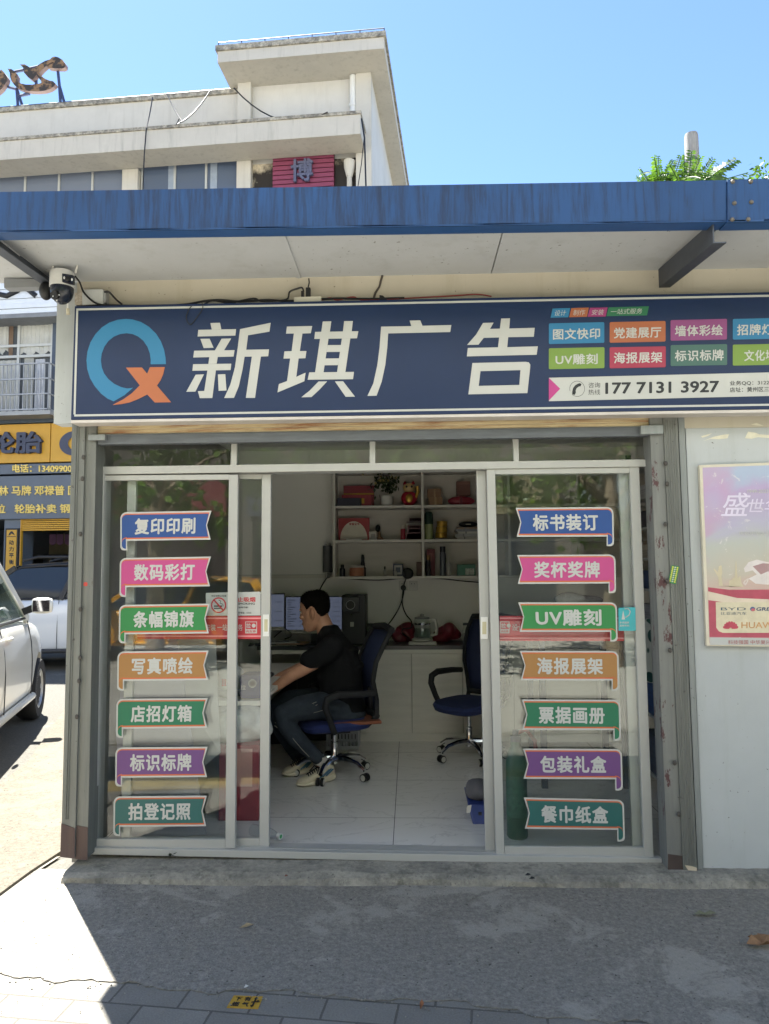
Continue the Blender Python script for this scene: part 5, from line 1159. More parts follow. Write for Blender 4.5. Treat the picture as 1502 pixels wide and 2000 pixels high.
# ---------------------------------------------------------------- gas marker tile, litter
gm_ = thing('gas_marker_tile', 'small yellow gas pipe marker tile set in the grey pavers', 'marker')
q4 = [gnd(443, 1968, .007), gnd(457, 1944, .007), gnd(513, 1946, .007), gnd(504, 1969.5, .007)]
q4 = [gnd(457, 1944, .007), gnd(513.5, 1946, .007), gnd(504, 1969.5, .007), gnd(443, 1967, .007)]
gm_.location = (q4[0]+q4[2])/2; gm_.location.z = 0
tq_ = quadmap(*q4); MB().prism([p for p in q4][::-1], (0, 0, -.004)).build('tile', mat('b08a2c', .6, 0, .15, 25), gm_)
g = MB(); text_on(g, '下有', tq_, (.10, .10, .66, .46), off=(0, 0, .0008), bold=.045, spacing=1.6, face=(0, 0, 1)); text_on(g, '燃气', tq_, (.10, .54, .66, .92), off=(0, 0, .0008), bold=.04, spacing=1.6, face=(0, 0, 1))
for L in ([(.70,.50),(.92,.42),(.92,.52),(.70,.60)], [(.78,.16),(.84,.16),(.82,.9),(.76,.9)], [(.74,.26),(.81,.08),(.88,.26)], [(.70,.78),(.77,.97),(.84,.78)], [(.88,.34),(.98,.47),(.88,.60)]): g.poly([tq_(*p)+V((0, 0, .0016)) for p in L])
g.build('marking', M_black, gm_)
def litter(name, label, cat, px, py, pts, col, z=.018, lift=.01, vein=False):
    c = gnd(px, py, z); mb = MB(); n = len(pts)
    P = [c+V((x, y, lift*(.3+abs(math.sin(i*1.7))))) for i, (x, y) in enumerate(pts)]
    mb.add([c+V((0, 0, lift*.2))]+P, [(0, i+1, (i+1) % n+1) for i in range(n)]); o = mb.build(name, mat(col, .8, 0, .25, 60)); md = o.modifiers.new('s', 'SOLIDIFY'); md.thickness = .0012; bake(o); return tag(o, label, cat)
litter('fallen_leaf', 'big brown curled fallen leaf at the right edge of the asphalt', 'leaf', 1492, 1848, [(-.07,.0),(-.04,.02),(-.045,.045),(-.01,.025),(.0,.06),(.03,.03),(.07,.04),(.05,.0),(.08,-.02),(.03,-.02),(.0,-.03),(-.03,-.02)], '8a6a4c', .018, .028)
litter('fallen_leaf', 'dry leaf fragment on the asphalt in front of the doorway', 'leaf', 481, 1812, [(-.028,-.012),(.0,.012),(.03,.016),(.026,.0),(.0,-.014)], '9a8a6c', .018, .012)
litter('fallen_leaf', 'tiny brown leaf standing where asphalt meets pavers', 'leaf', 824, 1967, [(-.006,-.02),(.006,-.01),(.008,.012),(0,.022),(-.008,.008)], '8a5a3a', .008, .012)
litter('fallen_leaf', 'grey green flattened leaf on the asphalt near the right wall', 'leaf', 1378, 1786, [(-.05,.0),(-.02,.02),(.0,.008),(.03,.022),(.05,.0),(.02,-.01),(.0,-.018),(-.03,-.01)], '6f7058', .018, .008)
litter('litter_scrap', 'white paper scrap on the paving edge above the yellow marker', 'litter', 481, 1929, [(-.008,-.004),(.006,-.006),(.008,.005),(-.004,.007)], 'cfcfcc', .018, .006)
litter('litter_scrap', 'reddish brown chip on the kerb below the doorway', 'litter', 559, 1712, [(-.008,-.004),(.006,-.006),(.008,.005),(-.004,.007)], '6a3a30', .06, .006)
for px, py, lb in ((1031, 1709, 'left'), (1039, 1716, 'right')): litter('tar_spot', '%s black tar blot of two on the kerb under the right door' % lb, 'stain', px, py, [(-.014,-.006),(0,.012),(.012,.008),(.012,-.01),(-.002,-.014)], '1c1c1e', .078, .004)
tuft = MB(); c = gnd(335, 1670, .082)
for i in range(14): leaf(tuft, c+rvec()*.006, V((rnd.uniform(-1, 1), rnd.uniform(-1, .2), rnd.uniform(.1, .9))), rvec(), rnd.uniform(.015, .03), .004)
tag(tuft.build('weed_tuft', mat('22301c', .7)), 'dark weed tuft growing out of the gap under the door sill', 'weed')

# ================================================================ inside the shop
M_lam = mat('dcd9d2', .55, 0, .06, 3, stretch=(1, 1, 8), name='pale_laminate'); M_navyf = mat('18264f', .85, 0, .15, 30, name='navy_fabric'); M_bluef = mat('1d2a5e', .85, 0, .12, 30); M_blkf = mat('1b1c20', .8, 0, .1, 30)
BW = 3.118
def bx(name, px0, px1, py0, py1, y, dep, mt, parent=None, bevel=.004, zb=None):
    a, b = at(px0, py0, y), at(px1, py1, y); z0 = b.z if zb is None else zb
    return MB().box(a.x, y, z0, b.x, y+dep, a.z).build(name, mt, parent, bevel=bevel)
# counter along the back wall
ct = thing('storage_counter', 'pale laminate counter with cupboard doors along the back wall', 'counter', (.9, 2.9, FZ))
cx0 = at(703, 1262, 2.65).x; ctz = at(800, 1264, 2.63).z; plz = at(800, 1431, 2.65).z
MB().box(cx0-.9, 2.62, ctz-.02, 2.39, BW-.002, ctz+.012).build('worktop', mat('3b3c40', .3, 0, .1), ct); MB().box(cx0-.9, 2.625, ctz-.055, 2.39, 2.66, ctz-.021).build('edge_strip', M_lam, ct)
MB().box(cx0, 2.655, FZ+.001, 2.39, BW-.01, ctz-.056).build('carcass', mat('a9a69f', .6), ct); MB().box(cx0+.0, 2.645, FZ+.0005, 2.39, 2.654, plz-.004).build('plinth', M_lam, ct)
xs_ = [cx0+.003, at(804.5, 1350, 2.63).x, at(904, 1350, 2.63).x, at(1004, 1350, 2.63).x, 1.6, 2.38]
for a, b in zip(xs_, xs_[1:]): MB().box(a+.003, 2.636, plz, b-.003, 2.654, ctz-.058).build('cupboard_door', M_lam, ct, bevel=.002)
# wall shelf
ws = thing('wall_shelf', 'white open wall shelf of six bays crowded with small things', 'shelf', (.6, 3.0, 1.5)); sy0 = 2.84
sx0 = at(650, 1000, sy0).x; sz = [at(740, py, sy0).z for py in (1130, 1058.5, 991.5)]; topz = 2.45; sx1 = 2.36; sxm = at(826, 1050, sy0).x
M_sh = mat('cbc8c2', .6, 0, .04)
MB().box(sx0, BW-.02, sz[0], sx1, BW-.003, topz).build('back_panel', mat('bdb9b2', .6, 0, .06, 4, stretch=(1, 1, 6)), ws)
MB().box(sx0, sy0, sz[0], sx0+.022, BW-.021, topz).build('side', M_sh, ws)
for z in sz+[topz]: MB().box(sx0+(.023 if z != sz[0] else -.03), sy0-.001, z-.003, sx1, BW-.021, z+.02).build('shelf_board', M_sh, ws)
for i in range(3):
    for x in (sxm, sxm+.78, sxm+1.4): MB().box(x-.011, sy0, sz[i]+.021, x+.011, BW-.021, (sz+[topz])[i+1]-.004).build('divider', M_sh, ws)
ST = [z+.0205 for z in sz]            # standing heights: bottom, middle, top row
def item(name, label, cat, px, row, y=2.93, group=None): return thing(name, label, cat, (at(px, 1050, y).x, y, ST[row] if row is not None else 0), group)
def ibox(t, name, px0, px1, h0, h1, y, dep, mt, bevel=.004):   # heights in px above the shelf
    k_ = (y+3.9)/1450; z = t.location.z; return MB().box(at(px0, 1050, y).x, y, z+h0*k_, at(px1, 1050, y).x, y+dep, z+h1*k_).build(name, mt, t, bevel=bevel)
def ilathe(t, name, px, prof, y, mt, n=16):
    k_ = (y+3.9)/1450; return MB().lathe((at(px, 1050, y).x, y+.03, t.location.z), [(r*k_, h*k_) for r, h in prof], n).build(name, mt, t, smooth=True)
M_rgift = mat('7d1428', .4); M_card = mat('8f6f55', .8); M_gold = mat('b08d3c', .3, .6, .2)
t = item('gift_box', 'dark red flat gift box standing at the left of the top shelf bay', 'box', 702, 2); ibox(t, 'box', 671, 731, 0, 42, 2.98, .05, M_rgift); ibox(t, 'ribbon', 671, 731, 24, 27, 2.977, .0025, M_gold)
t = item('gift_box', 'second crimson box leaning in front of the dark red gift box', 'box', 695, 2); ibox(t, 'box', 668, 726, 0, 23, 2.93, .04, mat('8c1c30', .4)); ibox(t, 'label', 690, 712, 6, 16, 2.928, .0015, M_gold)
t = item('folder', 'blue black folder lying before the red gift boxes', 'folder', 680, 2); ibox(t, 'cover', 659, 703, 0, 16, 2.88, .035, mat('23253a', .5)); ibox(t, 'spine', 703.3, 706, 0, 16, 2.88, .035, M_black)
t = item('potted_plant', 'small leafy plant in a white ribbed pot between gift boxes and cat figure', 'plant', 755, 2, 2.92)
ilathe(t, 'pot', 755.5, [(10, 0), (11.5, 1), (12.2, 20), (10.5, 20.5), (0, 18)], 2.9, mat('c9c8c4', .5)); lf = MB(); c = at(753, 952, 2.93)
for i in range(150): leaf(lf, c+V((rnd.gauss(0, .055), rnd.gauss(0, .03), rnd.gauss(.03, .04))), rvec(), rvec(), .045, .014)
lf.build('leaves', mat('2f3f22', .6, 0, .4, 40), t); lf = MB()
for i in range(26): leaf(lf, c+V((rnd.gauss(0, .075), -.04, rnd.gauss(.075, .02))), rvec(), rvec(), .035, .014)
lf.build('blossoms', mat('a3935a', .6), t)
t = item('cat_figurine', 'red and gold beckoning cat figurine on the top shelf', 'figurine', 800, 2, 2.9); k_ = 6.8/1450; X = at(800, 1050, 2.93).x; Z = ST[2]
MB().ball((X, 2.93, Z+15*k_), 16*k_, 13*k_, 15.5*k_, 16, 12).build('body', mat('9c1f33', .3), t, smooth=True); hd = MB().ball((X, 2.92, Z+35*k_), 12.5*k_, 10*k_, 10*k_, 16, 12).build('head', mat('b59a6a', .3), t, smooth=True)
for s in (-1, 1): MB().lathe((X+s*8*k_, 2.92, Z+42*k_), [(4.2*k_, 0), (3*k_, 4*k_), (0, 8*k_)], 10).build('ear', mat('a02238', .3), hd, smooth=True)
for s in (-1, 1): MB().ball((X+s*5*k_, 2.92-9.4*k_, Z+37*k_), 2.2*k_, 1*k_, 2.4*k_, 10, 8).build('eye', M_black, hd, smooth=True)
MB().tube([(X+13*k_, 2.91, Z+16*k_), (X+17*k_, 2.89, Z+26*k_), (X+15.5*k_, 2.88, Z+38*k_)], [3*k_, 3.2*k_, 3.6*k_], 10).build('raised_paw', M_gold, t, smooth=True); MB().ball((X, 2.93-12*k_, Z+14*k_), 7*k_, 2*k_, 9*k_, 12, 8).build('gold_coin', M_gold, t, smooth=True)
t = item('cardboard_box', 'lower brown cardboard box of two at the left of the top right bay', 'box', 851, 2); ibox(t, 'box', 838, 865, 0, 17, 2.92, .14, M_card); ibox(t, 'tape', 849, 854, 0, 17.05, 2.9195, .1, mat('a58a68', .4))
t = item('cardboard_box', 'upper cardboard box of two at the left of the top right bay', 'box', 851, 2); t.location.z += 17.3*k_; ibox(t, 'box', 836, 863, 0, 16, 2.93, .12, mat('85674f', .8)); ibox(t, 'tape', 848, 852, 0, 16.05, 2.9295, .08, mat('a58a68', .4))
t = item('wrapped_parcel', 'red plastic wrapped parcel in the top right bay', 'parcel', 902, 2); MB().ball((at(902, 1050, 2.95).x, 2.96, ST[2]+9*k_), 27*k_, .05, 10*k_, 14, 8).build('parcel', mat('8a2a3a', .3, 0, .2, 30), t, smooth=True); ibox(t, 'strap', 899, 904, 0, 18.5, 2.905, .11, mat('6a1c2c', .4))
t = item('brown_carton', 'brown carton standing on the red wrapped parcel', 'box', 906, 2); t.location.z += 19.5*k_; ibox(t, 'box', 893, 920, 0, 28, 2.94, .05, mat('6e4c44', .7)); ibox(t, 'flap', 893, 920, 22, 28.3, 2.9385, .0012, mat('7d5a50', .7))
# middle row
t = item('award_plate', 'certificate plate with red border and pale round field on the middle shelf', 'award', 690, 1); ibox(t, 'plate', 661, 722, 0, 44, 2.97, .012, mat('9c2b32', .4)); z = t.location.z
g = MB(); g.poly([(at(691, 1050, 2.9685).x+27*k_*math.cos(R(a)), 2.9685, z+(2+36*max(0, math.sin(R(a))))*k_) for a in range(0, 181, 12)]); g.build('field', mat('c9c2b4', .4), t)
g = MB(); text_on(g, '荣誉证书', quadmap((at(682, 1050, 2.9675).x, 2.9675, z+35*k_), (at(702, 1050, 2.9675).x, 2.9675, z+35*k_), (at(702, 1050, 2.9675).x, 2.9675, z+30*k_), (at(682, 1050, 2.9675).x, 2.9675, z+30*k_)), bold=.03); g.build('lettering', mat('a02830', .4), t); ibox(t, 'stand', 676, 706, 0, 3, 2.92, .04, M_white)
t = item('white_carton', 'small white carton beside the certificate plate', 'box', 730, 1); ibox(t, 'box', 721, 736, 0, 17, 2.92, .06, mat('bdbab4', .5)); ibox(t, 'label', 724, 733, 4, 12, 2.9185, .001, mat('8f8c88', .5))
t = item('hand_bell', 'small black knob shaped bell behind the white carton', 'bell', 740, 1, 2.98); ilathe(t, 'base', 741, [(9, 0), (9, 3), (3, 8), (2, 18)], 2.98, M_card); ilathe(t, 'knob', 738, [(2, 17), (5, 20), (5, 27), (2, 31), (0, 31.5)], 2.98, M_black)
t = item('red_can', 'red drink can with a pale cap beside the stack of pink books', 'can', 787, 1); ilathe(t, 'can', 787, [(4.6, 0), (5, 1), (5, 20), (4.2, 22)], 2.9, mat('8c2638', .3)); ilathe(t, 'cap', 787, [(4, 22.1), (4.3, 25), (3, 28), (0, 28.2)], 2.9, mat('b8aca4', .4))
hts = [(0, 13, 793, 823, '8a6468'), (13.2, 22, 796, 822.5, '96767a'), (22.2, 28, 797, 823, '8a6064'), (28.2, 32, 795, 820, 'b8b4ae'), (32.2, 36, 794, 822, '9a8f90'), (36.2, 42, 800, 823, '5a3848')]
for i, (h0, h1, a, b, c) in enumerate(hts):
    t = item('book', '%s of the pile of books in the middle shelf bay' % ('lowest thick pink book', 'second book up, greyish pink', 'third book, dusty rose,', 'thin off white book, fourth', 'thin grey book, fifth', 'dark plum book at the top')[i], 'book', 808, 1, group='books piled on the middle shelf'); t.location.z += h0*k_; ibox(t, 'cover', a, b, 0, h1-h0, 2.9, .16, mat(c, .6), .001); ibox(t, 'pages', a+2, b+.2, .8, h1-h0-.8, 2.9, .15, mat('a59d92', .8), 0)
t = item('tea_canister', 'tall canister with dark green top and pale lime label on the middle shelf', 'canister', 838, 1); ilathe(t, 'body', 838, [(8, 0), (8.2, 1), (8.2, 30)], 2.89, mat('8a9468', .4)); ilathe(t, 'upper_body', 838, [(8.2, 30.1), (8.2, 50), (6, 54), (0, 54.3)], 2.89, mat('22382c', .4))
for i in range(3):
    t = item('tape_roll', '%s golden tape roll in the stack of three on the middle shelf' % ('lowest', 'middle', 'topmost')[i], 'tape', 863, 1, group='tape rolls on the shelf'); t.location.z += (3+i*11)*k_; ilathe(t, 'roll', 862+i, [(6, .2), (11.5-.4*i, .2), (11.5-.4*i, 10.6), (6, 10.6), (6, .2)], 2.9, M_gold, 22); ilathe(t, 'core', 862+i, [(5, .1), (5.8, .1), (5.8, 10.8), (5, 10.8), (5, .1)], 2.9, M_card, 18)
t = item('notebook', 'dark flat notebook under the golden tape rolls', 'notebook', 872, 1); ibox(t, 'cover', 850, 893, 0, 2.6, 2.88, .15, mat('7a7068', .6), .001); ibox(t, 'spine', 848, 849.8, 0, 2.6, 2.88, .15, M_black, 0)
ph_ = [(0, 5, 891, 936, 'a9a8a4'), (5.2, 11, 889, 938, '9a9c9f'), (11.2, 15, 894, 938, 'b0aea8'), (15.2, 20, 890, 940, '80848c'), (20.2, 24, 893, 939, '8c7a6a')]
for i, (h0, h1, a, b, c) in enumerate(ph_):
    t = item('paper_bundle', '%s bundle of papers in the pile at the right of the middle shelf' % ('lowest', 'second', 'third', 'fourth, bluish', 'topmost, brownish')[i], 'papers', 912, 1, group='paper bundles on the middle shelf'); t.location.z += h0*k_; ibox(t, 'sheets', a, b, 0, h1-h0, 2.9, .17, mat(c, .7), 0); ibox(t, 'band', a+15, a+18, -.02, h1-h0+.1, 2.898, .17, mat('77787a', .6), 0)
t = item('black_case', 'black glossy pouch lying on the paper pile', 'case', 915, 1); t.location.z += 24.4*k_; MB().ball((at(915, 1050, 2.95).x, 2.96, t.location.z+5.5*k_), 19*k_, .05, 6*k_, 16, 8).build('case', mat('16181d', .35), t, smooth=True); ibox(t, 'badge', 910, 920, 4, 6, 2.908, .003, mat('a59d8a', .4), 0)
# bottom row
t = item('ink_bottle', 'small black ink bottle at the far left of the bottom shelf', 'bottle', 668, 0); ilathe(t, 'bottle', 668, [(5.5, 0), (5.5, 15), (3, 17)], 2.9, mat('20222c', .3)); ilathe(t, 'cap', 668, [(3.4, 17.1), (3.4, 23), (0, 23.2)], 2.9, M_black)
t = item('sweet_jar', 'clear jar with orange label and pale lid on the bottom shelf', 'jar', 696, 0); ilathe(t, 'jar', 696, [(13, 0), (14.5, 1), (14.5, 15), (13, 17)], 2.9, mat('a86e54', .3)); ilathe(t, 'lid', 696, [(14, 17.1), (14, 21), (0, 21.4)], 2.9, mat('b4afa8', .4)); ibox(t, 'label', 690, 702, 2, 14, 2.8975, .001, mat('c0bab0', .5), 0)
t = item('statuette', 'slim dark statuette standing behind the orange label jar', 'statuette', 709, 0, 3.0); ilathe(t, 'base', 709, [(5, 0), (5, 16), (4, 18)], 3.0, M_black); ilathe(t, 'figure', 708, [(4, 17), (4.5, 24), (3, 30), (3.6, 36), (2.6, 41), (0, 43)], 3.0, mat('1f2128', .3))
t = item('dropper_bottle', 'tiny clear dropper bottle left of the blue picture frame', 'bottle', 751, 0); ilathe(t, 'bottle', 751, [(2.6, 0), (2.6, 12), (1.5, 13)], 2.9, mat('8e8c88', .3)); ilathe(t, 'cap', 751, [(1.8, 13.1), (1.6, 19), (0, 19.4)], 2.9, M_black)
t = item('picture_frame', 'small blue framed picture on the bottom shelf', 'picture', 777, 0); ibox(t, 'frame', 767, 787, 0, 24, 2.95, .012, mat('2b3350', .4)); ibox(t, 'mat', 769.5, 784.5, 3, 21, 2.9488, .001, mat('a9a8a4', .5), 0); ibox(t, 'picture', 772.5, 781.5, 7, 17, 2.9476, .001, mat('3c4658', .5), 0)
t = item('glue_bottle', 'small white glue bottle before the blue picture frame', 'bottle', 771.5, 0); ilathe(t, 'bottle', 771.5, [(3.2, 0), (3.2, 9), (1.2, 11)], 2.88, mat('a8a6a2', .4)); ilathe(t, 'nozzle', 771.5, [(1.4, 11), (.6, 16), (0, 17)], 2.88, mat('b8b6b2', .4))
t = item('small_carton', 'brown carton at the right end of the bottom left bay', 'box', 818, 0); ibox(t, 'box', 813, 825, 0, 25, 2.95, .05, mat('6c5750', .7)); ibox(t, 'lid', 812.7, 825.2, 25.1, 27, 2.949, .052, mat('5f4c47', .7))
t = item('red_folder', 'dull red upright folder in the bottom right bay', 'folder', 840, 0, 2.98); ibox(t, 'cover', 833, 849, 0, 52, 2.98, .06, mat('6e3036', .6)); ibox(t, 'spine_label', 838, 844, 28, 44, 2.9788, .001, mat('8c5a58', .6), 0)
t = item('sauce_bottle', 'dark bottle with an ochre cap before the red folder', 'bottle', 836, 0); ilathe(t, 'bottle', 836, [(5, 0), (5, 27), (2.6, 32)], 2.88, mat('2c2a33', .3)); ilathe(t, 'cap', 836, [(3.4, 31), (3.4, 40), (0, 40.4)], 2.88, mat('8c6a3c', .5))
t = item('spray_can', 'tall grey spray can on the bottom right shelf', 'spray can', 864.5, 0); ilathe(t, 'can', 864.5, [(6, 0), (6, 42), (5, 46)], 2.89, mat('5d6068', .3, .3)); ilathe(t, 'cap', 864.5, [(5.4, 46), (5.4, 57), (0, 57.6)], 2.89, mat('33363d', .4))
t = item('spray_bottle', 'slim white spray bottle beside the tall grey can', 'bottle', 876, 0); ilathe(t, 'bottle', 876, [(4.2, 0), (4.2, 24), (1.6, 28)], 2.88, mat('a3a19e', .4)); ilathe(t, 'nozzle', 876, [(1.7, 28), (1.5, 38), (0, 38.5)], 2.88, mat('b4b2ae', .4))
t = item('tissue_box', 'green printed tissue box at the right of the bottom shelf', 'box', 910, 0); ibox(t, 'box', 893, 928, 0, 22, 2.88, .1, mat('3f7260', .5, 0, .25, 30)); ibox(t, 'panda_print', 908, 925, 2, 14, 2.8788, .001, mat('9aa39a', .5, 0, .5, 60), 0)
hg = thing('hanging_adapter', 'black plug adapter hanging under the shelf over the wall sockets', 'adapter', at(796, 1130, 2.83)); MB().ball(at(796, 1120, 2.80), .055, .03, .052, 7, 6).build('body', M_black, hg)
MB().tube([at(793, 1131, 2.82), at(790, 1138, 3.0), at(788, 1146, 3.09)], .006, 6).build('lead', M_black, hg)
wcab('black cable hanging from the wall socket in a curve down to the counter left', [(789, 1150, 3.09), (787, 1166, 3.08), (778, 1190, 3.05), (762, 1215, 2.98), (745, 1233, 2.9), (730, 1241, 2.85)], .006)
wcab('black kettle lead looping from the wall socket down to the counter', [(787, 1152, 3.09), (786, 1180, 3.08), (793, 1200, 3.05), (803, 1213, 2.98), (803, 1226, 2.9), (788, 1228, 2.86), (786, 1236, 2.84), (800, 1246, 2.80)], .006)
wcab('long black cable stapled along the wall under the shelf', [(654, 1128, 2.9), (690, 1131, 2.95), (740, 1133, 3.0), (800, 1129, 3.0), (860, 1130, 3.0), (905, 1135, 3.0), (960, 1139, 3.0)], .006)
for i, (a, b) in enumerate(((779, 796.5), (798, 815.5))):
    t = thing('wall_socket', 'white wall socket plate, %s of two under the shelf' % ('left with a black plug' if i == 0 else 'right and empty'), 'socket', at((a+b)/2, 1144, 3.1), 'wall sockets'); p0, p1 = at(a, 1135, 3.105), at(b, 1153, 3.105)
    MB().box(p0.x, 3.105, p1.z, p1.x, 3.117, p0.z).build('plate', mat('c9c8c4', .4), t, bevel=.002); g = MB()
    for dx in (-.3, .3): g.box((p0.x+p1.x)/2+dx*.04-.003, 3.1035, p0.z-.03, (p0.x+p1.x)/2+dx*.04+.003, 3.1045, p0.z-.02)
    g.build('slots', M_black, t)
    if i == 0: MB().lathe(((p0.x+p1.x)/2, 3.104, p1.z+.025), [(.026, 0), (.026, .03), (.0, .034)], 14, (0, -1, 0)).build('plug', M_black, t)
t = thing('tube_lamp', 'grey tubular unit hanging on the wall left of the shelf', 'lamp', at(640, 1128, 3.05)); a, b = at(640, 1066, 3.06), at(640, 1118, 3.06); MB().tube([b, a], .046, 14).build('tube', mat('5f6064', .5, 0, .1), t, smooth=True); MB().tube([at(640, 1119, 3.06), at(640, 1129, 3.06)], .022, 10).build('fitting', M_chrome, t); MB().tube([at(640, 1061, 3.06), at(640, 1066, 3.06)], .03, 10).build('cap', M_chrome, t); MB().tube([at(638, 1129, 3.06), at(628, 1145, 3.08), at(620, 1162, 3.08)], .006, 6).build('lead', M_black, t)
t = thing('cable_trunking', 'white cable trunking strip along the back wall left of the shelf', 'trunking', at(580, 1130, 3.1)); a, b = at(500, 1126, 3.1), at(648, 1129, 3.1); MB().box(-1.62, 3.1, b.z, b.x, 3.117, b.z+.03).build('strip', M_lam, t, bevel=.002); MB().box(-1.62, 3.099, b.z+.031, b.x, 3.117, b.z+.034).build('lid_line', M_alu2, t)
# things on the counter
ktop = ctz+.0125
def onc(name, label, cat, px, y=2.8): return thing(name, label, cat, (at(px, 1250, y).x, y, ktop))
t = onc('drink_dispenser', 'tall black drink dispenser with a white ring on the back counter', 'dispenser', 690, 2.72); MB().box(at(668, 1200, 2.72).x, 2.73, ktop, at(714, 1200, 2.72).x, 3.08, at(690, 1162, 2.72).z).build('body', mat('24262c', .45), t, bevel=.008)
MB().box(at(668, 1200, 2.7).x, 2.66, at(680, 1195, 2.7).z, at(702, 1200, 2.7).x, 2.729, at(690, 1165, 2.7).z).build('head', mat('2c2f36', .4), t, bevel=.008); c = at(684.5, 1181.5, 2.655); MB().lathe(c, [(.038, 0), (.041, .004), (.037, .006), (.036, .001), (.037, .0005)], 26, (0, -1, 0)).build('ring', mat('b9bbbf', .3), t, smooth=True); MB().lathe(c, [(.036, 0), (.036, .0065), (.0, .0068)], 26, (0, -1, 0)).build('dial', M_black, t)
a = at(684, 1215, 2.72); MB().box(a.x, 2.727, at(684, 1224, 2.72).z, at(691, 1224, 2.72).x, 2.7295, a.z).build('label', mat('a7a99f', .5), t); MB().lathe(at(686, 1199, 2.67), [(.008, 0), (.007, .012)], 8, (0, 0, -1)).build('spout', M_chrome, t)
t = onc('desk_speaker', 'small black loudspeaker beside the drink dispenser', 'speaker', 722, 2.75); MB().box(at(716, 1230, 2.75).x, 2.76, ktop, at(730, 1230, 2.75).x, 2.88, at(720, 1219, 2.75).z).build('cabinet', M_black, t, bevel=.004); MB().lathe(at(722.5, 1229, 2.758), [(.026, 0), (.024, .004), (.01, .0), (.0, .003)], 18, (0, -1, 0)).build('cone', mat('3a3c42', .4), t)
t = onc('router_box', 'flat black box lying on the counter right of the speaker', 'box', 740, 2.72); MB().box(at(724, 1250, 2.72).x, 2.72, ktop, at(758, 1250, 2.72).x, 2.9, at(740, 1243, 2.72).z).build('case', M_black, t, bevel=.005); MB().box(at(730, 1250, 2.72).x, 2.7185, ktop+.012, at(750, 1250, 2.72).x, 2.7195, ktop+.018).build('vent', mat('3a3c42', .4), t)
t = onc('glass_kettle', 'glass kettle with white handle and base on the counter', 'kettle', 828, 2.8); cx_ = at(825, 1250, 2.82).x; k2 = 6.72/1450
MB().lathe((cx_, 2.86, ktop), [(20*k2, 0), (20.5*k2, 8*k2), (17*k2, 10*k2), (0, 10.2*k2)], 24).build('base', mat('c9c7c2', .4), t, smooth=True); MB().lathe((cx_, 2.86, ktop+10.5*k2), [(15*k2, 0), (16.5*k2, 3*k2), (16*k2, 30*k2), (14.5*k2, 36*k2)], 24).build('glass_body', M_glass2, t, smooth=True)
MB().lathe((cx_, 2.86, ktop+11*k2), [(0, 0), (14.3*k2, .5*k2), (15.4*k2, 3*k2), (15.2*k2, 17*k2), (0, 17.2*k2)], 24).build('water', glass_mat('water', (.8, .86, .86), .06), t, smooth=True)
MB().lathe((cx_, 2.86, ktop+46.8*k2), [(15*k2, 0), (14.5*k2, 3*k2), (4*k2, 5*k2), (3.5*k2, 9*k2), (0, 10*k2)], 22).build('lid', mat('8f9092', .3), t, smooth=True); MB().lathe((cx_, 2.86, ktop+36*k2), [(16.6*k2, 0), (17*k2, 3*k2), (15.6*k2, 3.2*k2)], 22).build('steel_band', M_chrome, t, smooth=True)
MB().tube([(cx_+15*k2, 2.85, ktop+45*k2), (cx_+26*k2, 2.83, ktop+44*k2), (cx_+28*k2, 2.83, ktop+32*k2), (cx_+27*k2, 2.83, ktop+18*k2), (cx_+17*k2, 2.84, ktop+15*k2)], 3.4*k2, 10).build('handle', mat('c9c7c0', .4), t, smooth=True)
t = onc('serving_tray', 'thin white tray on the counter in front of the kettle', 'tray', 826, 2.68); MB().box(at(798, 1250, 2.67).x, 2.66, ktop, at(853, 1250, 2.67).x, 2.79, ktop+.025).build('tray', mat('bdbbb6', .4), t, bevel=.008); MB().box(at(802, 1250, 2.67).x, 2.668, ktop+.0255, at(849, 1250, 2.67).x, 2.782, ktop+.027).build('mat', mat('a5a39e', .5), t)
def crumple(name, label, cat, c, rx, ry, rz, mt, seed=1, n=26, m_=16, amp=.25, parent=None):
    r2 = random.Random(seed); mb = MB().ball((0, 0, 0), 1, 1, 1, n, m_); dirs = [(Vector((r2.gauss(0, 1), r2.gauss(0, 1), r2.gauss(0, 1))).normalized(), r2.uniform(3, 7), r2.uniform(0, 6)) for _ in range(14)]
    for v in mb.v:
        d = v.copy(); s_ = sum(math.sin(d.dot(q_)*f_+p_) for q_, f_, p_ in dirs)/14; k__ = 1+amp*s_*2; v.x = c[0]+d.x*rx*k__; v.y = c[1]+d.y*ry*k__; v.z = max(c[2]+d.z*rz*k__, c[2]-rz*.9)
    o = mb.build(name, mt, parent); o.data.shade_smooth(); return tag(o, label, cat) if parent is None else o
crumple('plastic_bag', 'crumpled red plastic bag behind the kettle at its left', 'bag', (at(792, 1240, 2.92).x, 2.98, ktop+.075), .095, .08, .08, mat('6f2230', .35, 0, .2, 20), 3, 40, 26, .75)
crumple('plastic_bag', 'crumpled red plastic bag right of the kettle handle', 'bag', (at(873, 1240, 2.92).x, 2.98, ktop+.07), .10, .08, .08, mat('742433', .35, 0, .2, 20), 8, 40, 26, .75)
t = onc('glass_bottle', 'clear glass bottle with dark cap at the right of the counter', 'bottle', 910, 2.82); bxx = at(910.5, 1250, 2.84).x; MB().lathe((bxx, 2.86, ktop), [(8*k2, 0), (8.2*k2, 1*k2), (8.2*k2, 22*k2), (5*k2, 30*k2), (5*k2, 34*k2)], 18).build('bottle', M_glass2, t, smooth=True); MB().lathe((bxx, 2.86, ktop+34.2*k2), [(5.6*k2, 0), (5.6*k2, 4*k2), (0, 4.2*k2)], 14).build('cap', M_darksteel, t); MB().lathe((bxx, 2.86, ktop+5*k2), [(8.3*k2, 0), (8.3*k2, 13*k2)], 18).build('label', mat('9d9f98', .5), t)
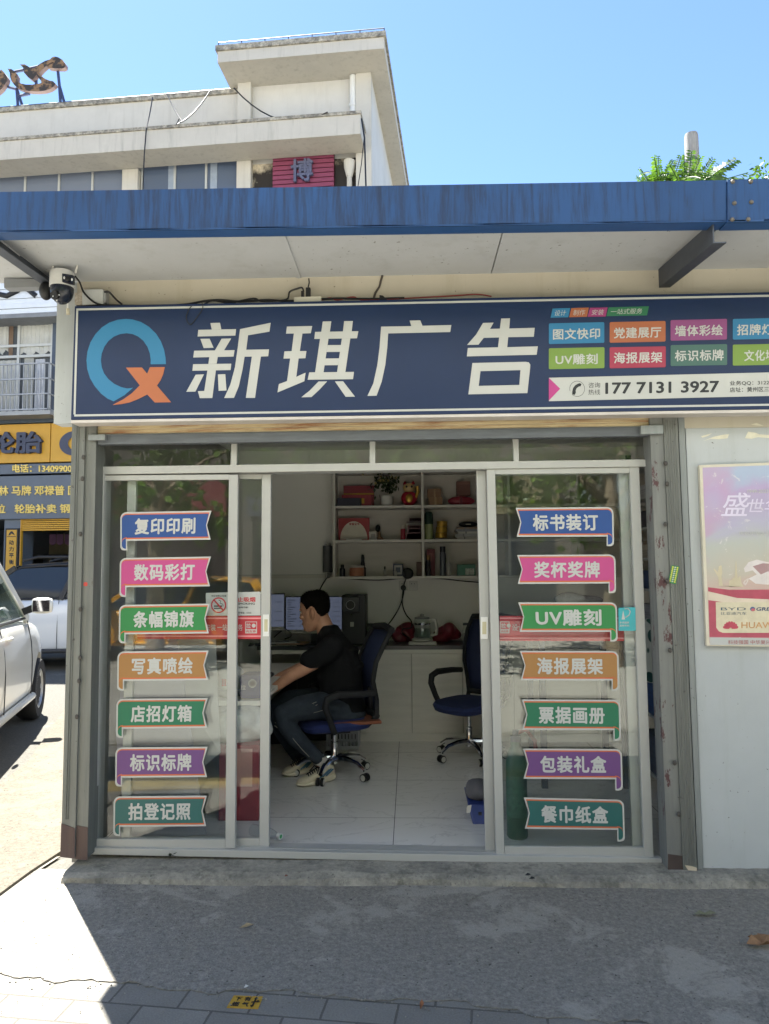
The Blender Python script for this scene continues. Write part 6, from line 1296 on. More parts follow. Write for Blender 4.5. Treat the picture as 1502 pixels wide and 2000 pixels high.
# desk with screens at the left
dk = thing('computer_desk', 'pale side desk along the left wall where the man works', 'desk', (-1.3, 1.6, FZ)); dz = .755; dx1 = -.93
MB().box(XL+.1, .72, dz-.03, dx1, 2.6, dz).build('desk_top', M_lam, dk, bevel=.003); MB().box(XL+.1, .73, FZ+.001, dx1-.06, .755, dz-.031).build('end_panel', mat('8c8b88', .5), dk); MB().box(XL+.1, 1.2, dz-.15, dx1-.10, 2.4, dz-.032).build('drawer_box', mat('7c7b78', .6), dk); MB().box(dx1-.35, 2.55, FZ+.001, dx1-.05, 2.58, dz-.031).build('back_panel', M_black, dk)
MB().box(cx0-.9, 2.68, FZ+.001, cx0-.02, 3.1, FZ+.6).build('desk_shade_box', M_black, dk)  # black box stands in for the shade under the open worktop
def monitor(label, px0, px1, py0, py1, y, rz, lines):
    c = at((px0+px1)/2, (py0+py1)/2, y); w_, h_ = (px1-px0)*(y+3.9)/1450, (py1-py0)*(y+3.9)/1450
    t = thing('monitor', label, 'monitor', (0, 0, 0), 'monitors on the desk'); zb = ktop-c.z
    MB().box(-w_/2, 0, -h_/2, w_/2, .03, h_/2).build('case', M_black, t, bevel=.004); MB().box(-w_/2+.008, -.0015, -h_/2+.035, w_/2-.008, -.0005, h_/2-.008).build('screen', glow(hx('9aa6c6'), .03), t)
    MB().box(-w_/2+.004, -.002, -h_/2+.003, w_/2-.004, -.0006, -h_/2+.032).build('chin', mat('b4b2ac', .4), t)
    g = MB()
    for i in range(lines):
        z = h_/2-.03-i*(h_-.08)/lines; L_ = rnd.uniform(.03, .09); g.box(-w_/2+.02, -.0022, z, -w_/2+.02+L_, -.0017, z-.006); 
        if i % 2: g.box(-w_/2+.13, -.0022, z, -w_/2+.14, -.0017, z-.008); g.box(w_/2-.09, -.0022, z, w_/2-.02, -.0017, z-.004)
    g.build('screen_lines', glow(hx('3d4a5c'), .015), t)
    MB().box(-.03, .031, zb+.015, .03, .06, 0).build('neck', M_black, t); MB().box(-.12, -.03, zb, .12, .14, zb+.014).build('foot', M_black, t, bevel=.004)
    t.location = c; t.rotation_euler.z = rz; return t
monitor('wide lit monitor behind the man head', 557, 669, 1165, 1237, 2.74, 0, 12); monitor('second monitor partly behind the door stile at the left', 470, 556, 1160, 1232, 2.66, R(8), 6)
for i, (px, w_, h0, rz, c) in enumerate(((548, .30, .0, .1, 'a9a59a'), (572, .26, .012, -.15, '9c7a5c'), (552, .24, .022, .25, 'b4b4b2'))):
    t = thing('paper_stack', '%s on the desk below the lit monitor' % ('lowest sheaf of papers', 'brown envelope', 'white sheaf topmost')[i], 'papers', (at(px, 1255, 2.75).x, 2.72, ktop+h0), 'papers by the monitor'); b_ = ktop+h0; MB().cbox((t.location.x, 2.74, b_+.005), w_, .2, .01, rz).build('sheets', mat(c, .7), t); MB().cbox((t.location.x, 2.73, b_+.0107), w_*.5, .1, .001, rz).build('print', mat('77757a', .7), t)
wcab('black computer cable looping on the desk under the left monitor', [(535, 1245, 2.72), (545, 1236, 2.7), (556, 1229, 2.69), (566, 1234, 2.69), (568, 1243, 2.7), (556, 1248, 2.7)], .005)
kbd = thing('keyboard', 'black keyboard on the side desk under the hands of the man', 'keyboard', (-1.12, 1.62, dz)); MB().cbox((-1.12, 1.62, dz+.011), .15, .44, .02).build('case', M_black, kbd, bevel=.004)
for i in range(5):
    for j in range(14): MB().cbox((-1.17+i*.026, 1.43+j*.029, dz+.0245), .02, .023, .006).build('key', M_dark, kbd)
# white crate under the counter
cr = thing('plastic_crate', 'white lattice plastic crate under the desk behind the chair', 'crate', (at(668, 1450, 2.35).x, 2.4, FZ)); y0 = 2.35; xa, xb = at(637, 1450, y0).x, at(700, 1450, y0).x; hz = .15; Mcr = mat('a9acb4', .5)
MB().box(xa, y0, FZ+.001, xb, y0+.25, FZ+.012).build('bottom', Mcr, cr)
for yy in (y0, y0+.24):
    g = MB(); g.box(xa, yy, FZ+.0125, xb, yy+.01, FZ+.03).box(xa, yy, FZ+.128, xb, yy+.01, FZ+.15); n = 9
    for i in range(n+1): x = xa+(xb-xa-.012)*i/n; g.box(x, yy+.001, FZ+.0301, x+.012, yy+.009, FZ+.1279)
    g.box(xa, yy+.002, FZ+.075, xb, yy+.008, FZ+.085); g.build('lattice_side', Mcr, cr)
for xx in (xa, xb-.01): MB().box(xx, y0+.011, FZ+.0125, xx+.01, y0+.239, FZ+.15).build('end_side', Mcr, cr)

# ---------------------------------------------------------------- office chairs (facing -x)
def office_chair(label, loc, rz, seatm, backm, k_=1.0, sz=.42):
    t = thing('office_chair', label, 'chair', (0, 0, 0), 'swivel office chairs')
    s = MB(); n = 20
    def ring(z, kx): return [(.25*kx*math.copysign(abs(math.cos(a))**.55, math.cos(a)), .245*kx*math.copysign(abs(math.sin(a))**.55, math.sin(a)), z-.02*max(0, -math.cos(a))**2) for a in [2*math.pi*i/n for i in range(n)]]
    rings = [ring(sz-.075, .78), ring(sz-.06, .95), ring(sz-.03, 1.0), ring(sz-.008, .95), ring(sz+.004, .75)]
    s.add([p for r_ in rings for p in r_], [(i*n+j, i*n+(j+1) % n, (i+1)*n+(j+1) % n, (i+1)*n+j) for i in range(4) for j in range(n)]+[list(range(n)), list(range(4*n, 5*n))]); s.build('seat', seatm, t, smooth=True)
    pr = [(.20, sz-.05), (.268, sz+.02), (.262, sz+.14), (.235, sz+.27), (.255, sz+.40), (.315, sz+.53), (.375, sz+.625)]
    wd = [.16, .19, .20, .205, .215, .225, .215]
    fr_ = MB()
    for sgn in (-1, 1): fr_.tube([(x, sgn*w_, z) for (x, z), w_ in zip(pr, wd)], [.018]*7, 8)
    fr_.tube([(pr[-1][0], -wd[-1], pr[-1][1]), (pr[-1][0]+.012, 0, pr[-1][1]+.018), (pr[-1][0], wd[-1], pr[-1][1])], .026, 8); fr_.tube([(pr[1][0], -wd[1], pr[1][1]), (pr[1][0], wd[1], pr[1][1])], .022, 8)
    fr_.tube([(.1, 0, sz-.08), (.24, 0, sz-.06), (.285, 0, sz+.04), (.275, 0, sz+.2)], .026, 8); fr_.build('back_frame', M_blkf, t, smooth=True)
    vs = []; m_ = 9
    for (x, z), w_ in zip(pr[1:], wd[1:]):
        for j in range(m_): u_ = -1+2*j/(m_-1); vs.append((x+.022*(1-u_*u_), u_*(w_-.01), z))
    pn = MB().add(vs, [(i*m_+j, i*m_+j+1, (i+1)*m_+j+1, (i+1)*m_+j) for i in range(5) for j in range(m_-1)]).build('backrest', backm, t, smooth=True); md = pn.modifiers.new('s', 'SOLIDIFY'); md.thickness = .012; bake(pn)
    for sgn in (-1, 1):
        MB().tube([(.235, sgn*.235, sz+.19), (.15, sgn*.275, sz+.195), (-.04, sgn*.28, sz+.20), (-.115, sgn*.28, sz+.175), (-.13, sgn*.278, sz+.12), (-.09, sgn*.265, sz+.02), (-.055, sgn*.24, sz-.07)], [.022, .024, .026, .026, .024, .022, .022], 10).build('armrest', M_blkf, t, smooth=True)
    MB().lathe((0, 0, .09), [(.032, 0), (.032, .04), (.026, .06), (.026, .15), (.016, .152), (.016, sz-.17)], 16).build('gas_lift', M_chrome, t, smooth=True); MB().cbox((0, 0, sz-.09), .2, .16, .035).tube([(-.02, .1, sz-.09), (-.04, .24, sz-.1)], .008, 6).build('mechanism', M_black, t)
    for i in range(5):
        a = 2*math.pi*i/5+.35; c_, s_ = math.cos(a), math.sin(a); lg_ = MB().tube([(.02*c_, .02*s_, .125), (.12*c_, .12*s_, .128), (.21*c_, .21*s_, .112), (.27*c_, .27*s_, .075)], [.026, .022, .018, .015], 8).build('leg', M_chrome, t, smooth=True)
        cs = MB(); px_, py_ = .275*c_, .275*s_
        for sg_ in (-1, 1): cs.lathe((px_+sg_*.008*-s_, py_+sg_*.008*c_, .028), [(.012, 0), (.028, .001), (.028, .016), (.02, .018), (0, .018)], 16, (sg_*-s_, sg_*c_, 0))
        cs.build('caster', M_black, lg_, smooth=True); cr_ = MB()
        for sg_ in (-1, 1): cr_.lathe((px_+sg_*.0262*-s_, py_+sg_*.0262*c_, .028), [(.014, 0), (.021, .002), (.014, .004)], 16, (sg_*-s_, sg_*c_, 0))
        cr_.build('hub_ring', mat('b4b3ae', .4), lg_, smooth=True)
    t.location = loc; t.rotation_euler.z = rz; t.scale = (k_,)*3; return t
M_mesh1 = mat('27345a', .7, 0, .1, 60)
ch_c = at(653, 1485, 1.58)
office_chair('black mesh office chair with blue seat under the seated man', (ch_c.x, 1.58, FZ), R(19), M_bluef, M_mesh1)
ch2 = at(917, 1450, 2.10)
office_chair('empty navy blue office chair half hidden by the right door stile', (ch2.x, 2.10, FZ), R(50), M_navyf, mat('131f42', .75, 0, .1, 60), 1.0, .45)
cush = at(678, 1402, 1.60)

# ---------------------------------------------------------------- the seated man
def limb(mb, pts, rs, n=14):
    mb.tube(pts, rs, n)
    for p, r in zip(pts, rs): mb.ball(p, r*1.0, None, None, n, 8)
def remesh(ob, vox, it=6, fac=.5):
    md = ob.modifiers.new('r', 'REMESH'); md.mode = 'VOXEL'; md.voxel_size = vox
    md = ob.modifiers.new('s', 'SMOOTH'); md.iterations = it; md.factor = fac
    bake(ob); ob.data.shade_smooth(); return ob
def ellip(mb, secs, n=20):
    "secs: (centre, half depth along x, half width along y, optional tilt) stacked closed rings"
    vs = []
    for c, a, b in secs:
        for j in range(n):
            g = 2*math.pi*j/n; vs.append(Vector(c)+Vector((a*math.cos(g), b*math.sin(g), 0)))
    k = len(secs); fs = [(i*n+j, i*n+(j+1) % n, (i+1)*n+(j+1) % n, (i+1)*n+j) for i in range(k-1) for j in range(n)]
    mb.add(vs, fs+[list(range(n)), list(range((k-1)*n, k*n))])
YC = 1.62
mp = lambda px, py, y: at(px, py, y-.01)
man = thing('person', 'man in black T shirt, grey jeans and cream trainers, seated in profile at the desk', 'person', (at(660, 1450, YC).x, YC-.01, FZ))
def skin_mat():
    b = NB('skin'); b.set(Base_Color=b.ramp(b.noise(9, 4), [(.3, hx('a87a62')), (.7, hx('bd8f75'))]), Roughness=.5, Specular_IOR_Level=.4); return b.m
M_skin = skin_mat()
def fabric(name, a, d, sc_=4, bs=.3, bsc=9, streak=(1, 1, 1)):
    b = NB(name); b.set(Base_Color=b.ramp(b.noise(sc_, 6, .65, streak), [(.3, hx(d)), (.7, hx(a))]), Roughness=.9, Specular_IOR_Level=.2)
    b.bump(b.math('ADD', b.noise(bsc, 3, .5, streak, 1.0), b.math('MULTIPLY', b.noise(400, 2), .04)), bs, .03); return b.m
M_shirt = fabric('black_cotton', '17181b', '101114', 4, .35, 8); M_jean = fabric('washed_denim', '3f4750', '262c35', 5, .35, 10)
TS = [((674, 1398), .145, .160), ((670, 1375), .152, .165), ((666, 1345), .150, .160), ((664, 1305), .152, .162), ((659, 1278), .142, .178), ((653, 1258), .120, .190), ((647, 1244), .098, .165), ((645, 1234), .080, .10)]
tors = [(mp(px, py, YC), a, b) for (px, py), a, b in TS]
hd_c = mp(614.5, 1193, YC); HS = 1.06; HROT = Matrix.Rotation(R(-9), 3, 'Y') @ Matrix.Rotation(R(-15), 3, 'Z')
HP = [(-.138, -.072, -.03, .024), (-.128, -.088, -.012, .040), (-.112, -.096, .012, .052), (-.092, -.098, .036, .060), (-.07, -.0965, .056, .066), (-.045, -.0975, .072, .069), (-.018, -.094, .087, .072), (.003, -.0925, .094, .074), (.025, -.099, .100, .076), (.06, -.096, .104, .078), (.092, -.082, .097, .072), (.115, -.056, .078, .056), (.130, -.02, .045, .03), (.135, .005, .02, .012)]
def headring(z, f, b, w_, n=28, grow=0.):
    out = []
    for j in range(n):
        g = 2*math.pi*j/n; c, s = math.cos(g), math.sin(g); cx = (f+b)/2; rx = (b-f)/2+grow; ex = .82
        x = cx+rx*math.copysign(abs(c)**ex, c); y = (w_+grow)*math.copysign(abs(s)**ex, s)
        if c < 0: y *= 1-.12*abs(c)
        out.append(Vector((x, y, z)))
    return out
def H(v): return hd_c + HROT @ (Vector(v)*HS)
bm_ = MB()
rings = [headring(*h) for h in HP]; n = 28
bm_.add([H(p) for r_ in rings for p in r_], [(i*n+j, i*n+(j+1) % n, (i+1)*n+(j+1) % n, (i+1)*n+j) for i in range(len(rings)-1) for j in range(n)]+[list(range(n)), list(range((len(rings)-1)*n, len(rings)*n))])
bm_.tube([H((-.093, 0, .012)), H((-.104, 0, -.012)), H((-.111, 0, -.034)), H((-.102, 0, -.046))], [.008*HS, .010*HS, .0115*HS, .009*HS], 10)
for s in (-1, 1):
    bm_.ball(H((-.103, s*.012, -.041)), .010*HS, .009*HS, .008*HS, 10, 8)
    bm_.ball(H((-.085, s*.033, .022)), .016, .022, .009, 12, 8); bm_.ball(H((-.083, s*.045, -.03)), .016, .02, .018, 12, 8)
    e_ = Matrix.Rotation(s*R(18), 3, 'Z'); bm_.ball(H((.012, s*.078, -.012)), .019*HS, .008*HS, .034*HS, 12, 9, HROT @ e_); bm_.ball(H((.010, s*.076, -.042)), .010*HS, .007*HS, .011*HS, 10, 8)
bm_.ball(H((-.099, 0, -.074)), .011, .021, .0065, 12, 8); bm_.ball(H((-.0985, 0, -.086)), .011, .018, .0075, 12, 8); bm_.ball(H((-.091, 0, -.118)), .014, .02, .013, 12, 8)
nk = [mp(641, 1240, YC), mp(634, 1226, YC), mp(627, 1208, YC), mp(622, 1195, YC)]; limb(bm_, nk, [.074, .066, .062, .062], 16)
ellip(bm_, [(c, a*.9, b*.9) for c, a, b in tors])
armN = [mp(650, 1262, 1.43), mp(632, 1283, 1.40), mp(608, 1297, 1.375), mp(586, 1311, 1.36), mp(568, 1320, 1.365), mp(548, 1335, 1.38), mp(530, 1348, 1.40), mp(522, 1354, 1.41)]
rN = [.062, .056, .050, .044, .044, .037, .029, .027]
armF = [mp(647, 1260, 1.81), mp(622, 1285, 1.84), mp(592, 1303, 1.84), mp(568, 1314, 1.83), mp(548, 1322, 1.82), mp(531, 1332, 1.80), mp(523, 1336, 1.79)]
rF = [.062, .054, .046, .043, .036, .029, .027]
limb(bm_, armN, rN); limb(bm_, armF, rF)
def hand(w, d, side):
    d = d.normalized(); dn = Vector((0, 0, 1)); sd_ = d.cross(dn).normalized(); up = sd_.cross(d)
    bm_.ball(w+d*.045, .048, .040, .016, 14, 8, Matrix((d, sd_, up)).transposed())
    for i, (o, L_) in enumerate(((-.030, .070), (-.010, .080), (.010, .076), (.029, .060))):
        b0 = w+d*.080+sd_*o; bm_.tube([b0-d*.02, b0, b0+d*L_*.40+up*.010, b0+d*L_*.72-up*.004, b0+d*L_*.95-up*.022], [.0100, .0095, .0090, .0082, .0068], 8); bm_.ball(b0+d*L_*.95-up*.022, .0068, None, None, 8, 6)
    t0 = w+d*.025+sd_*side*.032; bm_.tube([t0, t0+d*.030+sd_*side*.018-up*.006, t0+d*.058+sd_*side*.022-up*.014], [.0135, .0115, .0085], 8)
hand(armN[-1], V((-.9, .12, -.12)), -1); hand(armF[-1], V((-.9, -.1, -.08)), 1)
legN = [mp(664, 1386, 1.52), mp(625, 1378, 1.48), mp(585, 1384, 1.44), mp(553, 1396, 1.42), mp(556, 1410, 1.42), mp(577, 1440, 1.43), mp(602, 1464, 1.46), mp(626, 1487, 1.50)]
rLN = [.105, .098, .088, .074, .070, .064, .053, .047]
legF = [mp(660, 1384, 1.72), mp(615, 1368, 1.76), mp(570, 1370, 1.78), mp(536, 1380, 1.79), mp(534, 1395, 1.79), mp(553, 1430, 1.77), mp(572, 1462, 1.75), mp(588, 1488, 1.73)]
limb(bm_, legN, [r_*.84 for r_ in rLN]); limb(bm_, legF, [r_*.84 for r_ in rLN])
SHN = (gnd(651, 1523, FZ), gnd(580, 1540, FZ)); SHF = (gnd(609, 1508, FZ), gnd(552, 1519, FZ))
for q, (h_, t_) in ((legN[-1], SHN), (legF[-1], SHF)):
    bm_.tube([q, q+V((0, 0, -.05)), h_.lerp(t_, .3)+V((0, 0, .07)), h_.lerp(t_, .75)+V((0, 0, .042))], [.036, .034, .03, .022], 10)
body = bm_.build('body', M_skin, man); remesh(body, .0052, 4, .45)
# clothing
sh_ = MB(); ellip(sh_, [(c, a*1.04+.006, b*1.04+.006) for c, a, b in tors[:-1]]+[(mp(645, 1233, YC), .086, .115), (mp(643, 1226, YC), .075, .088), (mp(641, 1220, YC), .070, .074)])
limb(sh_, [mp(650, 1262, 1.44), mp(632, 1277, 1.40), mp(614, 1286, 1.385), mp(605, 1290, 1.38)], [.086, .082, .076, .074], 16); limb(sh_, [mp(647, 1260, 1.80), mp(624, 1281, 1.83), mp(608, 1290, 1.835)], [.084, .078, .073], 16)
for px, py, r_ in ((630, 1318, .05), (700, 1300, .03), (690, 1270, .03)): sh_.ball(mp(px, py, YC), r_*1.5, .13, r_, 14, 9)
sh_ = sh_.build('t_shirt', M_shirt, man); remesh(sh_, .009, 16, .5)
jn = MB(); jn.ball(mp(672, 1392, YC), .165, .185, .095, 20, 12); limb(jn, legN[:-1]+[mp(622, 1481, 1.49)], rLN, 16); limb(jn, legF[:-1]+[mp(585, 1482, 1.73)], rLN, 16)
jn = jn.build('jeans', M_jean, man); remesh(jn, .009, 6, .5)
st_ = MB(); Mst = mat('9a9890', .9)
for L, y, r0 in ([((575, 1405), (600, 1396), (628, 1388), (640, 1385)), 1.385, .004], [((560, 1424), (575, 1446), (592, 1466), (604, 1478)), 1.372, .003]): st_.tube([mp(px, py, y-.005) for px, py in L], .0016, 5)
for a, b in (((608, 1375), (618, 1371)), ((609, 1382), (620, 1376)), ((607, 1378), (613, 1375)), ((536, 1417), (544, 1423)), ((537, 1411), (542, 1414))): st_.tube([mp(*a, 1.382), mp(*b, 1.382)], .0022, 4)
st_.build('stitching', Mst, jn)
# hair: cap grown from the head rings, cut along the hairline
def interp(tab, x):
    for (x0, y0), (x1, y1) in zip(tab, tab[1:]):
        if x <= x1: return y0+(y1-y0)*max(0, min(1, (x-x0)/(x1-x0)))
    return tab[-1][1]
HL = [(-.11, .070), (-.085, .066), (-.07, .060), (-.05, .046), (-.036, .02), (-.028, .0), (-.018, .002), (-.010, .018), (.012, .026), (.028, .012), (.042, -.03), (.065, -.068), (.11, -.078)]
hb = MB(); zs_ = [-.11+.0075*i for i in range(34)]; zs_ = [z for z in zs_ if z < .137]; n2 = 56; cols4 = [[(h[0], h[k_]) for h in HP] for k_ in (1, 2, 3)]; lastc = None
for z in zs_:
    ring_ = headring(z, *[interp(c_, z) for c_ in cols4], n2)
    for p in ring_:
        cxm = .005; d = Vector((p.x-cxm, p.y, max(0, p.z-.02)*.9)); d.normalize(); zm = interp(HL, p.x); q = max(0, min(1, (p.z-zm)/.03)); fade = .35+.65*max(0, min(1, (p.z-zm)/.075))
        hb.v.append(H(p+d*(-.006+(.005+.0105*fade)*q*q*(3-2*q))))
hb.f = [(i*n2+j, i*n2+(j+1) % n2, (i+1)*n2+(j+1) % n2, (i+1)*n2+j) for i in range(len(zs_)-1) for j in range(n2)]+[list(range((len(zs_)-1)*n2, len(zs_)*n2)), list(range(n2))]
M_hair = fabric('short_black_hair', '1a1613', '0b0a09', 90, .6, 160)
ha = hb.build('hair', M_hair, man, smooth=True)
md = ha.modifiers.new('u', 'SUBSURF'); md.levels = 1; md.render_levels = 1
tx2 = bpy.data.textures.new('hair_clumps', 'CLOUDS'); tx2.noise_scale = .007; md = ha.modifiers.new('d', 'DISPLACE'); md.texture = tx2; md.strength = .006; md.mid_level = .5; bake(ha); ha.data.shade_smooth()
st_ = MB(); r4 = random.Random(3)
for v in ha.data.vertices:
    p = Vector(v.co)+rootloc(man); q = (HROT.transposed() @ (p-hd_c))/HS; zm = interp(HL, q.x)
    if q.z < zm+.006: continue
    for i in range(2):
        nrm = (Vector(v.normal)+V((r4.gauss(0, .5), r4.gauss(0, .5), r4.gauss(0, .5)))).normalized(); a = p+V((r4.gauss(0, .003), r4.gauss(0, .003), r4.gauss(0, .003)))-nrm*.003; L_ = r4.uniform(.006, .014)*(.5 if q.z < zm+.04 else 1); t_ = nrm.orthogonal()*.0011
        st_.add([a-t_, a+t_, a+nrm*L_], [(0, 1, 2)])
st_.build('hair_strands', M_hair, ha)
# fade at the side of the head
for s in (-1, 1):
    MB().tube([H((-.093, s*.018, .024)), H((-.090, s*.034, .029)), H((-.078, s*.052, .024))], [.003, .0042, .0025], 6).build('eyebrow', M_hair, man)
    e = MB().ball(H((-.0885, s*.031, .004)), .009, .0135, .0065, 12, 8).build('eye', mat('cfc7bd', .3), man, smooth=True); MB().ball(H((-.0955, s*.031, .003)), .0045, .0055, .0055, 10, 8).build('iris', M_black, e, smooth=True); MB().tube([H((-.094, s*.018, .008)), H((-.0975, s*.031, .0115)), H((-.088, s*.046, .007))], .002, 5).build('lash', M_hair, man)
MB().tube([H((-.107, .019, -.080)), H((-.1105, 0, -.0795)), H((-.107, -.019, -.080))], .0022, 6).build('lip_line', mat('7a4a40', .5), man)
# shoes
def shoe(heel, toe, name='trainer', flip=1):
    d = (toe-heel); L = d.length; d.normalize(); s = d.cross(V((0, 0, 1))).normalized(); up = V((0, 0, 1)); z0 = FZ+.003
    def ring(u, w_, zb, zt, m_=16):
        c = heel+d*(u*L); out = []
        for j in range(m_):
            g = 2*math.pi*j/m_; y = w_*math.copysign(abs(math.cos(g))**.7, math.cos(g)); z = (zb+zt)/2+(zt-zb)/2*math.copysign(abs(math.sin(g))**.75, math.sin(g)); p = c+s*y; out.append(V((p.x, p.y, z0+z)))
        return out
    def loft(rs_, nm, mt, sm=2):
        k = len(rs_); m_ = len(rs_[0]); o = MB().add([p for r_ in rs_ for p in r_], [(i*m_+j, i*m_+(j+1) % m_, (i+1)*m_+(j+1) % m_, (i+1)*m_+j) for i in range(k-1) for j in range(m_)]+[list(range(m_)), list(range((k-1)*m_, k*m_))]).build(nm, mt, man, smooth=True, sub=sm); bake(o); o.data.shade_smooth(); return o
    M_up = mat('c2b9a2', .7, 0, .12, 25); M_so = mat('cbc3ae', .6, 0, .1, 20)
    up_ = loft([ring(.0, .022, .04, .085), ring(.05, .036, .025, .112), ring(.18, .040, .022, .122), ring(.30, .040, .022, .112), ring(.45, .043, .022, .098), ring(.62, .047, .020, .078), ring(.8, .046, .018, .062), ring(.93, .034, .018, .05), ring(.99, .015, .02, .036)], name, M_up)
    loft([ring(-.035, .02, .022, .052), ring(.02, .042, .002, .05), ring(.2, .045, .0, .046), ring(.45, .046, .0, .042), ring(.68, .052, .0, .036), ring(.86, .047, .004, .032), ring(.98, .026, .014, .032), ring(1.02, .008, .022, .03)], 'sole', M_so)
    ln = MB()
    for i in range(6):
        u = .42+i*.055; zt = .108-(u-.42)*.105; a, b = heel+d*(u*L)+s*.022, heel+d*((u+.03)*L)-s*.022; ln.tube([V((a.x, a.y, z0+zt-.012)), V(((a.x+b.x)/2, (a.y+b.y)/2, z0+zt+.003)), V((b.x, b.y, z0+zt-.014))], .0042, 6)
    for k_ in (-1, 1): c = heel+d*(.46*L); ln.tube([V((c.x, c.y, z0+.108)), V((c.x+s.x*k_*.03, c.y+s.y*k_*.03, z0+.115)), V((c.x+s.x*k_*.045+d.x*.03, c.y+s.y*k_*.045+d.y*.03, z0+.08))], .0036, 6)
    ln.build('laces', M_black, up_)
    for k_ in (-1, 1):
        sp_ = MB(); 
        for (u0, h0, u1, h1, w0) in ((.10, .085, .30, .05, .0405), (.16, .09, .40, .05, .043), (.22, .088, .50, .045, .0455)):
            a, b = heel+d*(u0*L)+s*k_*w0*.98, heel+d*(u1*L)+s*k_*(w0+.0015); sp_.tube([V((a.x, a.y, z0+h0)), V(((a.x+b.x)/2+s.x*k_*.002, (a.y+b.y)/2+s.y*k_*.002, z0+(h0+h1)/2)), V((b.x, b.y, z0+h1))], .005, 6)
        sp_.build('blue_stripe', mat('3f6a86', .5), up_)
shoe(*SHN); shoe(*SHF)
for q in (legN[-1], legF[-1]): MB().tube([q+V((.0, 0, .03)), q+V((.006, -.004, -.03)), V((q.x-.01, q.y-.01, FZ+.095))], [.046, .044, .041], 12).build('sock', mat('bdbab4', .9), man, smooth=True)
cu_ = thing('seat_cushion', 'thin brown cushion edge between the man and the blue seat', 'cushion', (at(690, 1405, 1.6).x, 1.6, .52)); p = at(680, 1402, 1.58); MB().cbox((p.x+.04, 1.58, p.z-.004), .34, .38, .022, R(14)).build('pad', mat('7d4a34', .8), cu_, bevel=.008); MB().cbox((p.x+.04, 1.58, p.z+.0085), .30, .34, .002, R(14)).build('cover', mat('6c3f2e', .8), cu_)

# ---------------------------------------------------------------- things seen through the glass at the left
def board(label, P, y0, y1, mt):
    (a, b, c, d) = P; q = [at(*a, y1), at(*b, y1), at(*c, y0), at(*d, y0)]; t = thing('foam_board', label, 'board', (q[2]+q[3])/2, 'pale boards leaning inside the left window')
    nrm = ((q[1]-q[0]).cross(q[3]-q[0])).normalized(); MB().prism(q, nrm*.012*(1 if nrm.y > 0 else -1)).build('panel', mt, t); e = MB().prism([q[0]-nrm*0+V((0, -.001, .001)), q[1]+V((0, -.001, .001)), q[1]+V((0, .013, .001)), q[0]+V((0, .013, .001))], (0, 0, .004)).build('edge', M_alu2, t)
board('big lilac grey board leaning inside the left window with its foot at the glass', ((206, 1228), (342, 1224), (402, 1630), (246, 1640)), .26, .62, mat('9c98a4', .6, 0, .05))
board('pale grey board leaning behind the lilac board inside the left window', ((262, 1218), (420, 1222), (430, 1470), (275, 1600)), .5, .8, mat('a9a8a6', .6, 0, .05))
rb = thing('red_carton', 'big red display carton on the floor behind the left glass', 'box', (at(470, 1600, .75).x, .75, FZ)); a, b = at(428, 1455, .6), at(505, 1640, .6); MB().box(a.x, .6, FZ+.001, b.x, .85, a.z).build('box', mat('7d2530', .5, 0, .1), rb, bevel=.004); MB().box(a.x+.04, .598, FZ+.2, b.x-.04, .5995, FZ+.42).build('pale_print', mat('b0847c', .5), rb)
crumple('wrapped_bundle', 'white plastic wrapped bundle on top of the red carton', 'bundle', (at(458, 1420, .7).x, .72, a.z+.10), .20, .13, .115, mat('b3b6b5', .25, 0, .1, 20), 5, 34, 22, .3)
crumple('plastic_sheet', 'crumpled clear plastic sheet lying beside the leaning boards', 'plastic', (at(395, 1375, .7).x, .8, .54), .14, .12, .16, mat('8d9294', .2, 0, .12, 20), 11, 34, 22, .35)
hm = thing('safety_helmet', 'white safety helmet with a red mark on the side desk behind the left glass', 'helmet', (at(447, 1290, .9).x, .9, dz)); hc = at(446, 1270, .86); MB().ball((hc.x, .92, dz+.085), .105, .125, .115, 22, 14).build('shell', mat('cbcac6', .3), hm, smooth=True); MB().lathe((hc.x, .92, dz+.045), [(.108, 0), (.132, -.004), (.132, .002), (.108, .012)], 24).build('brim', mat('c3c2be', .3), hm, smooth=True); MB().cbox((hc.x-.01, .797, dz+.10), .03, .004, .045).build('red_mark', mat('a02a30', .4), hm)
nb = thing('navy_bag', 'navy printed bag with a white round logo on the side desk end', 'bag', (at(488, 1350, .75).x, .8, dz)); a, b = at(466, 1318, .75), at(508, 1352, .75); o = MB().box(a.x, .76, dz+.001, b.x+.03, .94, a.z).build('bag', mat('1f2c5c', .6, 0, .1), nb, bevel=.03)
lc = at(493, 1335, .757); MB().lathe((lc.x, .7585, lc.z), [(.026, 0), (.026, .001), (.018, .001), (.018, 0)], 18, (0, -1, 0)).build('round_logo', M_signwhite, nb); g = MB(); text_on(g, '拉', quadmap(at(470, 1338, .757), at(480, 1338, .757), at(480, 1347, .757), at(470, 1347, .757)), bold=.02); g.build('print', M_signwhite, nb)
bt = thing('water_bottle', 'clear plastic bottle with white and green cap lying on the floor by the left stile', 'bottle', (at(540, 1637, .35).x, .35, FZ)); a = gnd(524, 1628, FZ+.033); b = gnd(545, 1633, FZ+.033); d_ = (b-a).normalized(); a = b-d_*.20
MB().lathe(a, [(.02, 0), (.032, .008), (.032, .12), (.024, .16), (.013, .185), (.013, .19)], 18, d_).build('bottle', M_glass2, bt, smooth=True); MB().lathe(a+d_*.191, [(.0165, 0), (.0165, .022), (0, .0222)], 16, d_).build('cap', mat('c9cac6', .4), bt, smooth=True); MB().lathe(a+d_*.2135, [(.011, 0), (.0, .0004)], 14, d_).build('cap_mark', mat('2f8a4f', .4), bt)
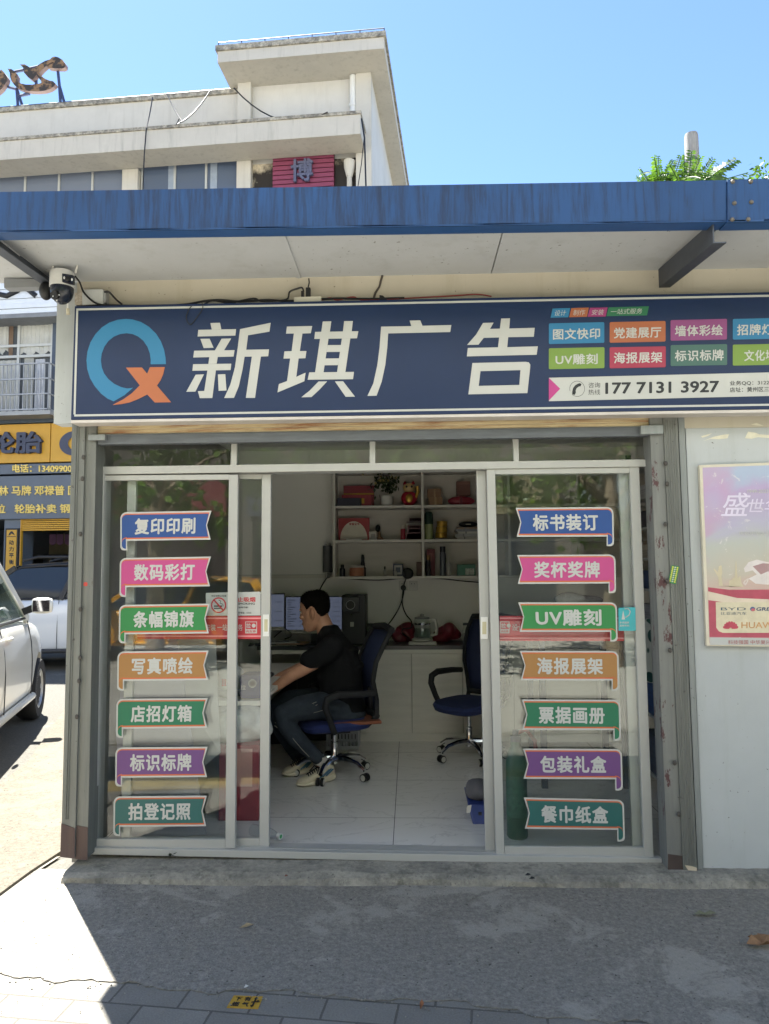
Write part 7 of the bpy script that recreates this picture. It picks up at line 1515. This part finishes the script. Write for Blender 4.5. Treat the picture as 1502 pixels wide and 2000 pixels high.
# right side
tr2 = thing('blue_trolley', 'low blue trolley just inside the doorway behind the right stile', 'trolley', (at(940, 1600, .62).x, .7, FZ)); a, b = at(917, 1568, .6), at(975, 1612, .6)
MB().prism([at(914, 1570, .62), at(975, 1572, .62), at(975, 1612, .56), at(924, 1612, .56)], (0, .35, 0)).build('deck', mat('22346f', .5), tr2, bevel=.01)
for px, yy in ((938, .62), (962, .62), (938, .86)): MB().lathe((at(px, 1620, .6).x-.012, yy, FZ+.034), [(.02, 0), (.034, .002), (.034, .022), (.02, .024)], 16, (1, 0, 0)).build('wheel', M_black, tr2, smooth=True); MB().box(at(px, 1620, .6).x-.004, yy-.012, FZ+.034, at(px, 1620, .6).x+.004, yy+.012, at(930, 1612, .56).z+.002).build('fork', M_darksteel, tr2)
hc = at(931, 1556, .68); hat = crumple('grey_cap', 'grey cloth cap with a white tag lying on the blue trolley', 'cap', (hc.x+.02, .74, at(930, 1571, .62).z+.05), .085, .10, .062, mat('55555a', .9, 0, .1, 20), 4, 26, 16, .12)
MB().poly([at(912, 1574, .60), at(921, 1572, .60), at(919, 1587, .60), at(911, 1588, .60)]).build('tag', mat('c3c0b8', .7), hat)
fe = thing('gas_cylinder', 'green gas cylinder with a pale label behind the lower right stickers', 'cylinder', (at(1012, 1645, .3).x, .34, FZ)); c = V((at(1012, 1645, .34).x, .36, FZ))
MB().lathe(c, [(.052, 0), (.058, .01), (.058, .40), (.05, .45), (.03, .49), (.026, .52)], 24).build('tank', mat('265238', .4), fe, smooth=True); MB().lathe(c+V((0, 0, .52)), [(.03, 0), (.03, .03), (.018, .035), (.018, .06), (0, .062)], 14).build('valve', M_darksteel, fe, smooth=True); MB().lathe(c+V((0, 0, .12)), [(.0585, 0), (.0585, .22)], 24).build('label', mat('35604a', .5, 0, .4, 30), fe, smooth=True)
MB().tube([c+V((.0, 0, .56)), c+V((.06, .01, .58)), c+V((.11, .02, .52)), c+V((.12, .02, .40))], .012, 8).build('hose', mat('8c2a30', .5), fe, smooth=True)
rk = thing('storage_rack', 'grey metal rack along the right wall loaded with paper stacks', 'rack', (2.1, .9, FZ)); rx0, rx1, ry0, ry1 = 1.50, 2.38, .55, 1.25
for x in (rx0, rx1-.03):
    for y in (ry0, ry1-.03): MB().box(x, y, FZ+.001, x+.03, y+.03, 2.33).build('post', M_darksteel, rk)
RZ = [.25, .62, 1.22, 1.42, 1.62, 1.82, 2.02, 2.22]
for z in RZ: MB().box(rx0+.0305, ry0+.002, z-.015, rx1-.0305, ry1-.002, z).build('shelf_board', M_alu2, rk)
for i, (z, h_, c, nm) in enumerate(((1.22, .10, '6a6c74', 'dark grey'), (1.42, .12, '2f3f5c', 'deep blue'), (1.62, .09, '8a8478', 'beige'), (1.82, .11, '3d3c44', 'charcoal'), (2.02, .08, '9a9a9c', 'pale grey'), (.62, .26, '24406a', 'navy'), (.25, .24, '3b4452', 'slate'))):
    t = thing('paper_stack', '%s stack of sheets on the grey rack at the right wall' % nm, 'papers', (1.9, .9, z), 'stacks on the rack'); MB().box(rx0+.04, ry0+.015, z+.001, rx1-.06, ry1-.05, z+h_).build('sheets', mat(c, .6, 0, .35, 3, stretch=(.4, .4, 30)), t, bevel=.003); MB().box(rx0+.3, ry0+.013, z+.001, rx0+.36, ry1-.048, z+h_+.002).build('band', mat('77777a', .6), t)
cuL = leaf_mat('unused_leaf', '2c4a4c', '3c6a60', .0)
def leafprint():
    b = NB('leaf_print_cloth'); vo = b.n('ShaderNodeTexVoronoi'); vo.inputs['Scale'].default_value = 16; b.l(b.coord((1, 1, .6)), vo.inputs['Vector']); b.set(Base_Color=b.ramp(vo.outputs['Distance'], [(.40, hx('2f5550')), (.44, hx('c3c6c0'))]), Roughness=.85); return b.m
cs_ = crumple('leaf_print_cushion', 'white cushion with green leaf print on the rack beside the right post', 'cushion', (at(1272, 1225, .5).x+.03, .62, 1.06), .13, .10, .20, leafprint(), 6, 26, 18, .08)
bg_ = crumple('wrapped_goods', 'grey plastic wrapped goods behind the pink sticker of the right door', 'bundle', (at(1135, 1165, 1.3).x, 1.5, 1.325), .17, .14, .06, mat('a3a8ac', .2, 0, .15, 20), 9, 30, 18, .3)
bt2 = thing('work_table', 'plain grey work table behind the right glass door', 'table', (1.15, 1.5, FZ)); MB().box(.86, 1.25, 1.22, 1.49, 1.85, 1.255).build('top', mat('77787a', .6), bt2)
for x in (.88, 1.43):
    for y in (1.27, 1.79): MB().box(x, y, FZ+.001, x+.04, y+.04, 1.219).build('leg', M_darksteel, bt2)
